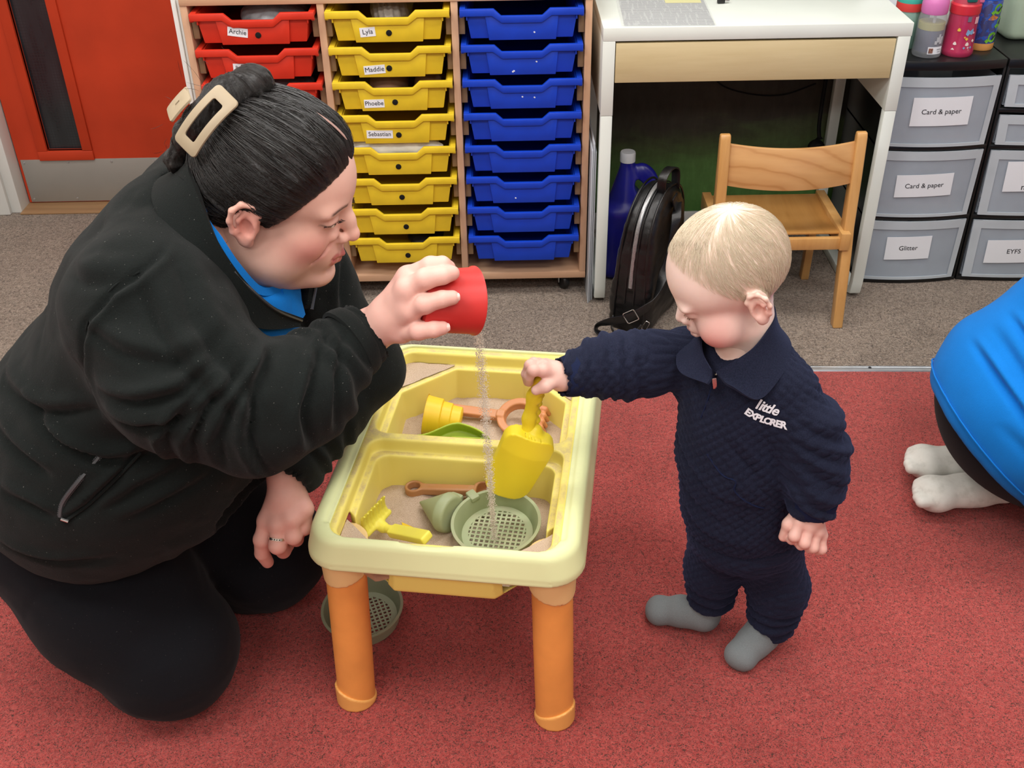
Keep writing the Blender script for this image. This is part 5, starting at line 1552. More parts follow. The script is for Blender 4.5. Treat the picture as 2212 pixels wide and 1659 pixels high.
# right hand round the red cup, left hand resting by the table
RH = dict(
    arm=[(-0.4640, -1.3300, 0.7051), (-0.4272, -1.3050, 0.7221)],
    i=[(-0.3697, -1.3050, 0.8036), (-0.3387, -1.3120, 0.8233), (-0.3234, -1.3120, 0.8257), (-0.3160, -1.3080, 0.8193)],
    m=[(-0.3680, -1.3320, 0.8019), (-0.3445, -1.3380, 0.8195), (-0.3222, -1.3320, 0.8205), (-0.3104, -1.3240, 0.8195)],
    r=[(-0.3670, -1.3380, 0.7746), (-0.3460, -1.3500, 0.7895), (-0.3234, -1.3500, 0.7959), (-0.3103, -1.3460, 0.7954)],
    p=[(-0.3816, -1.3280, 0.7345), (-0.3566, -1.3515, 0.7500), (-0.3360, -1.3570, 0.7545), (-0.3247, -1.3530, 0.7540)],
    t=[(-0.4205, -1.2850, 0.7097), (-0.3880, -1.2550, 0.6983), (-0.3523, -1.2600, 0.7210), (-0.3287, -1.2560, 0.7250)])
LH = dict(
    arm=[(-0.5468, -1.1800, 0.4633), (-0.5890, -1.2500, 0.4248)],
    i=[(-0.6220, -1.2850, 0.3646), (-0.6323, -1.2980, 0.3377), (-0.6375, -1.2950, 0.3053), (-0.6345, -1.2850, 0.2765)],
    m=[(-0.6004, -1.2980, 0.3689), (-0.6044, -1.3150, 0.3399), (-0.6045, -1.2900, 0.3047), (-0.5997, -1.2750, 0.3027)],
    r=[(-0.5788, -1.2980, 0.3798), (-0.5788, -1.3100, 0.3541), (-0.5820, -1.2850, 0.3244), (-0.5805, -1.2700, 0.3256)],
    p=[(-0.5618, -1.2880, 0.3896), (-0.5637, -1.2950, 0.3595), (-0.5699, -1.2700, 0.3333), (-0.5732, -1.2600, 0.3362)],
    t=[(-0.6088, -1.2500, 0.3868), (-0.6238, -1.2450, 0.3489), (-0.6256, -1.2500, 0.3187)])


def hand_arrays(H, rs, h, palm_r, wrist_r, tone, knuck, kk=0.010, fk=0.003, back=(0, -1, 0), crease='b9786c'):
    P = np.concatenate([np.array(v) for v in H.values()]); lo = P.min(0) - 0.035; hi = P.max(0) + 0.035
    s = SDF(lo, hi, h)
    a0, w0 = np.array(H['arm'][0]), np.array(H['arm'][1])
    s.cone(a0, w0, wrist_r * 1.12, wrist_r, 0.0)
    K = {f: np.array(H[f][0]) for f in 'imrp' if f in H}
    for f, k0 in K.items():
        s.cone(w0 + (k0 - w0) * 0.08, k0, palm_r * 1.15, rs[f][0] * 1.06, kk)
    mid = sum(K.values()) / len(K); s.ell((mid + w0) / 2, (palm_r * 1.5,) * 3, kk)
    ks = list(K.values())
    for a, b in zip(ks[:-1], ks[1:]): s.cone(a, b, rs['m'][0] * 0.8, rs['m'][0] * 0.8, kk)
    if 't' in H: s.chain(H['t'], rs['t'], 0.006)
    F0 = s.F.copy()
    for f in 'imrp':
        if f not in H: continue
        g = SDF(lo, hi, h); g.chain(H[f], rs[f], 0.002)
        # small knuckle swell
        g.ell(H[f][1], (rs[f][1] * 1.07,) * 3, 0.004)
        d = g.F; A = s.F; k = fk
        near = np.minimum(A, d); hh = np.clip(0.5 + 0.5 * (A - d) / k, 0, 1)
        s.F = A + (d - A) * hh - k * hh * (1 - hh)
    V, Q = s.mesh_arrays(2)
    C = np.tile(lin(tone), (len(V), 1))
    for f in 'imrp':
        if f in H:
            C = tint(C, 0.45 * bump_at(V, H[f][1], (0.011,) * 3), knuck); C = tint(C, 0.35 * bump_at(V, H[f][0], (0.014,) * 3), knuck)
            C = tint(C, 0.45 * bump_at(V, H[f][-1], (0.012,) * 3), knuck)
    return V, Q, C


RS = dict(i=[.0150, .0128, .0118, .0100], m=[.0150, .0132, .0120, .0102], r=[.0145, .0128, .0115, .0098], p=[.0140, .0122, .0112, .0092], t=[.017, .0155, .0135, .0115])
rh = hand_arrays(RH, RS, 0.0018, 0.017, 0.032, 'e3b5a8', 'd58f84', kk=0.012)
RS2 = dict(RS); RS2['t'] = [.016, .014, .011]
lh = hand_arrays(LH, RS2, 0.0018, 0.017, 0.032, 'd8a597', 'c9857a', kk=0.012)
# hidden upper body that joins head, arms and hands
s = SDF((-1.1, -1.5, 0.2), (-0.35, -0.85, 0.90), 0.010)
s.cone((-0.69, -1.198, 0.80), (-0.94, -1.15, 0.40), 0.10, 0.14, 0.05)
s.chain([(-0.70, -1.198, 0.77), (-0.69, -1.36, 0.78), (-0.562, -1.428, 0.672), (-0.45, -1.32, 0.712)], [0.07, 0.05, 0.036, 0.028], 0.03)
s.chain([(-0.70, -1.198, 0.77), (-0.67, -1.04, 0.78), (-0.50, -1.08, 0.52), (-0.55, -1.19, 0.455)], [0.07, 0.05, 0.036, 0.028], 0.03)
V, Q = s.mesh_arrays(1); core = (V, Q, np.tile(lin('dfae9c'), (len(V), 1)))
V, Q, C = merge([head_part, rh, lh, core])
wbody = wpart('body', np_mesh('body', V, Q, C), M_skin)


def nail(parent, c, axis, nrm, w, l, mat, off):
    A = Vector(axis).normalized(); N_ = Vector(nrm); N_ = (N_ - A * N_.dot(A)).normalized(); B = A.cross(N_); rg = []
    for i in range(6):
        u = -1 + 2 * i / 5; ww = w * (1 - 0.25 * max(0, u) ** 2 - 0.2 * max(0, -u) ** 2)
        rg.append([Vector(c) + A * (u * l) + B * (v * ww) - N_ * (0.0035 * v * v * (w / 0.006)) + N_ * (0.0005 if q else -0.0006) for q, v in ((1, -1), (1, -.5), (1, 0), (1, .5), (1, 1), (0, 1), (0, 0), (0, -1))])
    o = MB().ring_loft(rg).build('fingernail', mat, None); o.parent = parent; o.location = -Vector(off); return o


M_nail = plain('nail', 'e8bfb4', 0.25, 0.5, var=0.02)
for f, yo in (('m', -0.0075), ('r', -0.0075), ('p', -0.0070)):
    a, b = np.array(RH[f][2]), np.array(RH[f][3]); ax = b - a; c = b + ax / np.linalg.norm(ax) * 0.003 + np.array([0, -0.0070, 0.0045])
    nail(wm, c, ax, (0.0, -0.8, 0.55), 0.0062, 0.0078, M_nail, wm.location)
# wedding band
rc = (np.array(LH['m'][0]) * 0.35 + np.array(LH['m'][1]) * 0.65); ra = np.array(LH['m'][1]) - np.array(LH['m'][0])
Mx = mtx(rc, x=np.cross(ra, (0, 0, 1)) if abs(ra[2]) < 0.9 * np.linalg.norm(ra) else (1, 0, 0), z=ra)
n = 36; rg = []
for r_, z in ((0.0142, -0.0022), (0.0152, -0.0019), (0.0152, 0.0019), (0.0142, 0.0022), (0.0142, -0.0022)): rg.append([Mx @ Vector((r_ * math.cos(2 * PI * k / n), r_ * math.sin(2 * PI * k / n), z)) for k in range(n)])
o = MB().ring_loft(rg, cap=False).build('ring', plain('silver_ring', 'd8d2c8', 0.2, metal=1.0), None); o.parent = wm; o.location = -Vector(wm.location); o['label'] = 'silver ring with dark stones'
for k in range(5):
    a = R(-90 - 30 + 15 * k); p = Mx @ Vector((0.0153 * math.cos(a), 0.0153 * math.sin(a), 0)); q = MB().lathe([(0.0008, -0.0006), (0.0012, 0), (0.0008, 0.0006)], 8, Matrix.Translation(p)).build('ring_stone', M_ink, None); q.parent = o

# eyes
for sy in (-1, 1):
    n = 20; ring_ = []
    ec = np.array([0.0838, sy * 0.031, 0.0140]); g = np.array([0.98, 0.05, -0.16]); g /= np.linalg.norm(g); Mg = mtx((0, 0, 0), x=np.cross(g, (0, 1, 0)), z=g); r_ = 0.0117
    prof_ = [(r_ * math.sin(q), r_ * math.cos(q)) for q in np.linspace(PI * 0.98, 0.02, 18)]
    mb = MB(); mb.lathe(prof_, 24, Mg); me_ = mb.mesh('eye'); P_ = np.array([v.co[:] for v in me_.vertices]); cz = (P_ @ g) / r_
    col_ = np.tile(lin('e4dcd6'), (len(P_), 1)); col_ = tint(col_, sstep(cz, 0.868, 0.885), '3d2a1e'); col_ = tint(col_, sstep(cz, 0.955, 0.962), '0a0706')
    at = me_.attributes.new('tone', 'FLOAT_COLOR', 'POINT'); c4 = np.ones((len(P_), 4), np.float32); c4[:, :3] = col_; at.data.foreach_set('color', c4.ravel())
    Pw = w2w(P_ + ec)
    for v, p in zip(me_.vertices, Pw): v.co = p
    if sy == -1: M_eye = NT('eye'); M_eye.set(col=M_eye.node('ShaderNodeAttribute', attribute_name='tone').outputs['Color'], rough=0.12, coat=0.5)
    wpart('eye', me_, M_eye.m)

# ---- hair
s = SDF((-0.17, -0.115, -0.12), (0.13, 0.115, 0.21), 0.0023)
s.ell((-0.004, 0, 0.054), (0.108, 0.088, 0.092), 0.0); s.ell((0.040, 0, 0.052), (0.060, 0.072, 0.063), 0.02)
s.ell((-0.055, 0, 0.0), (0.055, 0.070, 0.062), 0.03)
for sy in (-1, 1):
    s.ell((0.020, sy * 0.060, 0.022), (0.045, 0.022, 0.032), 0.015)
# cut away the face side and the nape
s.half((0.0895, 0, 0.0744), (0.80, 0, -0.60), 0.010)
s.ell((0.090, 0, -0.036), (0.080, 0.13, 0.058), 0.012, 'sub')
s.half((-0.05, 0, -0.060), (0.35, 0, -1), 0.015)
for sy in (-1, 1): s.ell((-0.004, sy * 0.096, -0.012), (0.024, 0.034, 0.036), 0.006, 'sub')
V, Q = s.mesh_arrays(2)
_e = -((V - np.array([0.0895, 0, 0.0744])) @ np.array([0.8, 0, -0.6]))
V = V - normals(V, Q) * (0.0075 * (1 - sstep(_e, 0.0, 0.040)) * (V[:, 2] > -0.02))[:, None]
# twisted knot at the crown
s = SDF((-0.20, -0.09, 0.0), (0.0, 0.09, 0.22), 0.0023)
s.chain([(-0.106, 0.012, 0.030), (-0.108, -0.020, 0.056), (-0.093, -0.030, 0.086), (-0.072, -0.014, 0.124), (-0.050, 0.006, 0.140), (-0.034, 0.028, 0.124)], [0.018, 0.022, 0.024, 0.025, 0.024, 0.014], 0.008)
s.chain([(-0.110, 0.024, 0.058), (-0.094, 0.032, 0.090), (-0.072, 0.022, 0.118)], [0.020, 0.024, 0.018], 0.008)
s.chain([(-0.112, -0.020, 0.05), (-0.122, -0.026, 0.018), (-0.118, -0.022, -0.012)], [0.018, 0.014, 0.006], 0.008)
Vk, Qk = s.mesh_arrays(2)
pole = np.array([-0.10, 0, 0.040]); pole /= np.linalg.norm(pole)


def hair_flow(V, pole, cen=(0, 0, 0.045)):
    d = V - np.array(cen); d = d / np.linalg.norm(d, axis=1)[:, None]
    u = np.arccos(np.clip(d @ pole, -1, 1)); e1 = np.cross(pole, [0, 1, 0]); e1 /= np.linalg.norm(e1); e2 = np.cross(pole, e1)
    return u, np.arctan2(d @ e2, d @ e1)


u, az = hair_flow(V, pole)
N = normals(V, Q)
strand = vnoise(np.stack([u * 2.2, az * 26, az * 0], 1), 1.0, 3) * 0.0020 + vnoise(np.stack([u * 4.5, az * 70, az * 0], 1), 1.0, 9) * 0.0011
part_w = np.exp(-(V[:, 1] / 0.0045) ** 2) * sstep(V[:, 0], -0.02, 0.02) * (V[:, 2] > 0.06)
V = V + N * (strand * (0.25 + 0.75 * sstep(_e, 0.004, 0.030)) - 0.0045 * part_w)[:, None]
uk = Vk[:, 2] * 8; ak = np.arctan2(Vk[:, 1], Vk[:, 0] + 0.09); Nk = normals(Vk, Qk)
Vk = Vk + Nk * (vnoise(np.stack([uk * 1.2 + ak, (ak * 3 + uk * 2) * 6, Vk[:, 2] * 120], 1), 1.0, 4) * 0.0022)[:, None]
fl = np.concatenate([np.stack([u, az, u * 0], 1), np.stack([uk * 0.4 + ak * 0.2, ak + uk, uk * 0], 1)])
Va, Qa, _ = merge([(V, Q, V), (Vk, Qk, Vk)])
hair = wpart('hair', np_mesh('hair', w2w(Va), Qa, attrs={'flow': fl}), M_hair); hair['label'] = 'dark brown hair swept back into a knot'
# scalp line of the parting
pts = []
for k in range(14):
    a = R(48 + 52 * k / 13); pts.append(w2w(np.array([[0.0995 * math.cos(a) + 0.012, 0.0, 0.052 + 0.0865 * math.sin(a) + 0.001]]))[0])
o = MB().tube(pts, [0.0006] + [0.0022] * 8 + [0.0016] * 4 + [0.0004], 6, flat=0.6).build('parting', plain('scalp', '9a7a70', 0.6), None); o.parent = hair; o['label'] = 'pale parting line'


def strands(name, count, seed, mat, seg, rad, path_fn, parent, off):
    """many thin hair tubes (3-sided) in one mesh"""
    rr = np.random.default_rng(seed); VV, QQ, FL = [], [], []; k = 0
    for i in range(count):
        P = path_fn(rr, i)
        if P is None: continue
        P = np.asarray(P); t = np.gradient(P, axis=0); t /= np.maximum(np.linalg.norm(t, axis=1), 1e-9)[:, None]
        ref = np.array([0.3, 0.5, 0.8]); a = np.cross(t, ref); a /= np.maximum(np.linalg.norm(a, axis=1), 1e-9)[:, None]; b = np.cross(t, a)
        m_ = len(P); r_ = rad * np.minimum(1, np.minimum(np.arange(m_) + 0.4, (m_ - 1 - np.arange(m_)) + 0.25) / 2)[:, None]
        ring = [P + a * r_ * math.cos(q) + b * r_ * math.sin(q) for q in (0, 2 * PI / 3, 4 * PI / 3)]
        VV.append(np.stack(ring, 1).reshape(-1, 3)); FL.append(np.stack([np.linspace(0, 1, m_).repeat(3), np.full(m_ * 3, rr.uniform(0, 40)), np.zeros(m_ * 3)], 1))
        I = k + np.arange(m_ * 3).reshape(m_, 3)
        for j in range(3): QQ.append(np.stack([I[:-1, j], I[:-1, (j + 1) % 3], I[1:, (j + 1) % 3], I[1:, j]], 1))
        k += m_ * 3
    V = np.concatenate(VV); Q = np.concatenate(QQ)
    o = obj(name, np_mesh(name, V, Q, attrs={'flow': np.concatenate(FL)}), mat); o.parent = parent
    if off is not None: o.location = -Vector(off)
    return o


# surface lookup by direction for strands: ray-less, use nearest vertex in direction space
_dirs = (V - np.array([0, 0, 0.045])); _len = np.linalg.norm(_dirs, axis=1); _dirs = _dirs / _len[:, None]
_key = {}
_cu = np.round(u * 40).astype(int); _ca = np.round(az * 20).astype(int)
for a_, b_, l_ in zip(_cu, _ca, _len): _key[(a_, b_)] = max(_key.get((a_, b_), 0), l_)
e1 = np.cross(pole, [0, 1, 0]); e1 /= np.linalg.norm(e1); e2 = np.cross(pole, e1)


def wstrand(rr, i):
    a = rr.uniform(-PI, PI); u0 = rr.uniform(0.5, 2.2); L = rr.uniform(0.35, 0.9); out = []; da = rr.normal(0, 0.05)
    lift = abs(rr.normal(0, 0.0007)) + 0.0004
    for k in range(11):
        uu = u0 - L * k / 10
        if uu < 0.25: break
        aa = a + da * k / 10; l = _key.get((int(round(uu * 40)), int(round(aa * 20))))
        if l is None: return None
        d = pole * math.cos(uu) + (e1 * math.cos(aa) + e2 * math.sin(aa)) * math.sin(uu)
        out.append(np.array([0, 0, 0.045]) + d * (l + lift * math.sin(PI * k / 10) + 0.0002))
    return w2w(np.array(out)) if len(out) > 4 else None


st = strands('loose_strands', 1500, 5, M_hair, 10, 0.00045, wstrand, hair, None); st['kind'] = 'stuff'


def flyaway(rr, i):
    base = np.array([-0.10 + rr.normal(0, 0.018), rr.normal(0, 0.03) - 0.01, rr.uniform(-0.01, 0.15)]) if i < 60 else np.array([rr.uniform(-0.06, -0.02), -0.080 + rr.normal(0, 0.004), rr.uniform(-0.04, 0.02)])
    d = np.array([-0.5 + rr.normal(0, .4), rr.normal(0, 0.5), rr.normal(-0.1, 0.6)]) if i < 60 else np.array([-0.6 + rr.normal(0, .3), -0.15 + rr.normal(0, .2), -0.5 + rr.normal(0, .3)])
    L = rr.uniform(0.010, 0.026); cv = rr.normal(0, 0.25, 3)
    return w2w(np.array([base + d * L * t + cv * L * t * t for t in np.linspace(0, 1, 8)]))


fa = strands('flyaway_hair', 70, 8, M_hair, 8, 0.00022, flyaway, hair, None); fa['kind'] = 'stuff'
# baby hairs at the temple and lashes
def lash(rr, i):
    sy = -1 if i % 2 == 0 else 1; t = rr.uniform(0, 1); e = 0.018 + 0.029 * t
    p = np.array([0.0975 - 0.0135 * t * t, sy * e, 0.0172 - 0.003 * (2 * t - 1) ** 2]); d = np.array([0.8 - 0.6 * t, sy * (0.2 + 0.8 * t), -0.25]); d /= np.linalg.norm(d)
    return w2w(np.array([p + d * 0.0075 * q + np.array([0, 0, 0.0035]) * q * q for q in np.linspace(0, 1, 6)]))


la = strands('eyelashes', 90, 21, plain('lash', '120c0a', 0.6), 6, 0.00035, lash, wm, wm.location); la['kind'] = 'stuff'

# ---- claw clip
M_clip = plain('beige_clip', 'a5967c', 0.5, 0.4, var=0.03)
clip = empty('hair_clip'); clip.parent = wm; clip.location = -Vector(wm.location); clip['label'] = 'beige matt claw clip with open rectangular jaws'


def ring_plate(name, c, lx, ly, wx, wy, thick, Mo, bend, parent, hollow=True, cr=0.006):
    """curved rectangular frame"""
    def outl(a, b, r):
        P = []
        for (sx, sy, q0) in ((1, 1, 0), (-1, 1, 90), (-1, -1, 180), (1, -1, 270)):
            for k in range(5):
                q = R(q0 + 22.5 * k); P.append((sx * (a - r) + r * math.cos(q), sy * (b - r) + r * math.sin(q)))
        Z = []
        for i in range(len(P)):
            p, q = P[i], P[(i + 1) % len(P)]; d = math.hypot(q[0] - p[0], q[1] - p[1]); m_ = max(1, int(d / 0.008))
            for k in range(m_): Z.append((p[0] + (q[0] - p[0]) * k / m_, p[1] + (q[1] - p[1]) * k / m_))
        return Z
    O = outl(lx, ly, cr); n = len(O)
    I = [(x * wx / lx, y * wy / ly) for x, y in O]
    def B(p, z): return Mo @ Vector((p[0], p[1], z - bend * p[0] * p[0] - bend * 0.8 * p[1] * p[1]))
    rg = [[B(p, 0) for p in O], [B(p, thick) for p in O], [B(p, thick) for p in I], [B(p, 0) for p in I], [B(p, 0) for p in O]]
    mb = MB(); mb.ring_loft(rg, cap=False)
    return mb.build(name, M_clip, parent, bevel=0.001)


pa, pb = Vector((-0.5860, -1.252, 1.0380)), Vector((-0.6440, -1.272, 0.9800))
Mo = mtx((pa + pb) / 2, x=(pb - pa), z=(-0.30, -0.80, 0.42))
ring_plate('jaw', None, 0.046, 0.0195, 0.030, 0.0085, 0.0032, Mo, 4.0, clip)
Mo2 = mtx(Vector((-0.652, -1.228, 1.018)), x=(0.66, 0.15, 0.62), z=(-0.75, -0.35, 0.55))
ring_plate('grip_plate', None, 0.020, 0.019, 0.004, 0.002, 0.003, Mo2, 3.0, clip, cr=0.004)
Mo3 = mtx((pa + pb) / 2 + Vector((0.004, 0.056, -0.012)), x=(pb - pa), z=(-0.30, 0.80, 0.42))
ring_plate('jaw', None, 0.046, 0.0195, 0.030, 0.0085, 0.0032, Mo3, 4.0, clip)

# ---- leggings
s = SDF((-1.36, -1.50, -0.02), (-0.48, -0.78, 0.56), 0.006)
s.ell((-0.97, -1.13, 0.30), (0.17, 0.21, 0.15), 0.0)
s.chain([(-1.00, -1.19, 0.27), (-0.90, -1.275, 0.205), (-0.815, -1.325, 0.130)], [0.135, 0.130, 0.112], 0.05)
s.chain([(-0.815, -1.325, 0.115), (-0.84, -1.31, 0.085), (-1.00, -1.16, 0.085), (-1.22, -0.99, 0.06)], [0.108, 0.092, 0.085, 0.05], 0.03)
s.chain([(-0.95, -1.04, 0.28), (-0.82, -1.05, 0.21), (-0.695, -1.085, 0.125)], [0.135, 0.13, 0.113], 0.05)
s.chain([(-0.70, -1.085, 0.110), (-0.73, -1.075, 0.085), (-0.90, -0.98, 0.085), (-1.10, -0.86, 0.06)], [0.105, 0.092, 0.085, 0.05], 0.03)
V, Q = s.mesh_arrays(3); N = normals(V, Q); V = V + N * (vnoise(V, 9, 5) * 0.004 + vnoise(V * [1, 1, 2], 28, 6) * 0.0012)[:, None]
V[:, 2] = np.maximum(V[:, 2], 0.001)
wpart('leggings', np_mesh('leggings', V, Q), M_legg)
# stockinged feet behind her
for p0, p1 in (((-1.21, -0.985, 0.05), (-1.33, -0.88, 0.035)), ((-1.10, -0.86, 0.05), (-1.22, -0.75, 0.035))):
    s = SDF(np.minimum(p0, p1) - 0.07, np.maximum(p0, p1) + 0.07, 0.006); s.cone(p0, p1, 0.042, 0.030, 0); V, Q = s.mesh_arrays(2); V[:, 2] = np.maximum(V[:, 2], 0.001)
    wpart('sock', np_mesh('sock', V, Q), M_legg)

# ---- polo shirt (collar and placket visible in the neck opening)
s = SDF((-0.80, -1.36, 0.58), (-0.46, -1.04, 0.92), 0.0035)
s.ell((-0.645, -1.198, 0.715), (0.105, 0.105, 0.135), 0.0)
s.half((-0.60, -1.198, 0.775), (0.6, 0, 1), 0.01)
V, Q = s.mesh_arrays(2)
wpolo = wpart('polo_shirt', np_mesh('polo_shirt', V, Q), M_polo)


def loft_sheet(name, A, B, th, mat, parent, n=6, off=None, bulge=0.0, rows=4):
    """sheet between two paths with thickness"""
    A = smooth_path(A, n); B = smooth_path(B, n); rg = []
    for a, b in zip(A, B):
        a, b = Vector(a), Vector(b); rg.append([a.lerp(b, k / (rows - 1)) for k in range(rows)])
    m_ = len(rg); top = [[None] * rows for _ in rg]; bot = [[None] * rows for _ in rg]
    for i in range(m_):
        for k in range(rows):
            t1 = rg[min(i + 1, m_ - 1)][k] - rg[max(i - 1, 0)][k]; t2 = rg[i][min(k + 1, rows - 1)] - rg[i][max(k - 1, 0)]
            nn = t1.cross(t2); nn.normalize(); bl = bulge * math.sin(PI * k / (rows - 1))
            top[i][k] = rg[i][k] + nn * (th / 2 + bl); bot[i][k] = rg[i][k] - nn * (th / 2 - bl)
    rings = [top[i] + bot[i][::-1] for i in range(m_)]
    o = MB().ring_loft(rings).build(name, mat, parent, bevel=0)
    if off is not None: o.location = -Vector(off)
    return o


# polo collar: folded band round the neck
loft_sheet('polo_collar', [(-0.556, -1.222, 0.754), (-0.576, -1.264, 0.771), (-0.594, -1.288, 0.819), (-0.611, -1.290, 0.860), (-0.632, -1.263, 0.885), (-0.630, -1.20, 0.912), (-0.61, -1.14, 0.89), (-0.58, -1.125, 0.83), (-0.54, -1.16, 0.77)],
           [(-0.560, -1.240, 0.746), (-0.580, -1.275, 0.766), (-0.600, -1.298, 0.816), (-0.616, -1.298, 0.858), (-0.640, -1.270, 0.880), (-0.650, -1.20, 0.895), (-0.63, -1.115, 0.87), (-0.59, -1.105, 0.81), (-0.535, -1.15, 0.745)], 0.004, M_polo, wpolo)
# placket edges
loft_sheet('placket', [(-0.556, -1.236, 0.752), (-0.552, -1.238, 0.72), (-0.545, -1.230, 0.692)], [(-0.540, -1.205, 0.752), (-0.538, -1.207, 0.72), (-0.536, -1.205, 0.692)], 0.004, M_polo, wpolo, bulge=0.002)

# ---- fleece jacket: trunk, sleeves, stand collar
s = SDF((-1.32, -1.60, 0.26), (-0.32, -0.82, 1.00), 0.0055)
s.ell((-0.715, -1.198, 0.740), (0.140, 0.200, 0.145), 0.0, rot=(0, R(40), 0))           # chest / shoulders
s.ell((-0.785, -1.195, 0.655), (0.135, 0.215, 0.22), 0.06, rot=(0, R(40), 0))             # back
s.ell((-0.80, -1.20, 0.50), (0.205, 0.235, 0.185), 0.07)                                # belly
s.ell((-0.900, -1.175, 0.44), (0.185, 0.25, 0.185), 0.08)                                 # hips
s.ell((-0.70, -1.198, 0.845), (0.055, 0.10, 0.045), 0.05, rot=(0, R(45), 0))           # nape / shoulder yoke
# hem cut: rises towards the front
s.fn(lambda X, Y, Z: Z - (0.325 + 0.10 * np.clip((X + 0.80) / 0.2, 0, 1) ** 2 + 0.02 * np.sin(X * 9)), 0.012, 'sub')
SHR, ELR, WRR = np.array([-0.705, -1.355, 0.790]), np.array([-0.572, -1.424, 0.676]), np.array([-0.452, -1.318, 0.712])
SHL, ELL, WRL = np.array([-0.685, -1.045, 0.790]), np.array([-0.490, -1.085, 0.525]), np.array([-0.582, -1.236, 0.442])
s.chain([SHR, (-0.655, -1.405, 0.725), ELR], [0.105, 0.096, 0.082], 0.045)
s.chain([ELR, (-0.515, -1.385, 0.682), WRR], [0.080, 0.070, 0.050], 0.02)
s.cone(WRR, WRR + (WRR - ELR) * 0.08, 0.051, 0.049, 0.006)
s.chain([SHL, (-0.59, -1.05, 0.66), ELL], [0.105, 0.090, 0.075], 0.045)
s.chain([ELL, (-0.535, -1.15, 0.485), WRL], [0.076, 0.066, 0.052], 0.02)
# neck opening
nk0 = np.array([-0.690, -1.198, 0.800]); nkd = np.array([0.62, 0, 0.78])
s.cone(nk0, nk0 + nkd * 0.20, 0.070, 0.085, 0.008, 'sub')
s.cone((-0.60, -1.205, 0.79), (-0.525, -1.208, 0.685), 0.062, 0.014, 0.012, 'sub')
# cuffs hollow
d = (WRR - ELR) / np.linalg.norm(WRR - ELR); s.cone(WRR + d * 0.002, WRR + d * 0.08, 0.041, 0.043, 0.004, 'sub'); s.cone(WRR + d * 0.082, WRR + d * 0.12, 0.07, 0.07, 0.0, 'sub')
d = (WRL - ELL) / np.linalg.norm(WRL - ELL); s.cone(WRL + d * 0.000, WRL + d * 0.08, 0.040, 0.042, 0.004, 'sub'); s.cone(WRL + d * 0.078, WRL + d * 0.10, 0.07, 0.07, 0.0, 'sub')
V, Q = s.mesh_arrays(3); N = normals(V, Q)


def crease(V, N, D, pts, depth, width, side=None, ax=(0, 2)):
    """dent/ridge pair along a polyline drawn in the x-z plane"""
    P = np.array(pts, float); best = np.full(len(V), 9.0); sgn = np.zeros(len(V)); tt = np.zeros(len(V)); n = len(P) - 1
    p2 = V[:, list(ax)]
    for i in range(n):
        a, b = P[i], P[i + 1]; ab = b - a; L = ab @ ab; t = np.clip(((p2 - a) @ ab) / L, 0, 1); q = p2 - a - t[:, None] * ab; d = np.linalg.norm(q, axis=1)
        m_ = d < best; best[m_] = d[m_]; sgn[m_] = np.sign(ab[0] * q[m_, 1] - ab[1] * q[m_, 0]); tt[m_] = (i + t[m_]) / n
    fade = np.sin(np.clip(tt, 0, 1) * PI) ** 0.6
    w = np.exp(-(best / width) ** 2); r_ = np.exp(-((best - 1.6 * width) / (1.2 * width)) ** 2) * (sgn > 0)
    k = fade * (-depth * w + 0.75 * depth * r_)
    if side is not None: k = k * side
    return D + k


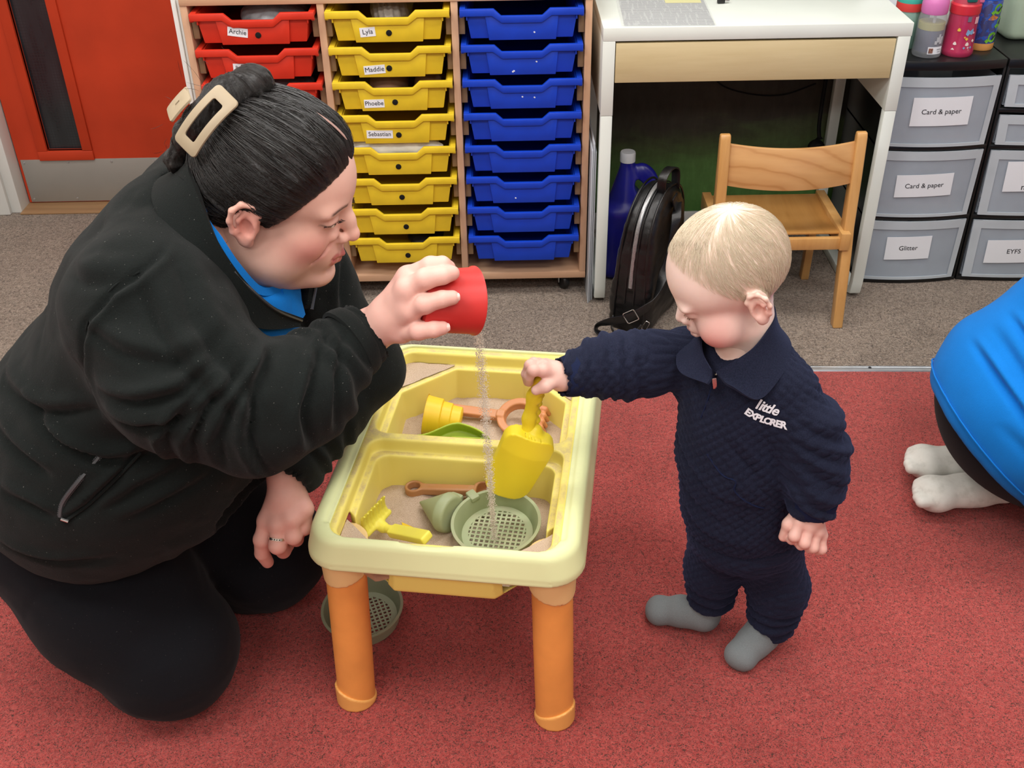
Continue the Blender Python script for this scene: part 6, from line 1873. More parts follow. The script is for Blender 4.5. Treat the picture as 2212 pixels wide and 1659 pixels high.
near = sstep(-N[:, 1], -0.15, 0.35)
D = vnoise(V, 7, 2) * 0.007 + vnoise(V * [1, 1, 1.6], 17, 3) * 0.0042 + vnoise(V, 60, 4) * 0.0006
upA = sstep(-(V[:, 1]), 1.33, 1.36) * near
for pts, dp, w in (
    ([(-0.76, 0.82), (-0.70, 0.80), (-0.64, 0.79), (-0.58, 0.80)], 0.006, 0.010),
    ([(-0.745, 0.742), (-0.690, 0.748), (-0.630, 0.760), (-0.590, 0.788)], 0.009, 0.009), ([(-0.735, 0.715), (-0.685, 0.715), (-0.635, 0.725), (-0.590, 0.755)], 0.008, 0.008),
    ([(-0.663, 0.640), (-0.662, 0.695), (-0.637, 0.737), (-0.590, 0.772)], 0.008, 0.007), ([(-0.635, 0.640), (-0.632, 0.690), (-0.605, 0.735), (-0.560, 0.770)], 0.008, 0.007), ([(-0.600, 0.640), (-0.600, 0.690), (-0.575, 0.735), (-0.535, 0.770)], 0.007, 0.007),
    ([(-0.545, 0.620), (-0.560, 0.690), (-0.548, 0.750), (-0.525, 0.778)], 0.010, 0.008), ([(-0.495, 0.640), (-0.497, 0.705), (-0.475, 0.765)], 0.008, 0.007), ([(-0.465, 0.65), (-0.462, 0.70), (-0.455, 0.755)], 0.006, 0.006),
    ([(-0.640, 0.915), (-0.660, 0.885), (-0.715, 0.862), (-0.752, 0.822), (-0.768, 0.755), (-0.752, 0.685), (-0.71, 0.61)], 0.005, 0.005),
    ([(-0.715, 0.925), (-0.680, 0.925), (-0.650, 0.930)], 0.005, 0.007), ([(-0.80, 0.865), (-0.74, 0.895), (-0.68, 0.90)], 0.006, 0.009), ([(-0.84, 0.83), (-0.78, 0.86), (-0.70, 0.875)], 0.005, 0.009),
    ([(-0.96, 0.640), (-0.90, 0.650), (-0.855, 0.654), (-0.770, 0.678)], 0.010, 0.010), ([(-0.90, 0.655), (-0.840, 0.617), (-0.783, 0.592), (-0.700, 0.590)], 0.010, 0.010), ([(-0.96, 0.60), (-0.90, 0.585), (-0.86, 0.57)], 0.007, 0.010), ([(-0.95, 0.53), (-0.90, 0.522), (-0.865, 0.51)], 0.006, 0.009),
    ([(-0.853, 0.508), (-0.819, 0.530), (-0.776, 0.566), (-0.742, 0.595)], 0.008, 0.006), ([(-0.80, 0.52), (-0.75, 0.545), (-0.69, 0.56)], 0.005, 0.008), ([(-0.78, 0.50), (-0.72, 0.515), (-0.66, 0.53)], 0.005, 0.008), ([(-1.0, 0.43), (-0.9, 0.42), (-0.8, 0.425)], 0.005, 0.010),
    ([(-0.655, 0.90), (-0.620, 0.83), (-0.575, 0.77), (-0.545, 0.72)], 0.006, 0.008), ([(-0.69, 0.88), (-0.655, 0.82), (-0.605, 0.76), (-0.57, 0.71)], 0.006, 0.009)):
    D = crease(V, N, D, pts, dp * 1.5, w * 0.85, near)
# sleeve rumples near both cuffs
for (W_, E_, sd) in ((WRR, ELR, 1), (WRL, ELL, 2)):
    ax = (W_ - E_) / np.linalg.norm(W_ - E_); tpos = (V - E_) @ ax; L = np.linalg.norm(W_ - E_); rad = np.linalg.norm(V - E_ - tpos[:, None] * ax, axis=1)
    m_ = (rad < 0.095) & (tpos > L * 0.35)
    D = D + m_ * sstep(tpos, L * 0.35, L * 0.75) * (1 - 0.8 * sstep(tpos, L * 0.88, L * 1.0)) * np.sin(tpos * 190 + vnoise(V, 22, 7 + sd) * 3.2) * 0.0045
V = V + N * D[:, None]
jacket = wpart('fleece_jacket', np_mesh('fleece_jacket', V, Q), M_fleece)
# stand-up collar
ca = [(-0.540, -1.235, 0.690), (-0.580, -1.300, 0.728), (-0.612, -1.330, 0.772), (-0.638, -1.338, 0.815), (-0.662, -1.322, 0.855), (-0.688, -1.280, 0.885), (-0.706, -1.235, 0.895), (-0.708, -1.18, 0.895), (-0.69, -1.115, 0.87), (-0.64, -1.085, 0.81), (-0.58, -1.105, 0.745), (-0.532, -1.185, 0.690)]
cb_ = [(-0.536, -1.228, 0.700), (-0.560, -1.275, 0.745), (-0.580, -1.300, 0.788), (-0.598, -1.308, 0.828), (-0.615, -1.304, 0.872), (-0.634, -1.275, 0.915), (-0.650, -1.236, 0.935), (-0.652, -1.18, 0.935), (-0.635, -1.12, 0.905), (-0.585, -1.10, 0.85), (-0.525, -1.115, 0.775), (-0.528, -1.190, 0.698)]
cl = loft_sheet('collar', ca, cb_, 0.011, M_fleece, jacket, n=6, bulge=0.004, rows=6)
# zip down the collar edge
M_zip = plain('zip_black', '55595c', 0.35, 0.5, metal=0.5)


def zipper(name, pts, parent, r_=0.0022, teeth=0.0036, wid=0.0042):
    P = smooth_path(pts, 8); mb = MB(); mb.tube(P, r_, 6); L = 0.0
    for i in range(len(P) - 1):
        seg = (P[i + 1] - P[i]).length
        while L < seg:
            p = P[i].lerp(P[i + 1], L / seg); t_ = (P[i + 1] - P[i]).normalized()
            sd = t_.cross(Vector((0.3, -1, 0.3))).normalized(); mb.box(p, (wid, 0.0014, 0.0018), Matrix((sd, t_.cross(sd), t_)).transposed()); L += teeth
        L -= seg
    return mb.build(name, M_zip, parent, smooth=False)


zipper('zip', [(-0.596, -1.312, 0.822), (-0.577, -1.303, 0.785), (-0.557, -1.278, 0.742), (-0.535, -1.232, 0.697)], jacket)
zipper('zip', [(-0.520, -1.110, 0.772), (-0.518, -1.15, 0.735), (-0.526, -1.195, 0.694)], jacket)
# pocket slot with its zip
from mathutils.bvhtree import BVHTree
jtree = BVHTree.FromPolygons([tuple(v) for v in V], [tuple(q) for q in Q])


def on_jacket(x, z, off=0.001):
    h = jtree.ray_cast(Vector((x, -1.75, z)), Vector((0, 1, 0))); return (h[0] + h[1] * off) if h[0] is not None else Vector((x, -1.43, z))


zipper('pocket_zip', [on_jacket(*p, 0.0012) for p in ((-0.795, 0.596), (-0.823, 0.569), (-0.850, 0.537), (-0.858, 0.516))], jacket, 0.0032, 0.0032, 0.0075)
MB().tube(smooth_path([on_jacket(*p, 0.0015) for p in ((-0.853, 0.508), (-0.819, 0.530), (-0.776, 0.566), (-0.742, 0.595))], 6), 0.003, 8, flat=0.6).build('pocket_welt', M_fleece, jacket)
MB().tube([on_jacket(-0.856, 0.514, 0.003), on_jacket(-0.848, 0.507, 0.004)], 0.0025, 8).build('zip_pull', M_chrome, jacket)
MB().tube(smooth_path([on_jacket(*p, 0.0004) for p in ((-0.685, 0.872), (-0.715, 0.860), (-0.750, 0.820), (-0.765, 0.755), (-0.752, 0.690))], 8), 0.0012, 6).build('armhole_seam', M_fleece, jacket)

# ------------------------------------------------------------------ red cup and the falling sand
rc_, bc_ = np.array([-0.2861, -1.2924, 0.7595]), np.array([-0.3586, -1.3204, 0.7760])
ax = (rc_ - bc_); ax /= np.linalg.norm(ax)
cup = empty('red_cup', rc_, label='red plastic beaker tipped over the sand table', cat='cup')
Mc = mtx((0, 0, 0), x=np.cross(ax, (0, 0, 1)), z=ax)
prof = [(0.001, -0.078), (0.036, -0.078), (0.0385, -0.075), (0.0405, -0.048), (0.0425, -0.046), (0.0455, -0.003), (0.0475, 0.0), (0.0475, 0.002), (0.0455, 0.002), (0.0435, -0.003), (0.0375, -0.074), (0.001, -0.0745)]
MB().lathe(prof, 48, Mc).build('cup_body', plain('red_cup_plastic', 'c62f2c', 0.42, 0.4, var=0.04, vscale=30, bump=0.02), cup, sharp=50)
zax = np.array(Mc.to_3x3())[:, 2]
s = SDF((-0.06, -0.06, -0.06), (0.06, 0.06, 0.03), 0.0025)
s.cone(-zax * 0.05, -zax * 0.004, 0.034, 0.041, 0); s.half((0, 0, -0.018), (-0.35, 0, 1), 0.004); s.half(zax * 0.001, zax, 0.002)
V, Q = s.mesh_arrays(1); o = tag(obj('sand_load', np_mesh('sand_load', V, Q), M_sand), kind='stuff'); o.location = cup.location
o['label'] = 'sand left inside the tipped red beaker'; o['category'] = 'sand'
low = rc_ + np.array([0.0, 0.0, -0.046]) + ax * 0.004
rr = np.random.default_rng(4); VV = []; FF = []
oct_ = np.array([(1, 0, 0), (-1, 0, 0), (0, 1, 0), (0, -1, 0), (0, 0, 1), (0, 0, -1)], float); of = [(0, 2, 4), (2, 1, 4), (1, 3, 4), (3, 0, 4), (2, 0, 5), (1, 2, 5), (3, 1, 5), (0, 3, 5)]
z0, z1 = low[2], 0.318; NG = 6200
for i in range(NG):
    t = rr.uniform(0, 1) ** 0.85; fall = t; x = low[0] + 0.010 * math.sqrt(fall) + 0.006 * fall; y = low[1] - 0.002 * fall
    w = 0.0072 + 0.0015 * math.sin(t * 5); a = rr.normal(0, 0.5, 2)
    p = np.array([x + a[0] * w * (0.9 if t > .04 else 1.6), y + a[1] * w, z0 + 0.004 + (z1 - z0) * fall]); sc = rr.uniform(0.0003, 0.00065)
    VV.append(p + oct_ * sc * np.array([1, 1, 1.8])); FF.append(np.array(of) + 6 * i)
Vs, Fs = np.concatenate(VV), np.concatenate(FF)
tag(obj('falling_sand', np_mesh('falling_sand', Vs, Fs, smooth=False), plain('falling_grains', 'e8ddcc', 0.8, 0.3, var=0.15, vscale=900)), 'thin stream of sand falling from the red beaker', 'sand', kind='stuff')
# ------------------------------------------------------------------ standing toddler
kd = empty('person', (0.15, -1.21, 0), label='blond toddler in a navy quilted outfit holding a yellow spade', cat='person')
KH = head_frame(179, 28, 0); KO = np.array([0.100, -1.215, 0.735])


def k2w(V): return V @ KH.T + KO


def kpart(name, me, mat, parent=None):
    o = obj(name, me, mat); o.parent = parent if parent is not None else kd
    o.location = -Vector(kd.location) if parent is None else (0, 0, 0)
    return o


s = SDF((-0.10, -0.10, -0.13), (0.125, 0.10, 0.14), 0.0019)
s.ell((0.005, 0, 0.046), (0.087, 0.070, 0.080), 0.0)
s.ell((0.050, 0, 0.034), (0.041, 0.056, 0.048), 0.02)
s.ell((0.048, 0, -0.020), (0.040, 0.050, 0.046), 0.02)
for sy in (-1, 1):
    s.ell((0.052, sy * 0.036, -0.030), (0.032, 0.026, 0.031), 0.014)
    s.ell((0.096, sy * 0.024, 0.010), (0.010, 0.016, 0.008), 0.012, 'sub')
    s.ell((0.0785, sy * 0.026, 0.008), (0.0115, 0.0145, 0.0105), 0.004)
    s.ell((0.084, sy * 0.026, 0.023), (0.010, 0.020, 0.006), 0.012)
s.ell((0.068, 0, -0.056), (0.020, 0.024, 0.017), 0.014)
s.ell((0.030, 0, -0.056), (0.040, 0.038, 0.024), 0.02)
s.chain([(0.088, 0, 0.012), (0.094, 0, 0.0), (0.1015, 0, -0.008)], [0.006, 0.0065, 0.0075], 0.010)
for sy in (-1, 1):
    s.ell((0.096, sy * 0.0085, -0.0125), (0.0065, 0.0052, 0.0055), 0.004); s.ell((0.0985, sy * 0.004, -0.018), (0.0028, 0.002, 0.003), 0.002, 'sub')
s.ell((0.084, 0, -0.030), (0.014, 0.020, 0.014), 0.010)
upl = [(0.082, -0.0165, -0.0345), (0.0935, -0.007, -0.0300), (0.0960, 0, -0.0305), (0.0935, 0.007, -0.0300), (0.082, 0.0165, -0.0345)]
lol = [(0.081, -0.0150, -0.0370), (0.0910, -0.007, -0.0405), (0.0935, 0, -0.0415), (0.0910, 0.007, -0.0405), (0.081, 0.0150, -0.0370)]
s.chain(upl, [0.0024, 0.0044, 0.0046, 0.0044, 0.0024], 0.003); s.chain(lol, [0.0028, 0.0052, 0.0056, 0.0052, 0.0028], 0.003)
s.chain([(0.083, -0.0185, -0.0375), (0.096, -0.008, -0.0350), (0.100, 0, -0.0350), (0.096, 0.008, -0.0350), (0.083, 0.0185, -0.0375)], [0.0012] * 5, 0.002, 'sub')
s.cone((0.006, 0, -0.035), (0.040, 0, -0.13), 0.035, 0.040, 0.018)
for sy in (-1, 1): ear(s, sy, -0.008, -0.004, 0.84, 0.55, 0.064)
V, Q = s.mesh_arrays(2)
C = np.tile(lin('ecd3c8'), (len(V), 1))
for sy in (-1, 1):
    C = tint(C, 0.85 * bump_at(V, (0.068, sy * 0.046, -0.036), (0.026, 0.024, 0.022)), 'd97f7c')
    C = tint(C, 0.45 * bump_at(V, (0.050, sy * 0.056, -0.010), (0.026, 0.02, 0.022)), 'dc9a92')
    C = tint(C, 0.65 * bump_at(V, (-0.010, sy * 0.078, -0.002), (0.018, 0.016, 0.024)), 'dc8f80')
    ex, ez = V[:, 1] * sy, V[:, 2]
    lw = np.exp(-((ez - (0.0035 - 2.5 * (ex - 0.026) ** 2 * -1)) / 0.0019) ** 2) * sstep(ex, 0.013, 0.017) * (1 - sstep(ex, 0.038, 0.041)) * (V[:, 0] > 0.06)
    C = tint(C, 0.8 * lw, '7a4c40'); C = tint(C, 0.35 * bump_at(V, (0.088, sy * 0.026, 0.010), (0.014, 0.016, 0.008)), 'c79a90')
    bz = 0.0245 + 0.004 * np.sin(np.clip((ex - 0.010) / 0.032, 0, 1) * PI)
    C = tint(C, 0.35 * np.exp(-((ez - bz) / 0.002) ** 2) * sstep(ex, 0.01, 0.014) * (1 - sstep(ex, 0.038, 0.043)) * (V[:, 0] > 0.06), 'b59a80')
lw = np.maximum.reduce([bump_at(V, p, (0.010, 0.007, 0.0055)) for p in upl + lol]); C = tint(C, 0.8 * sstep(lw, 0.4, 0.85), 'cc7f7d')
# scalp: thin fair hair
hx = V[:, 0] * 0.78 - V[:, 2] * 0.62
sc_ = sstep(-hx, -0.014, 0.014) * sstep(V[:, 2] + 0.25 * V[:, 0], -0.028, -0.006) * (1 - np.maximum(bump_at(V, (-0.01, 0.08, -0.004), (0.026, 0.018, 0.026)), bump_at(V, (-0.01, -0.08, -0.004), (0.026, 0.018, 0.026))))
ptch = 0.5 + 0.5 * vnoise(V, 26, 3)
C = tint(C, 0.5 * sc_ * (0.45 + 0.55 * ptch), 'ddceb6'); C = tint(C, 0.28 * sc_ * sstep(vnoise(V, 14, 8), 0.1, 0.6), 'b39c86')
khead = (k2w(V), Q, C)
KV, KQ = V, Q
KR = dict(arm=[(-0.0755, -1.2000, 0.5798), (-0.1608, -1.2350, 0.5925)],
          i=[(-0.1891, -1.2520, 0.6169), (-0.2029, -1.2580, 0.6212), (-0.2088, -1.2520, 0.6067), (-0.2087, -1.2430, 0.5898)],
          m=[(-0.1886, -1.2380, 0.6141), (-0.2065, -1.2430, 0.6195), (-0.2127, -1.2400, 0.6028), (-0.2105, -1.2320, 0.5832)],
          r=[(-0.1839, -1.2240, 0.6065), (-0.2012, -1.2260, 0.6123), (-0.2102, -1.2250, 0.5994), (-0.2081, -1.2200, 0.5809)],
          p=[(-0.1779, -1.2140, 0.5981), (-0.1932, -1.2120, 0.6029), (-0.2016, -1.2120, 0.5931), (-0.2016, -1.2120, 0.5801)],
          t=[(-0.1711, -1.2480, 0.5957), (-0.1854, -1.2620, 0.5957), (-0.1990, -1.2620, 0.5885)])
KL = dict(arm=[(0.2183, -1.3200, 0.4445), (0.2200, -1.3250, 0.4074)],
          t=[(0.2000, -1.3240, 0.3960), (0.1850, -1.3330, 0.3800), (0.1800, -1.3330, 0.3540)],
          i=[(0.1987, -1.3400, 0.3897), (0.1903, -1.3520, 0.3727), (0.1895, -1.3450, 0.3590), (0.1870, -1.3360, 0.3541)],
          m=[(0.2131, -1.3430, 0.3827), (0.2062, -1.3560, 0.3627), (0.2030, -1.3510, 0.3530), (0.1990, -1.3430, 0.3518)],
          r=[(0.2265, -1.3410, 0.3711), (0.2215, -1.3530, 0.3500), (0.2180, -1.3490, 0.3440), (0.2143, -1.3430, 0.3437)],
          p=[(0.2374, -1.3360, 0.3587), (0.2376, -1.3460, 0.3392), (0.2345, -1.3430, 0.3335), (0.2313, -1.3380, 0.3338)])
KS = dict(i=[.0092, .0082, .0076, .0066], m=[.0094, .0084, .0078, .0068], r=[.0090, .0082, .0076, .0066], p=[.0084, .0076, .0070, .0062], t=[.0108, .0092, .0074])
k1 = hand_arrays(KR, KS, 0.0014, 0.0115, 0.0215, 'e6bfb2', 'd99b92', kk=0.008, fk=0.002)
k2_ = hand_arrays(KL, KS, 0.0014, 0.0115, 0.0215, 'e6bdb0', 'd58f87', kk=0.008, fk=0.002)
s = SDF((-0.14, -1.40, 0.10), (0.32, -1.06, 0.72), 0.008)
s.cone((0.102, -1.214, 0.65), (0.15, -1.21, 0.30), 0.034, 0.06, 0.03)
s.chain([(0.11, -1.21, 0.58), (0.03, -1.165, 0.57), (-0.05, -1.19, 0.585), (-0.13, -1.222, 0.592)], [0.04, 0.028, 0.022, 0.019], 0.02)
s.chain([(0.12, -1.22, 0.58), (0.19, -1.27, 0.57), (0.23, -1.305, 0.50), (0.2185, -1.321, 0.43)], [0.04, 0.028, 0.022, 0.019], 0.02)
s.ell((0.102, -1.235, 0.585), (0.045, 0.036, 0.045), 0.03)
V, Q = s.mesh_arrays(1); kcore = (V, Q, np.tile(lin('e6c6b8'), (len(V), 1)))
V, Q, C = merge([khead, k1, k2_, kcore])
kpart('body', np_mesh('body', V, Q, C), skin_mat('child_skin', 0.48, 0.15, 0.06))
# fine blond hair laid over the scalp
kpole = np.array([-0.45, 0.05, 0.88]); kpole /= np.linalg.norm(kpole); kc = np.array([0.012, 0, 0.040])
u, az = hair_flow(KV, kpole, kc); ln = np.linalg.norm(KV - kc, axis=1); kk_ = {}
_ear = np.maximum(bump_at(KV, (-0.012, 0.080, 0.0), (0.022, 0.012, 0.028)), bump_at(KV, (-0.012, -0.080, 0.0), (0.022, 0.012, 0.028)))
for a_, b_, l_, w_, ear_ in zip(np.round(u * 40).astype(int), np.round(az * 18).astype(int), ln, sc_, _ear):
    if w_ > 0.45 and ear_ < 0.12: kk_[(a_, b_)] = max(kk_.get((a_, b_), 0), l_)
f1 = np.cross(kpole, [0, 1, 0]); f1 /= np.linalg.norm(f1); f2 = np.cross(kpole, f1)


def kstrand(rr, i):
    a = rr.uniform(-PI, PI); u0 = rr.uniform(0.02, 1.75); L = rr.uniform(0.25, 0.55); da = rr.normal(0, 0.07) + 0.22 + 0.12 * math.sin(3 * a); out = []
    lift = abs(rr.normal(0, 0.0005)) + 0.0004
    for k in range(9):
        uu = u0 + L * k / 8; aa = a + da * k / 8; aw = (aa + PI) % (2 * PI) - PI; l = kk_.get((int(round(uu * 40)), int(round(aw * 18))))
        if l is None: break
        d = kpole * math.cos(uu) + (f1 * math.cos(aa) + f2 * math.sin(aa)) * math.sin(uu)
        out.append(kc + d * (l + 0.0003 + lift * math.sin(PI * k / 8) + 0.0015 * max(0, k - 6) * rr.uniform(0, 0.3)))
    return k2w(np.array(out)) if len(out) > 4 else None


M_blond = hairmat('blond_hair', 'd6c6a6', 'e3d7be', 'f0e8d6', 0.45, 0.4)
kh = strands('hair', 5200, 31, M_blond, 8, 0.00019, kstrand, kd, kd.location); kh['label'] = 'very fine pale blond hair'; kh['kind'] = 'stuff'


def klash(rr, i):
    sy = 1 if i % 2 == 0 else -1; t = rr.uniform(0, 1); e = 0.015 + 0.024 * t
    p = np.array([0.0905 - 0.010 * t * t, sy * e, 0.004]); d = np.array([0.8 - 0.5 * t, sy * (0.1 + 0.7 * t), -0.7]); d /= np.linalg.norm(d)
    return k2w(np.array([p + d * 0.006 * q + np.array([0, 0, 0.002]) * q * q for q in np.linspace(0, 1, 5)]))


kla = strands('eyelashes', 60, 23, plain('fair_lash', '8d6a52', 0.6), 5, 0.00025, klash, kd, kd.location); kla['kind'] = 'stuff'


# ---- quilted navy clothes
def quilt_mat():
    t = NT('navy_quilted_jersey'); v = t.coord(); n = t.noise(v, 600, 3, 0.6); n2 = t.noise(v, 8, 3)
    c = t.ramp(n, [(0.3, srgb('141726')), (0.7, srgb('222638'))])
    c = t.mix(0.3, c, t.ramp(n2, [(0.3, (0.75, 0.75, 0.78, 1)), (0.7, (1.2, 1.2, 1.2, 1))]), 'MULTIPLY')
    t.set(col=c, rough=0.92, spec=0.12, sheen=0.25, sheent=srgb('6a78a8')); t.bump(n, 0.35, 0.0015); return t.m


M_navy = quilt_mat()
FW = np.array([-0.75, -0.66, 0.0]); FW /= np.linalg.norm(FW); TG = np.array([0.66, -0.75, 0.0]); TG /= np.linalg.norm(TG)


def quilt(V, N, amp=0.0017, p=0.0135, frame_=None, seed=0):
    """diamond quilting: raised pillows between stitch lines"""
    a = np.arctan2((V - np.array([0.13, -1.21, 0])) @ TG, (V - np.array([0.13, -1.21, 0])) @ FW) * 0.095 if frame_ is None else frame_
    z = V[:, 2] + 0.003 * vnoise(V, 12, seed + 3)
    q = np.minimum(np.abs(np.sin((a + z) * PI / p)), np.abs(np.sin((a - z) * PI / p))) ** 0.55
    return V + N * (amp * (q - 0.5))[:, None]


s = SDF((-0.18, -1.42, 0.20), (0.31, -1.06, 0.72), 0.0032)
s.ell((0.118, -1.212, 0.545), (0.098, 0.084, 0.095), 0.0, rot=(0, 0, R(-41)))
s.ell((0.128, -1.215, 0.43), (0.104, 0.096, 0.120), 0.05, rot=(0, 0, R(-41)))
s.ell((0.150, -1.212, 0.315), (0.106, 0.095, 0.085), 0.05)
s.ell((0.118, -1.208, 0.605), (0.062, 0.060, 0.035), 0.03)
s.chain([(0.045, -1.165, 0.578), (-0.03, -1.183, 0.580), (-0.085, -1.202, 0.588), (-0.150, -1.231, 0.592)], [0.050, 0.046, 0.043, 0.031], 0.028)
s.chain([(0.168, -1.258, 0.578), (0.200, -1.288, 0.535), (0.216, -1.303, 0.495), (0.220, -1.316, 0.45), (0.220, -1.324, 0.412)], [0.050, 0.045, 0.044, 0.040, 0.034], 0.024)
s.half((0.15, -1.21, 0.245), (0.05, 0, -1), 0.01)
# neck opening with a short front slit
s.cone((0.100, -1.216, 0.668), (0.085, -1.235, 0.75), 0.046, 0.060, 0.006, 'sub')
s.cone((0.080, -1.262, 0.668), (0.053, -1.300, 0.634), 0.018, 0.003, 0.004, 'sub')
d = np.array([-0.089, -0.036, 0.006]); d /= np.linalg.norm(d); s.cone(np.array([-0.151, -1.231, 0.592]), np.array([-0.151, -1.231, 0.592]) + d * 0.05, 0.0255, 0.027, 0.003, 'sub'); s.cone(np.array([-0.151, -1.231, 0.592]) + d * 0.043, np.array([-0.151, -1.231, 0.592]) + d * 0.06, 0.04, 0.04, 0.0, 'sub')
d = np.array([-0.05, -0.1, -1.0]); d /= np.linalg.norm(d); s.cone(np.array([0.220, -1.324, 0.412]), np.array([0.220, -1.324, 0.412]) + d * 0.05, 0.0275, 0.029, 0.003, 'sub')
V, Q = s.mesh_arrays(2); N = normals(V, Q)
isR = sstep(-V[:, 0], 0.02, 0.06); isL = sstep(V[:, 0] + 0.5 * (-V[:, 1] - 1.27), 0.195, 0.225) * (V[:, 2] < 0.62)
fr = np.arctan2((V - np.array([0.13, -1.21, 0])) @ TG, (V - np.array([0.13, -1.21, 0])) @ FW) * 0.095
fr = fr * (1 - isR) + V[:, 0] * isR
V_s = V.copy(); _w = sstep(np.linalg.norm((V - np.array([0.095, -1.235, 0.645])) * [1, 1, 1.0], axis=1), 0.055, 0.085)[:, None]; V = V * (1 - _w) + quilt(V, N, 0.0036, 0.0175, fr) * _w
D = vnoise(V, 16, 3) * 0.0028
armR = isR * (np.sin(V[:, 0] * 230 + vnoise(V, 18, 5) * 3.0) * 0.0026 + vnoise(V * [3, 1, 1], 26, 6) * 0.003)
armL = isL * (np.sin((V[:, 2] * 1.0 + 0.5 * V[:, 0]) * 190 + vnoise(V, 18, 9) * 2.6) * 0.0036 + vnoise(V * [1, 1, 3], 22, 7) * 0.003)
D = D + armR + armL
nf = sstep(N @ FW, 0.0, 0.4)
ax2 = (V - np.array([0.13, -1.21, 0])) @ TG; P2 = np.stack([ax2, V[:, 1] * 0, V[:, 2]], 1)
for pts, dp, w in (([(-0.09, 0.47), (-0.03, 0.435), (0.03, 0.40), (0.09, 0.39)], 0.003, 0.006), ([(-0.09, 0.41), (-0.02, 0.37), (0.06, 0.345)], 0.003, 0.007), ([(0.03, 0.52), (0.07, 0.47), (0.09, 0.42)], 0.004, 0.008), ([(-0.08, 0.36), (0.0, 0.315), (0.08, 0.30)], 0.003, 0.007)):
    D = crease(P2, N, D, pts, dp, w, nf)
V = V + N * D[:, None]; V_s = V_s + N * D[:, None]
ktop = kpart('quilted_top', np_mesh('quilted_top', V, Q), M_navy)
from mathutils.bvhtree import BVHTree
ktree = BVHTree.FromPolygons([tuple(v) for v in V_s], [tuple(q) for q in Q])


def on_top(p, d=(0, 1, 0), off=0.0008):
    h = ktree.ray_cast(Vector(p), Vector(d)); return (h[0] + h[1] * off) if h[0] is not None else Vector(p)


# cuffs
M_rib = plain('navy_rib', '1c2440', 0.9, 0.1, var=0.1, bump=0.4, bscale=500)


def cuff(name, c, ax, r0, r1, L, th, parent, mat=None):
    ax = np.array(ax, float); ax /= np.linalg.norm(ax); Mq = mtx(c, x=np.cross(ax, (0.3, 0.5, 0.8)), z=ax)
    n = 32; prof = [(r0, 0), (r0 + th, 0.002), ((r0 + r1) / 2 + th * 1.15, L / 2), (r1 + th, L - 0.003), (r1 + th * 0.4, L), (r1 - th * 0.4, L - 0.002), (r0 - th, 0.0)]
    rg = [[Mq @ Vector((r_ * math.cos(2 * PI * k / n), r_ * math.sin(2 * PI * k / n), z)) for k in range(n)] for r_, z in prof]
    return MB().ring_loft(rg, cap=False).build(name, mat or M_rib, parent)


cuff('cuff', (-0.138, -1.2265, 0.591), (-0.089, -0.036, 0.006), 0.0300, 0.0275, 0.022, 0.003, ktop)
for W_, E_ in ((WRR, ELR), (WRL, ELL)):
    d_ = (W_ - E_) / np.linalg.norm(W_ - E_); cuff('cuff', W_ - d_ * 0.010, d_, 0.0485, 0.0450, 0.024, 0.005, jacket, M_fleece)
cuff('cuff', (0.2215, -1.3225, 0.424), (-0.05, -0.1, -1.0), 0.0325, 0.0295, 0.026, 0.003, ktop)
# collar with its pointed near lapel
loft_sheet('collar', [(0.058, -1.284, 0.630), (0.084, -1.277, 0.643), (0.114, -1.266, 0.660), (0.140, -1.243, 0.682), (0.150, -1.208, 0.690), (0.138, -1.174, 0.684), (0.104, -1.160, 0.668), (0.072, -1.172, 0.650), (0.050, -1.205, 0.645), (0.044, -1.245, 0.640), (0.052, -1.280, 0.632)],
           [(0.078, -1.302, 0.616), (0.116, -1.313, 0.600), (0.148, -1.290, 0.618), (0.170, -1.252, 0.630), (0.180, -1.205, 0.632), (0.164, -1.150, 0.628), (0.106, -1.130, 0.622), (0.055, -1.146, 0.616), (0.020, -1.195, 0.612), (0.014, -1.250, 0.608), (0.046, -1.296, 0.617)], 0.005, M_navy, ktop, n=6, bulge=0.005, rows=6)
# zip pull and placket seam
p0 = on_top((0.066, -1.45, 0.612)) + Vector((0, -0.005, 0)); p1 = on_top((0.063, -1.45, 0.588)) + Vector((0, -0.003, 0))
zp = MB(); zp.tube([p0, p0 + Vector((0, -0.003, -0.004))], 0.0028, 8); zp.box(p1.lerp(p0, 0.5) + Vector((-0.001, -0.0035, -0.003)), (0.0065, 0.002, 0.019), (0, R(-10), 0))
zz = zp.build('zip_pull', M_chrome, ktop, bevel=0.0008)
MB().tube([on_top((0.0640 - 0.003 * k, -1.45, 0.605 - 0.014 * k), off=0.0006) for k in range(6)], 0.0013, 6).build('placket_seam', M_rib, ktop)
pk = [on_top((x, -1.45, z), off=0.0004) for x, z in ((0.060, 0.478), (0.082, 0.452), (0.101, 0.447), (0.101, 0.430), (0.115, 0.414), (0.135, 0.400), (0.150, 0.393))]
MB().tube(smooth_path(pk, 5), 0.0016, 6).build('pocket_seam', M_rib, ktop)
# chest lettering
M_thread = plain('white_thread', 'dfe2ea', 0.7, 0.2, var=0.02)
lett_V, lett_F = [], []


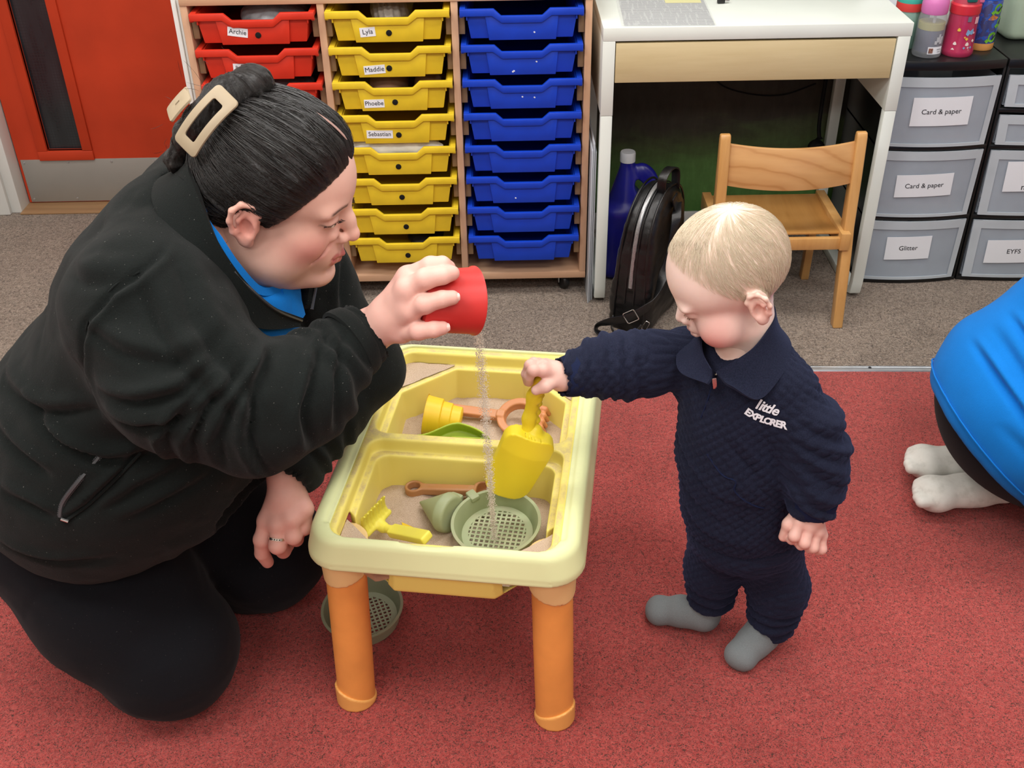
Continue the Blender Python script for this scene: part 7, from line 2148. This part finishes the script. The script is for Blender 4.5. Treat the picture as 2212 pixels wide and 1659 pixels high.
def put_letters(word, size, c, dirv, upv, arc, spacing, shear=0.0, bold=0.0):
    n = len(word); adv = [spacing * (0.55 if ch_ in 'itl' else (1.15 if ch_ in 'MXO' else 1.0)) for ch_ in word]; tot = sum(adv); x = -tot / 2
    for ch_, a_ in zip(word, adv):
        xm = x + a_ / 2; x += a_; tm = text_mesh(ch_, size, 0.0, shear=shear, offset=bold); k = len(lett_V); th = xm * arc * 2
        for v in tm.vertices:
            lx, ly = v.co.x, v.co.y; X = xm + lx * math.cos(th) - ly * math.sin(th); Y = arc * xm * xm + lx * math.sin(th) + ly * math.cos(th)
            P_ = Vector(c) + Vector(dirv) * X + Vector(upv) * Y; P_.y -= 0.08; lett_V.append(on_top(P_, off=0.0021))
        for f in tm.polygons: lett_F.append(tuple(k + i for i in f.vertices))
        bpy.data.meshes.remove(tm)


dv = Vector((0.94, 0.0, -0.22)); uv = Vector((0.14, 0, 0.99))
put_letters('little', 0.021, (0.1335, -1.30, 0.5795), dv, uv, 0.0, 0.0086, 0.35, 0.0005)
put_letters('EXPLORER', 0.0148, (0.1325, -1.30, 0.5595), dv, uv, 5.0, 0.0072, 0.12, 0.0007)
kl = kpart('lettering', mesh_from('lettering', lett_V, lett_F), M_thread, ktop); kl['label'] = 'white embroidered words on the chest'

# ---- trousers
s = SDF((0.03, -1.33, 0.02), (0.32, -1.08, 0.35), 0.0032)
s.ell((0.155, -1.210, 0.262), (0.100, 0.090, 0.070), 0.0)
s.chain([(0.125, -1.190, 0.230), (0.117, -1.184, 0.150), (0.120, -1.180, 0.080)], [0.060, 0.049, 0.043], 0.018)
s.chain([(0.195, -1.215, 0.225), (0.222, -1.224, 0.140), (0.219, -1.230, 0.068)], [0.062, 0.050, 0.043], 0.018)
s.half((0.12, -1.18, 0.058), (-0.25, 0, -1), 0.006)
V, Q = s.mesh_arrays(2)
m_ = (V[:, 0] > 0.165) & (V[:, 2] < 0.08)
N = normals(V, Q); V = quilt(V, N, 0.0030, 0.0165, (V - np.array([0.15, -1.21, 0])) @ TG + 0.5 * ((V - np.array([0.15, -1.21, 0])) @ FW))
D = vnoise(V, 14, 13) * 0.003 + sstep(-V[:, 2], -0.17, -0.08) * np.sin(V[:, 2] * 210 + vnoise(V, 16, 14) * 3) * 0.0034
V = V + N * D[:, None]
kpart('trousers', np_mesh('trousers', V, Q), M_navy)
M_sock = cloth_mat('grey_sock', '747a7c', 0.0, fuzz=0.35, fscale=700, sheen=0.2, var=0.12)
for heel, toe, ank in (((0.108, -1.187, 0.030), (0.030, -1.166, 0.023), (0.120, -1.182, 0.085)), ((0.206, -1.236, 0.030), (0.160, -1.278, 0.023), (0.212, -1.230, 0.085))):
    h_, t_, a_ = np.array(heel), np.array(toe), np.array(ank); mid = (h_ + t_) / 2 + [0, 0, 0.004]
    dirv = (t_ - h_) / np.linalg.norm(t_ - h_); sidev = np.cross(dirv, [0, 0, 1])
    s = SDF(np.minimum(np.minimum(h_, t_), a_) - 0.06, np.maximum(np.maximum(h_, t_), a_) + 0.06, 0.0026)
    s.cone(h_, mid, 0.027, 0.0275, 0.0); s.cone(mid, t_, 0.0275, 0.023, 0.012)
    s.cone(t_ + sidev * 0.008, t_ - sidev * 0.010, 0.0215, 0.019, 0.012)
    s.cone(h_ + [0, 0, 0.006], a_, 0.027, 0.029, 0.02)
    V, Q = s.mesh_arrays(2); N = normals(V, Q); V = V + N * (vnoise(V, 30, 5) * 0.0013)[:, None]
    V[:, 2] = np.where(V[:, 2] < 0.004, 0.001 + (V[:, 2] - 0.004) * 0.02 + 0.0, V[:, 2]); V[:, 2] = np.maximum(V[:, 2], 0.0005)
    kpart('sock', np_mesh('sock', V, Q), M_sock)

# ------------------------------------------------------------------ second adult kneeling at the right
ad = empty('person', (0.95, -0.86, 0), label='kneeling person in bright blue shirt, black leggings and white ankle socks', cat='person')


def apart(name, me, mat, parent=None):
    o = obj(name, me, mat); o.parent = parent if parent is not None else ad
    o.location = -Vector(ad.location) if parent is None else (0, 0, 0); return o


s = SDF((0.52, -1.24, -0.02), (1.42, -0.52, 0.55), 0.006)
s.ell((0.815, -0.88, 0.265), (0.215, 0.225, 0.195), 0.0)
for yy in (-0.985, -0.765):
    s.chain([(0.86, yy + 0.02, 0.22), (1.06, yy, 0.17), (1.24, yy - 0.01, 0.12)], [0.125, 0.12, 0.098], 0.04)
    s.chain([(1.24, yy - 0.01, 0.09), (1.0, yy + 0.03, 0.075), (0.85, -0.815 + (yy + 0.875) * 0.35, 0.055)], [0.088, 0.080, 0.046], 0.03)
V, Q = s.mesh_arrays(3); N = normals(V, Q); V = V + N * (vnoise(V, 10, 4) * 0.003)[:, None]; V[:, 2] = np.maximum(V[:, 2], 0.001)
apart('leggings', np_mesh('leggings', V, Q), M_legg)
AX = np.array([0.66, -0.05, 0.75]); AX /= np.linalg.norm(AX)
s = SDF((0.54, -1.26, 0.08), (1.50, -0.50, 0.90), 0.006)
s.ell((0.815, -0.88, 0.275), (0.228, 0.238, 0.205), 0.0)
s.ell((0.90, -0.885, 0.40), (0.20, 0.215, 0.22), 0.06)
s.ell((1.06, -0.89, 0.60), (0.16, 0.20, 0.20), 0.07)
s.chain([(1.10, -1.06, 0.70), (1.24, -1.11, 0.54), (1.36, -1.0, 0.45)], [0.085, 0.07, 0.055], 0.05); s.chain([(1.10, -0.72, 0.70), (1.25, -0.68, 0.55), (1.36, -0.78, 0.45)], [0.085, 0.07, 0.055], 0.05)
s.half((0.655, -0.9, 0.215), -AX, 0.006)
V, Q = s.mesh_arrays(3); N = normals(V, Q); D = vnoise(V, 8, 6) * 0.005 + vnoise(V * [1.6, 1, 1], 15, 8) * 0.003
nr = sstep(-N[:, 1], -0.2, 0.3)
for pts, dp, w in (([(0.57, 0.50), (0.615, 0.425), (0.675, 0.355), (0.74, 0.30), (0.84, 0.25)], 0.008, 0.009), ([(0.585, 0.525), (0.65, 0.46), (0.685, 0.40), (0.76, 0.33), (0.80, 0.30)], 0.004, 0.012), ([(0.66, 0.58), (0.66, 0.52), (0.69, 0.46), (0.77, 0.395), (0.84, 0.37)], 0.007, 0.008), ([(0.59, 0.52), (0.605, 0.505), (0.62, 0.51)], 0.006, 0.007), ([(0.64, 0.33), (0.70, 0.285), (0.78, 0.25)], 0.003, 0.014), ([(0.71, 0.62), (0.70, 0.55), (0.74, 0.47), (0.80, 0.44)], 0.006, 0.013)):
    D = crease(V, N, D, pts, dp * 1.6, w * 0.8, nr)
V = V + N * D[:, None]; ash = apart('blue_shirt', np_mesh('blue_shirt', V, Q), M_polo)
# hem stitching ridge
hv = V[np.abs((V - np.array([0.655, -0.9, 0.215])) @ AX - 0.026) < 0.0042]; cen = hv.mean(0); e_ = np.cross(AX, [0, 1, 0]); e_ /= np.linalg.norm(e_); g_ = np.cross(AX, e_)
ang = np.arctan2((hv - cen) @ g_, (hv - cen) @ e_); rad_ = np.linalg.norm(hv - cen, axis=1); pts = []
for k in range(96):
    a = -PI + 2 * PI * k / 96; dd = np.abs((ang - a + PI) % (2 * PI) - PI); mk = dd < 0.06
    if mk.sum() > 0: q = rad_[mk].max(); pts.append(cen + (e_ * math.cos(a) + g_ * math.sin(a)) * (q + 0.0002))
P_ = [Vector(p) for p in pts]; rg = []
for i, p in enumerate(P_):
    t_ = (P_[(i + 1) % len(P_)] - P_[i - 1]).normalized(); a_ = t_.cross(Vector(AX)).normalized(); b_ = t_.cross(a_); rg.append([p + a_ * 0.0018 * math.cos(q) + b_ * 0.0018 * math.sin(q) for q in [2 * PI * j / 6 for j in range(6)]])
rg.append(rg[0]); MB().ring_loft(rg, cap=False).build('hem_stitching', M_polo, ash)
# head, neck and bare ankles make the body (mostly outside the picture)
s = SDF((0.66, -1.10, 0.0), (1.62, -0.66, 1.16), 0.009)
s.cone((1.10, -0.89, 0.70), (1.22, -0.89, 0.86), 0.075, 0.06, 0.03); s.ell((1.27, -0.89, 0.95), (0.10, 0.075, 0.115), 0.03, rot=(0, R(20), 0)); s.ell((1.36, -0.89, 0.93), (0.02, 0.014, 0.02), 0.015)
s.cone((1.08, -0.89, 0.66), (0.90, -0.88, 0.40), 0.11, 0.13, 0.05)
s.chain([(1.10, -1.05, 0.68), (1.25, -1.10, 0.54), (1.42, -0.99, 0.42)], [0.05, 0.04, 0.03], 0.03); s.chain([(1.10, -0.73, 0.68), (1.25, -0.69, 0.55), (1.42, -0.80, 0.42)], [0.05, 0.04, 0.03], 0.03)
for y0 in (-0.855, -0.775): s.cone((0.88, y0, 0.055), (0.79, y0, 0.045), 0.040, 0.036, 0.0)
V, Q = s.mesh_arrays(2); apart('body', np_mesh('body', V, Q, np.tile(lin('d9a999'), (len(V), 1))), M_skin)
s = SDF((1.12, -1.0, 0.80), (1.40, -0.78, 1.10), 0.006); s.ell((1.255, -0.89, 0.972), (0.108, 0.086, 0.108), 0, rot=(0, R(20), 0)); s.half((1.31, -0.89, 0.98), (0.85, 0, -0.5), 0.01)
V, Q = s.mesh_arrays(2); N = normals(V, Q); V = V + N * (vnoise(V * [1, 6, 1], 20, 3) * 0.002)[:, None]; apart('hair', np_mesh('hair', V, Q, attrs={'flow': V}), M_hair)
# white socks, soles to the left, toes towards the table
def sock_mat():
    t = NT('white_sock'); v = t.coord(); n = t.noise(v, 30, 4, 0.6); n2 = t.noise(v, 700, 2)
    t.set(col=t.ramp(n, [(0.25, srgb('b9b8b0')), (0.5, srgb('d6d5ce')), (0.75, srgb('dedeD8'))]), rough=0.9, spec=0.1, sheen=0.15); t.bump(n2, 0.25, 0.0015); return t.m


M_ws = sock_mat()
for (hx_, hy, tx, ty, z0) in ((0.785, -0.855, 0.600, -0.868, 0.036), (0.790, -0.775, 0.612, -0.768, 0.044)):
    h_, t_ = np.array([hx_, hy, 0.040]), np.array([tx, ty, z0]); dirv = (t_ - h_); dirv /= np.linalg.norm(dirv); sidev = np.cross([0, 0, 1], dirv)
    s = SDF((0.53, -1.0, -0.02), (0.86, -0.70, 0.14), 0.003)
    fl_ = ((0, 0, 1), 0.78)
    s.cone(h_ + dirv * 0.005, h_ + dirv * 0.08, 0.038, 0.036, 0.0, sq=fl_); s.cone(h_ + dirv * 0.06, t_ - dirv * 0.040, 0.036, 0.040, 0.02, sq=fl_)
    s.cone(t_ - dirv * 0.034 + sidev * 0.015, t_ - dirv * 0.030 - sidev * 0.013, 0.030, 0.028, 0.02, sq=fl_)
    for k in range(5):
        q = t_ + sidev * (0.031 - 0.0150 * k) + dirv * (0.004 - 0.003 * abs(k - 0.6) ** 1.4) + [0, 0, 0.006]; s.cone(q - dirv * 0.025, q, 0.013 - 0.0008 * k, 0.0125 - 0.0010 * k, 0.004)
    V, Q = s.mesh_arrays(2); N = normals(V, Q); V = V + N * (vnoise(V, 26, 5) * 0.0012)[:, None]; V[:, 2] = np.maximum(V[:, 2], 0.001)
    apart('sock', np_mesh('sock', V, Q), M_ws)
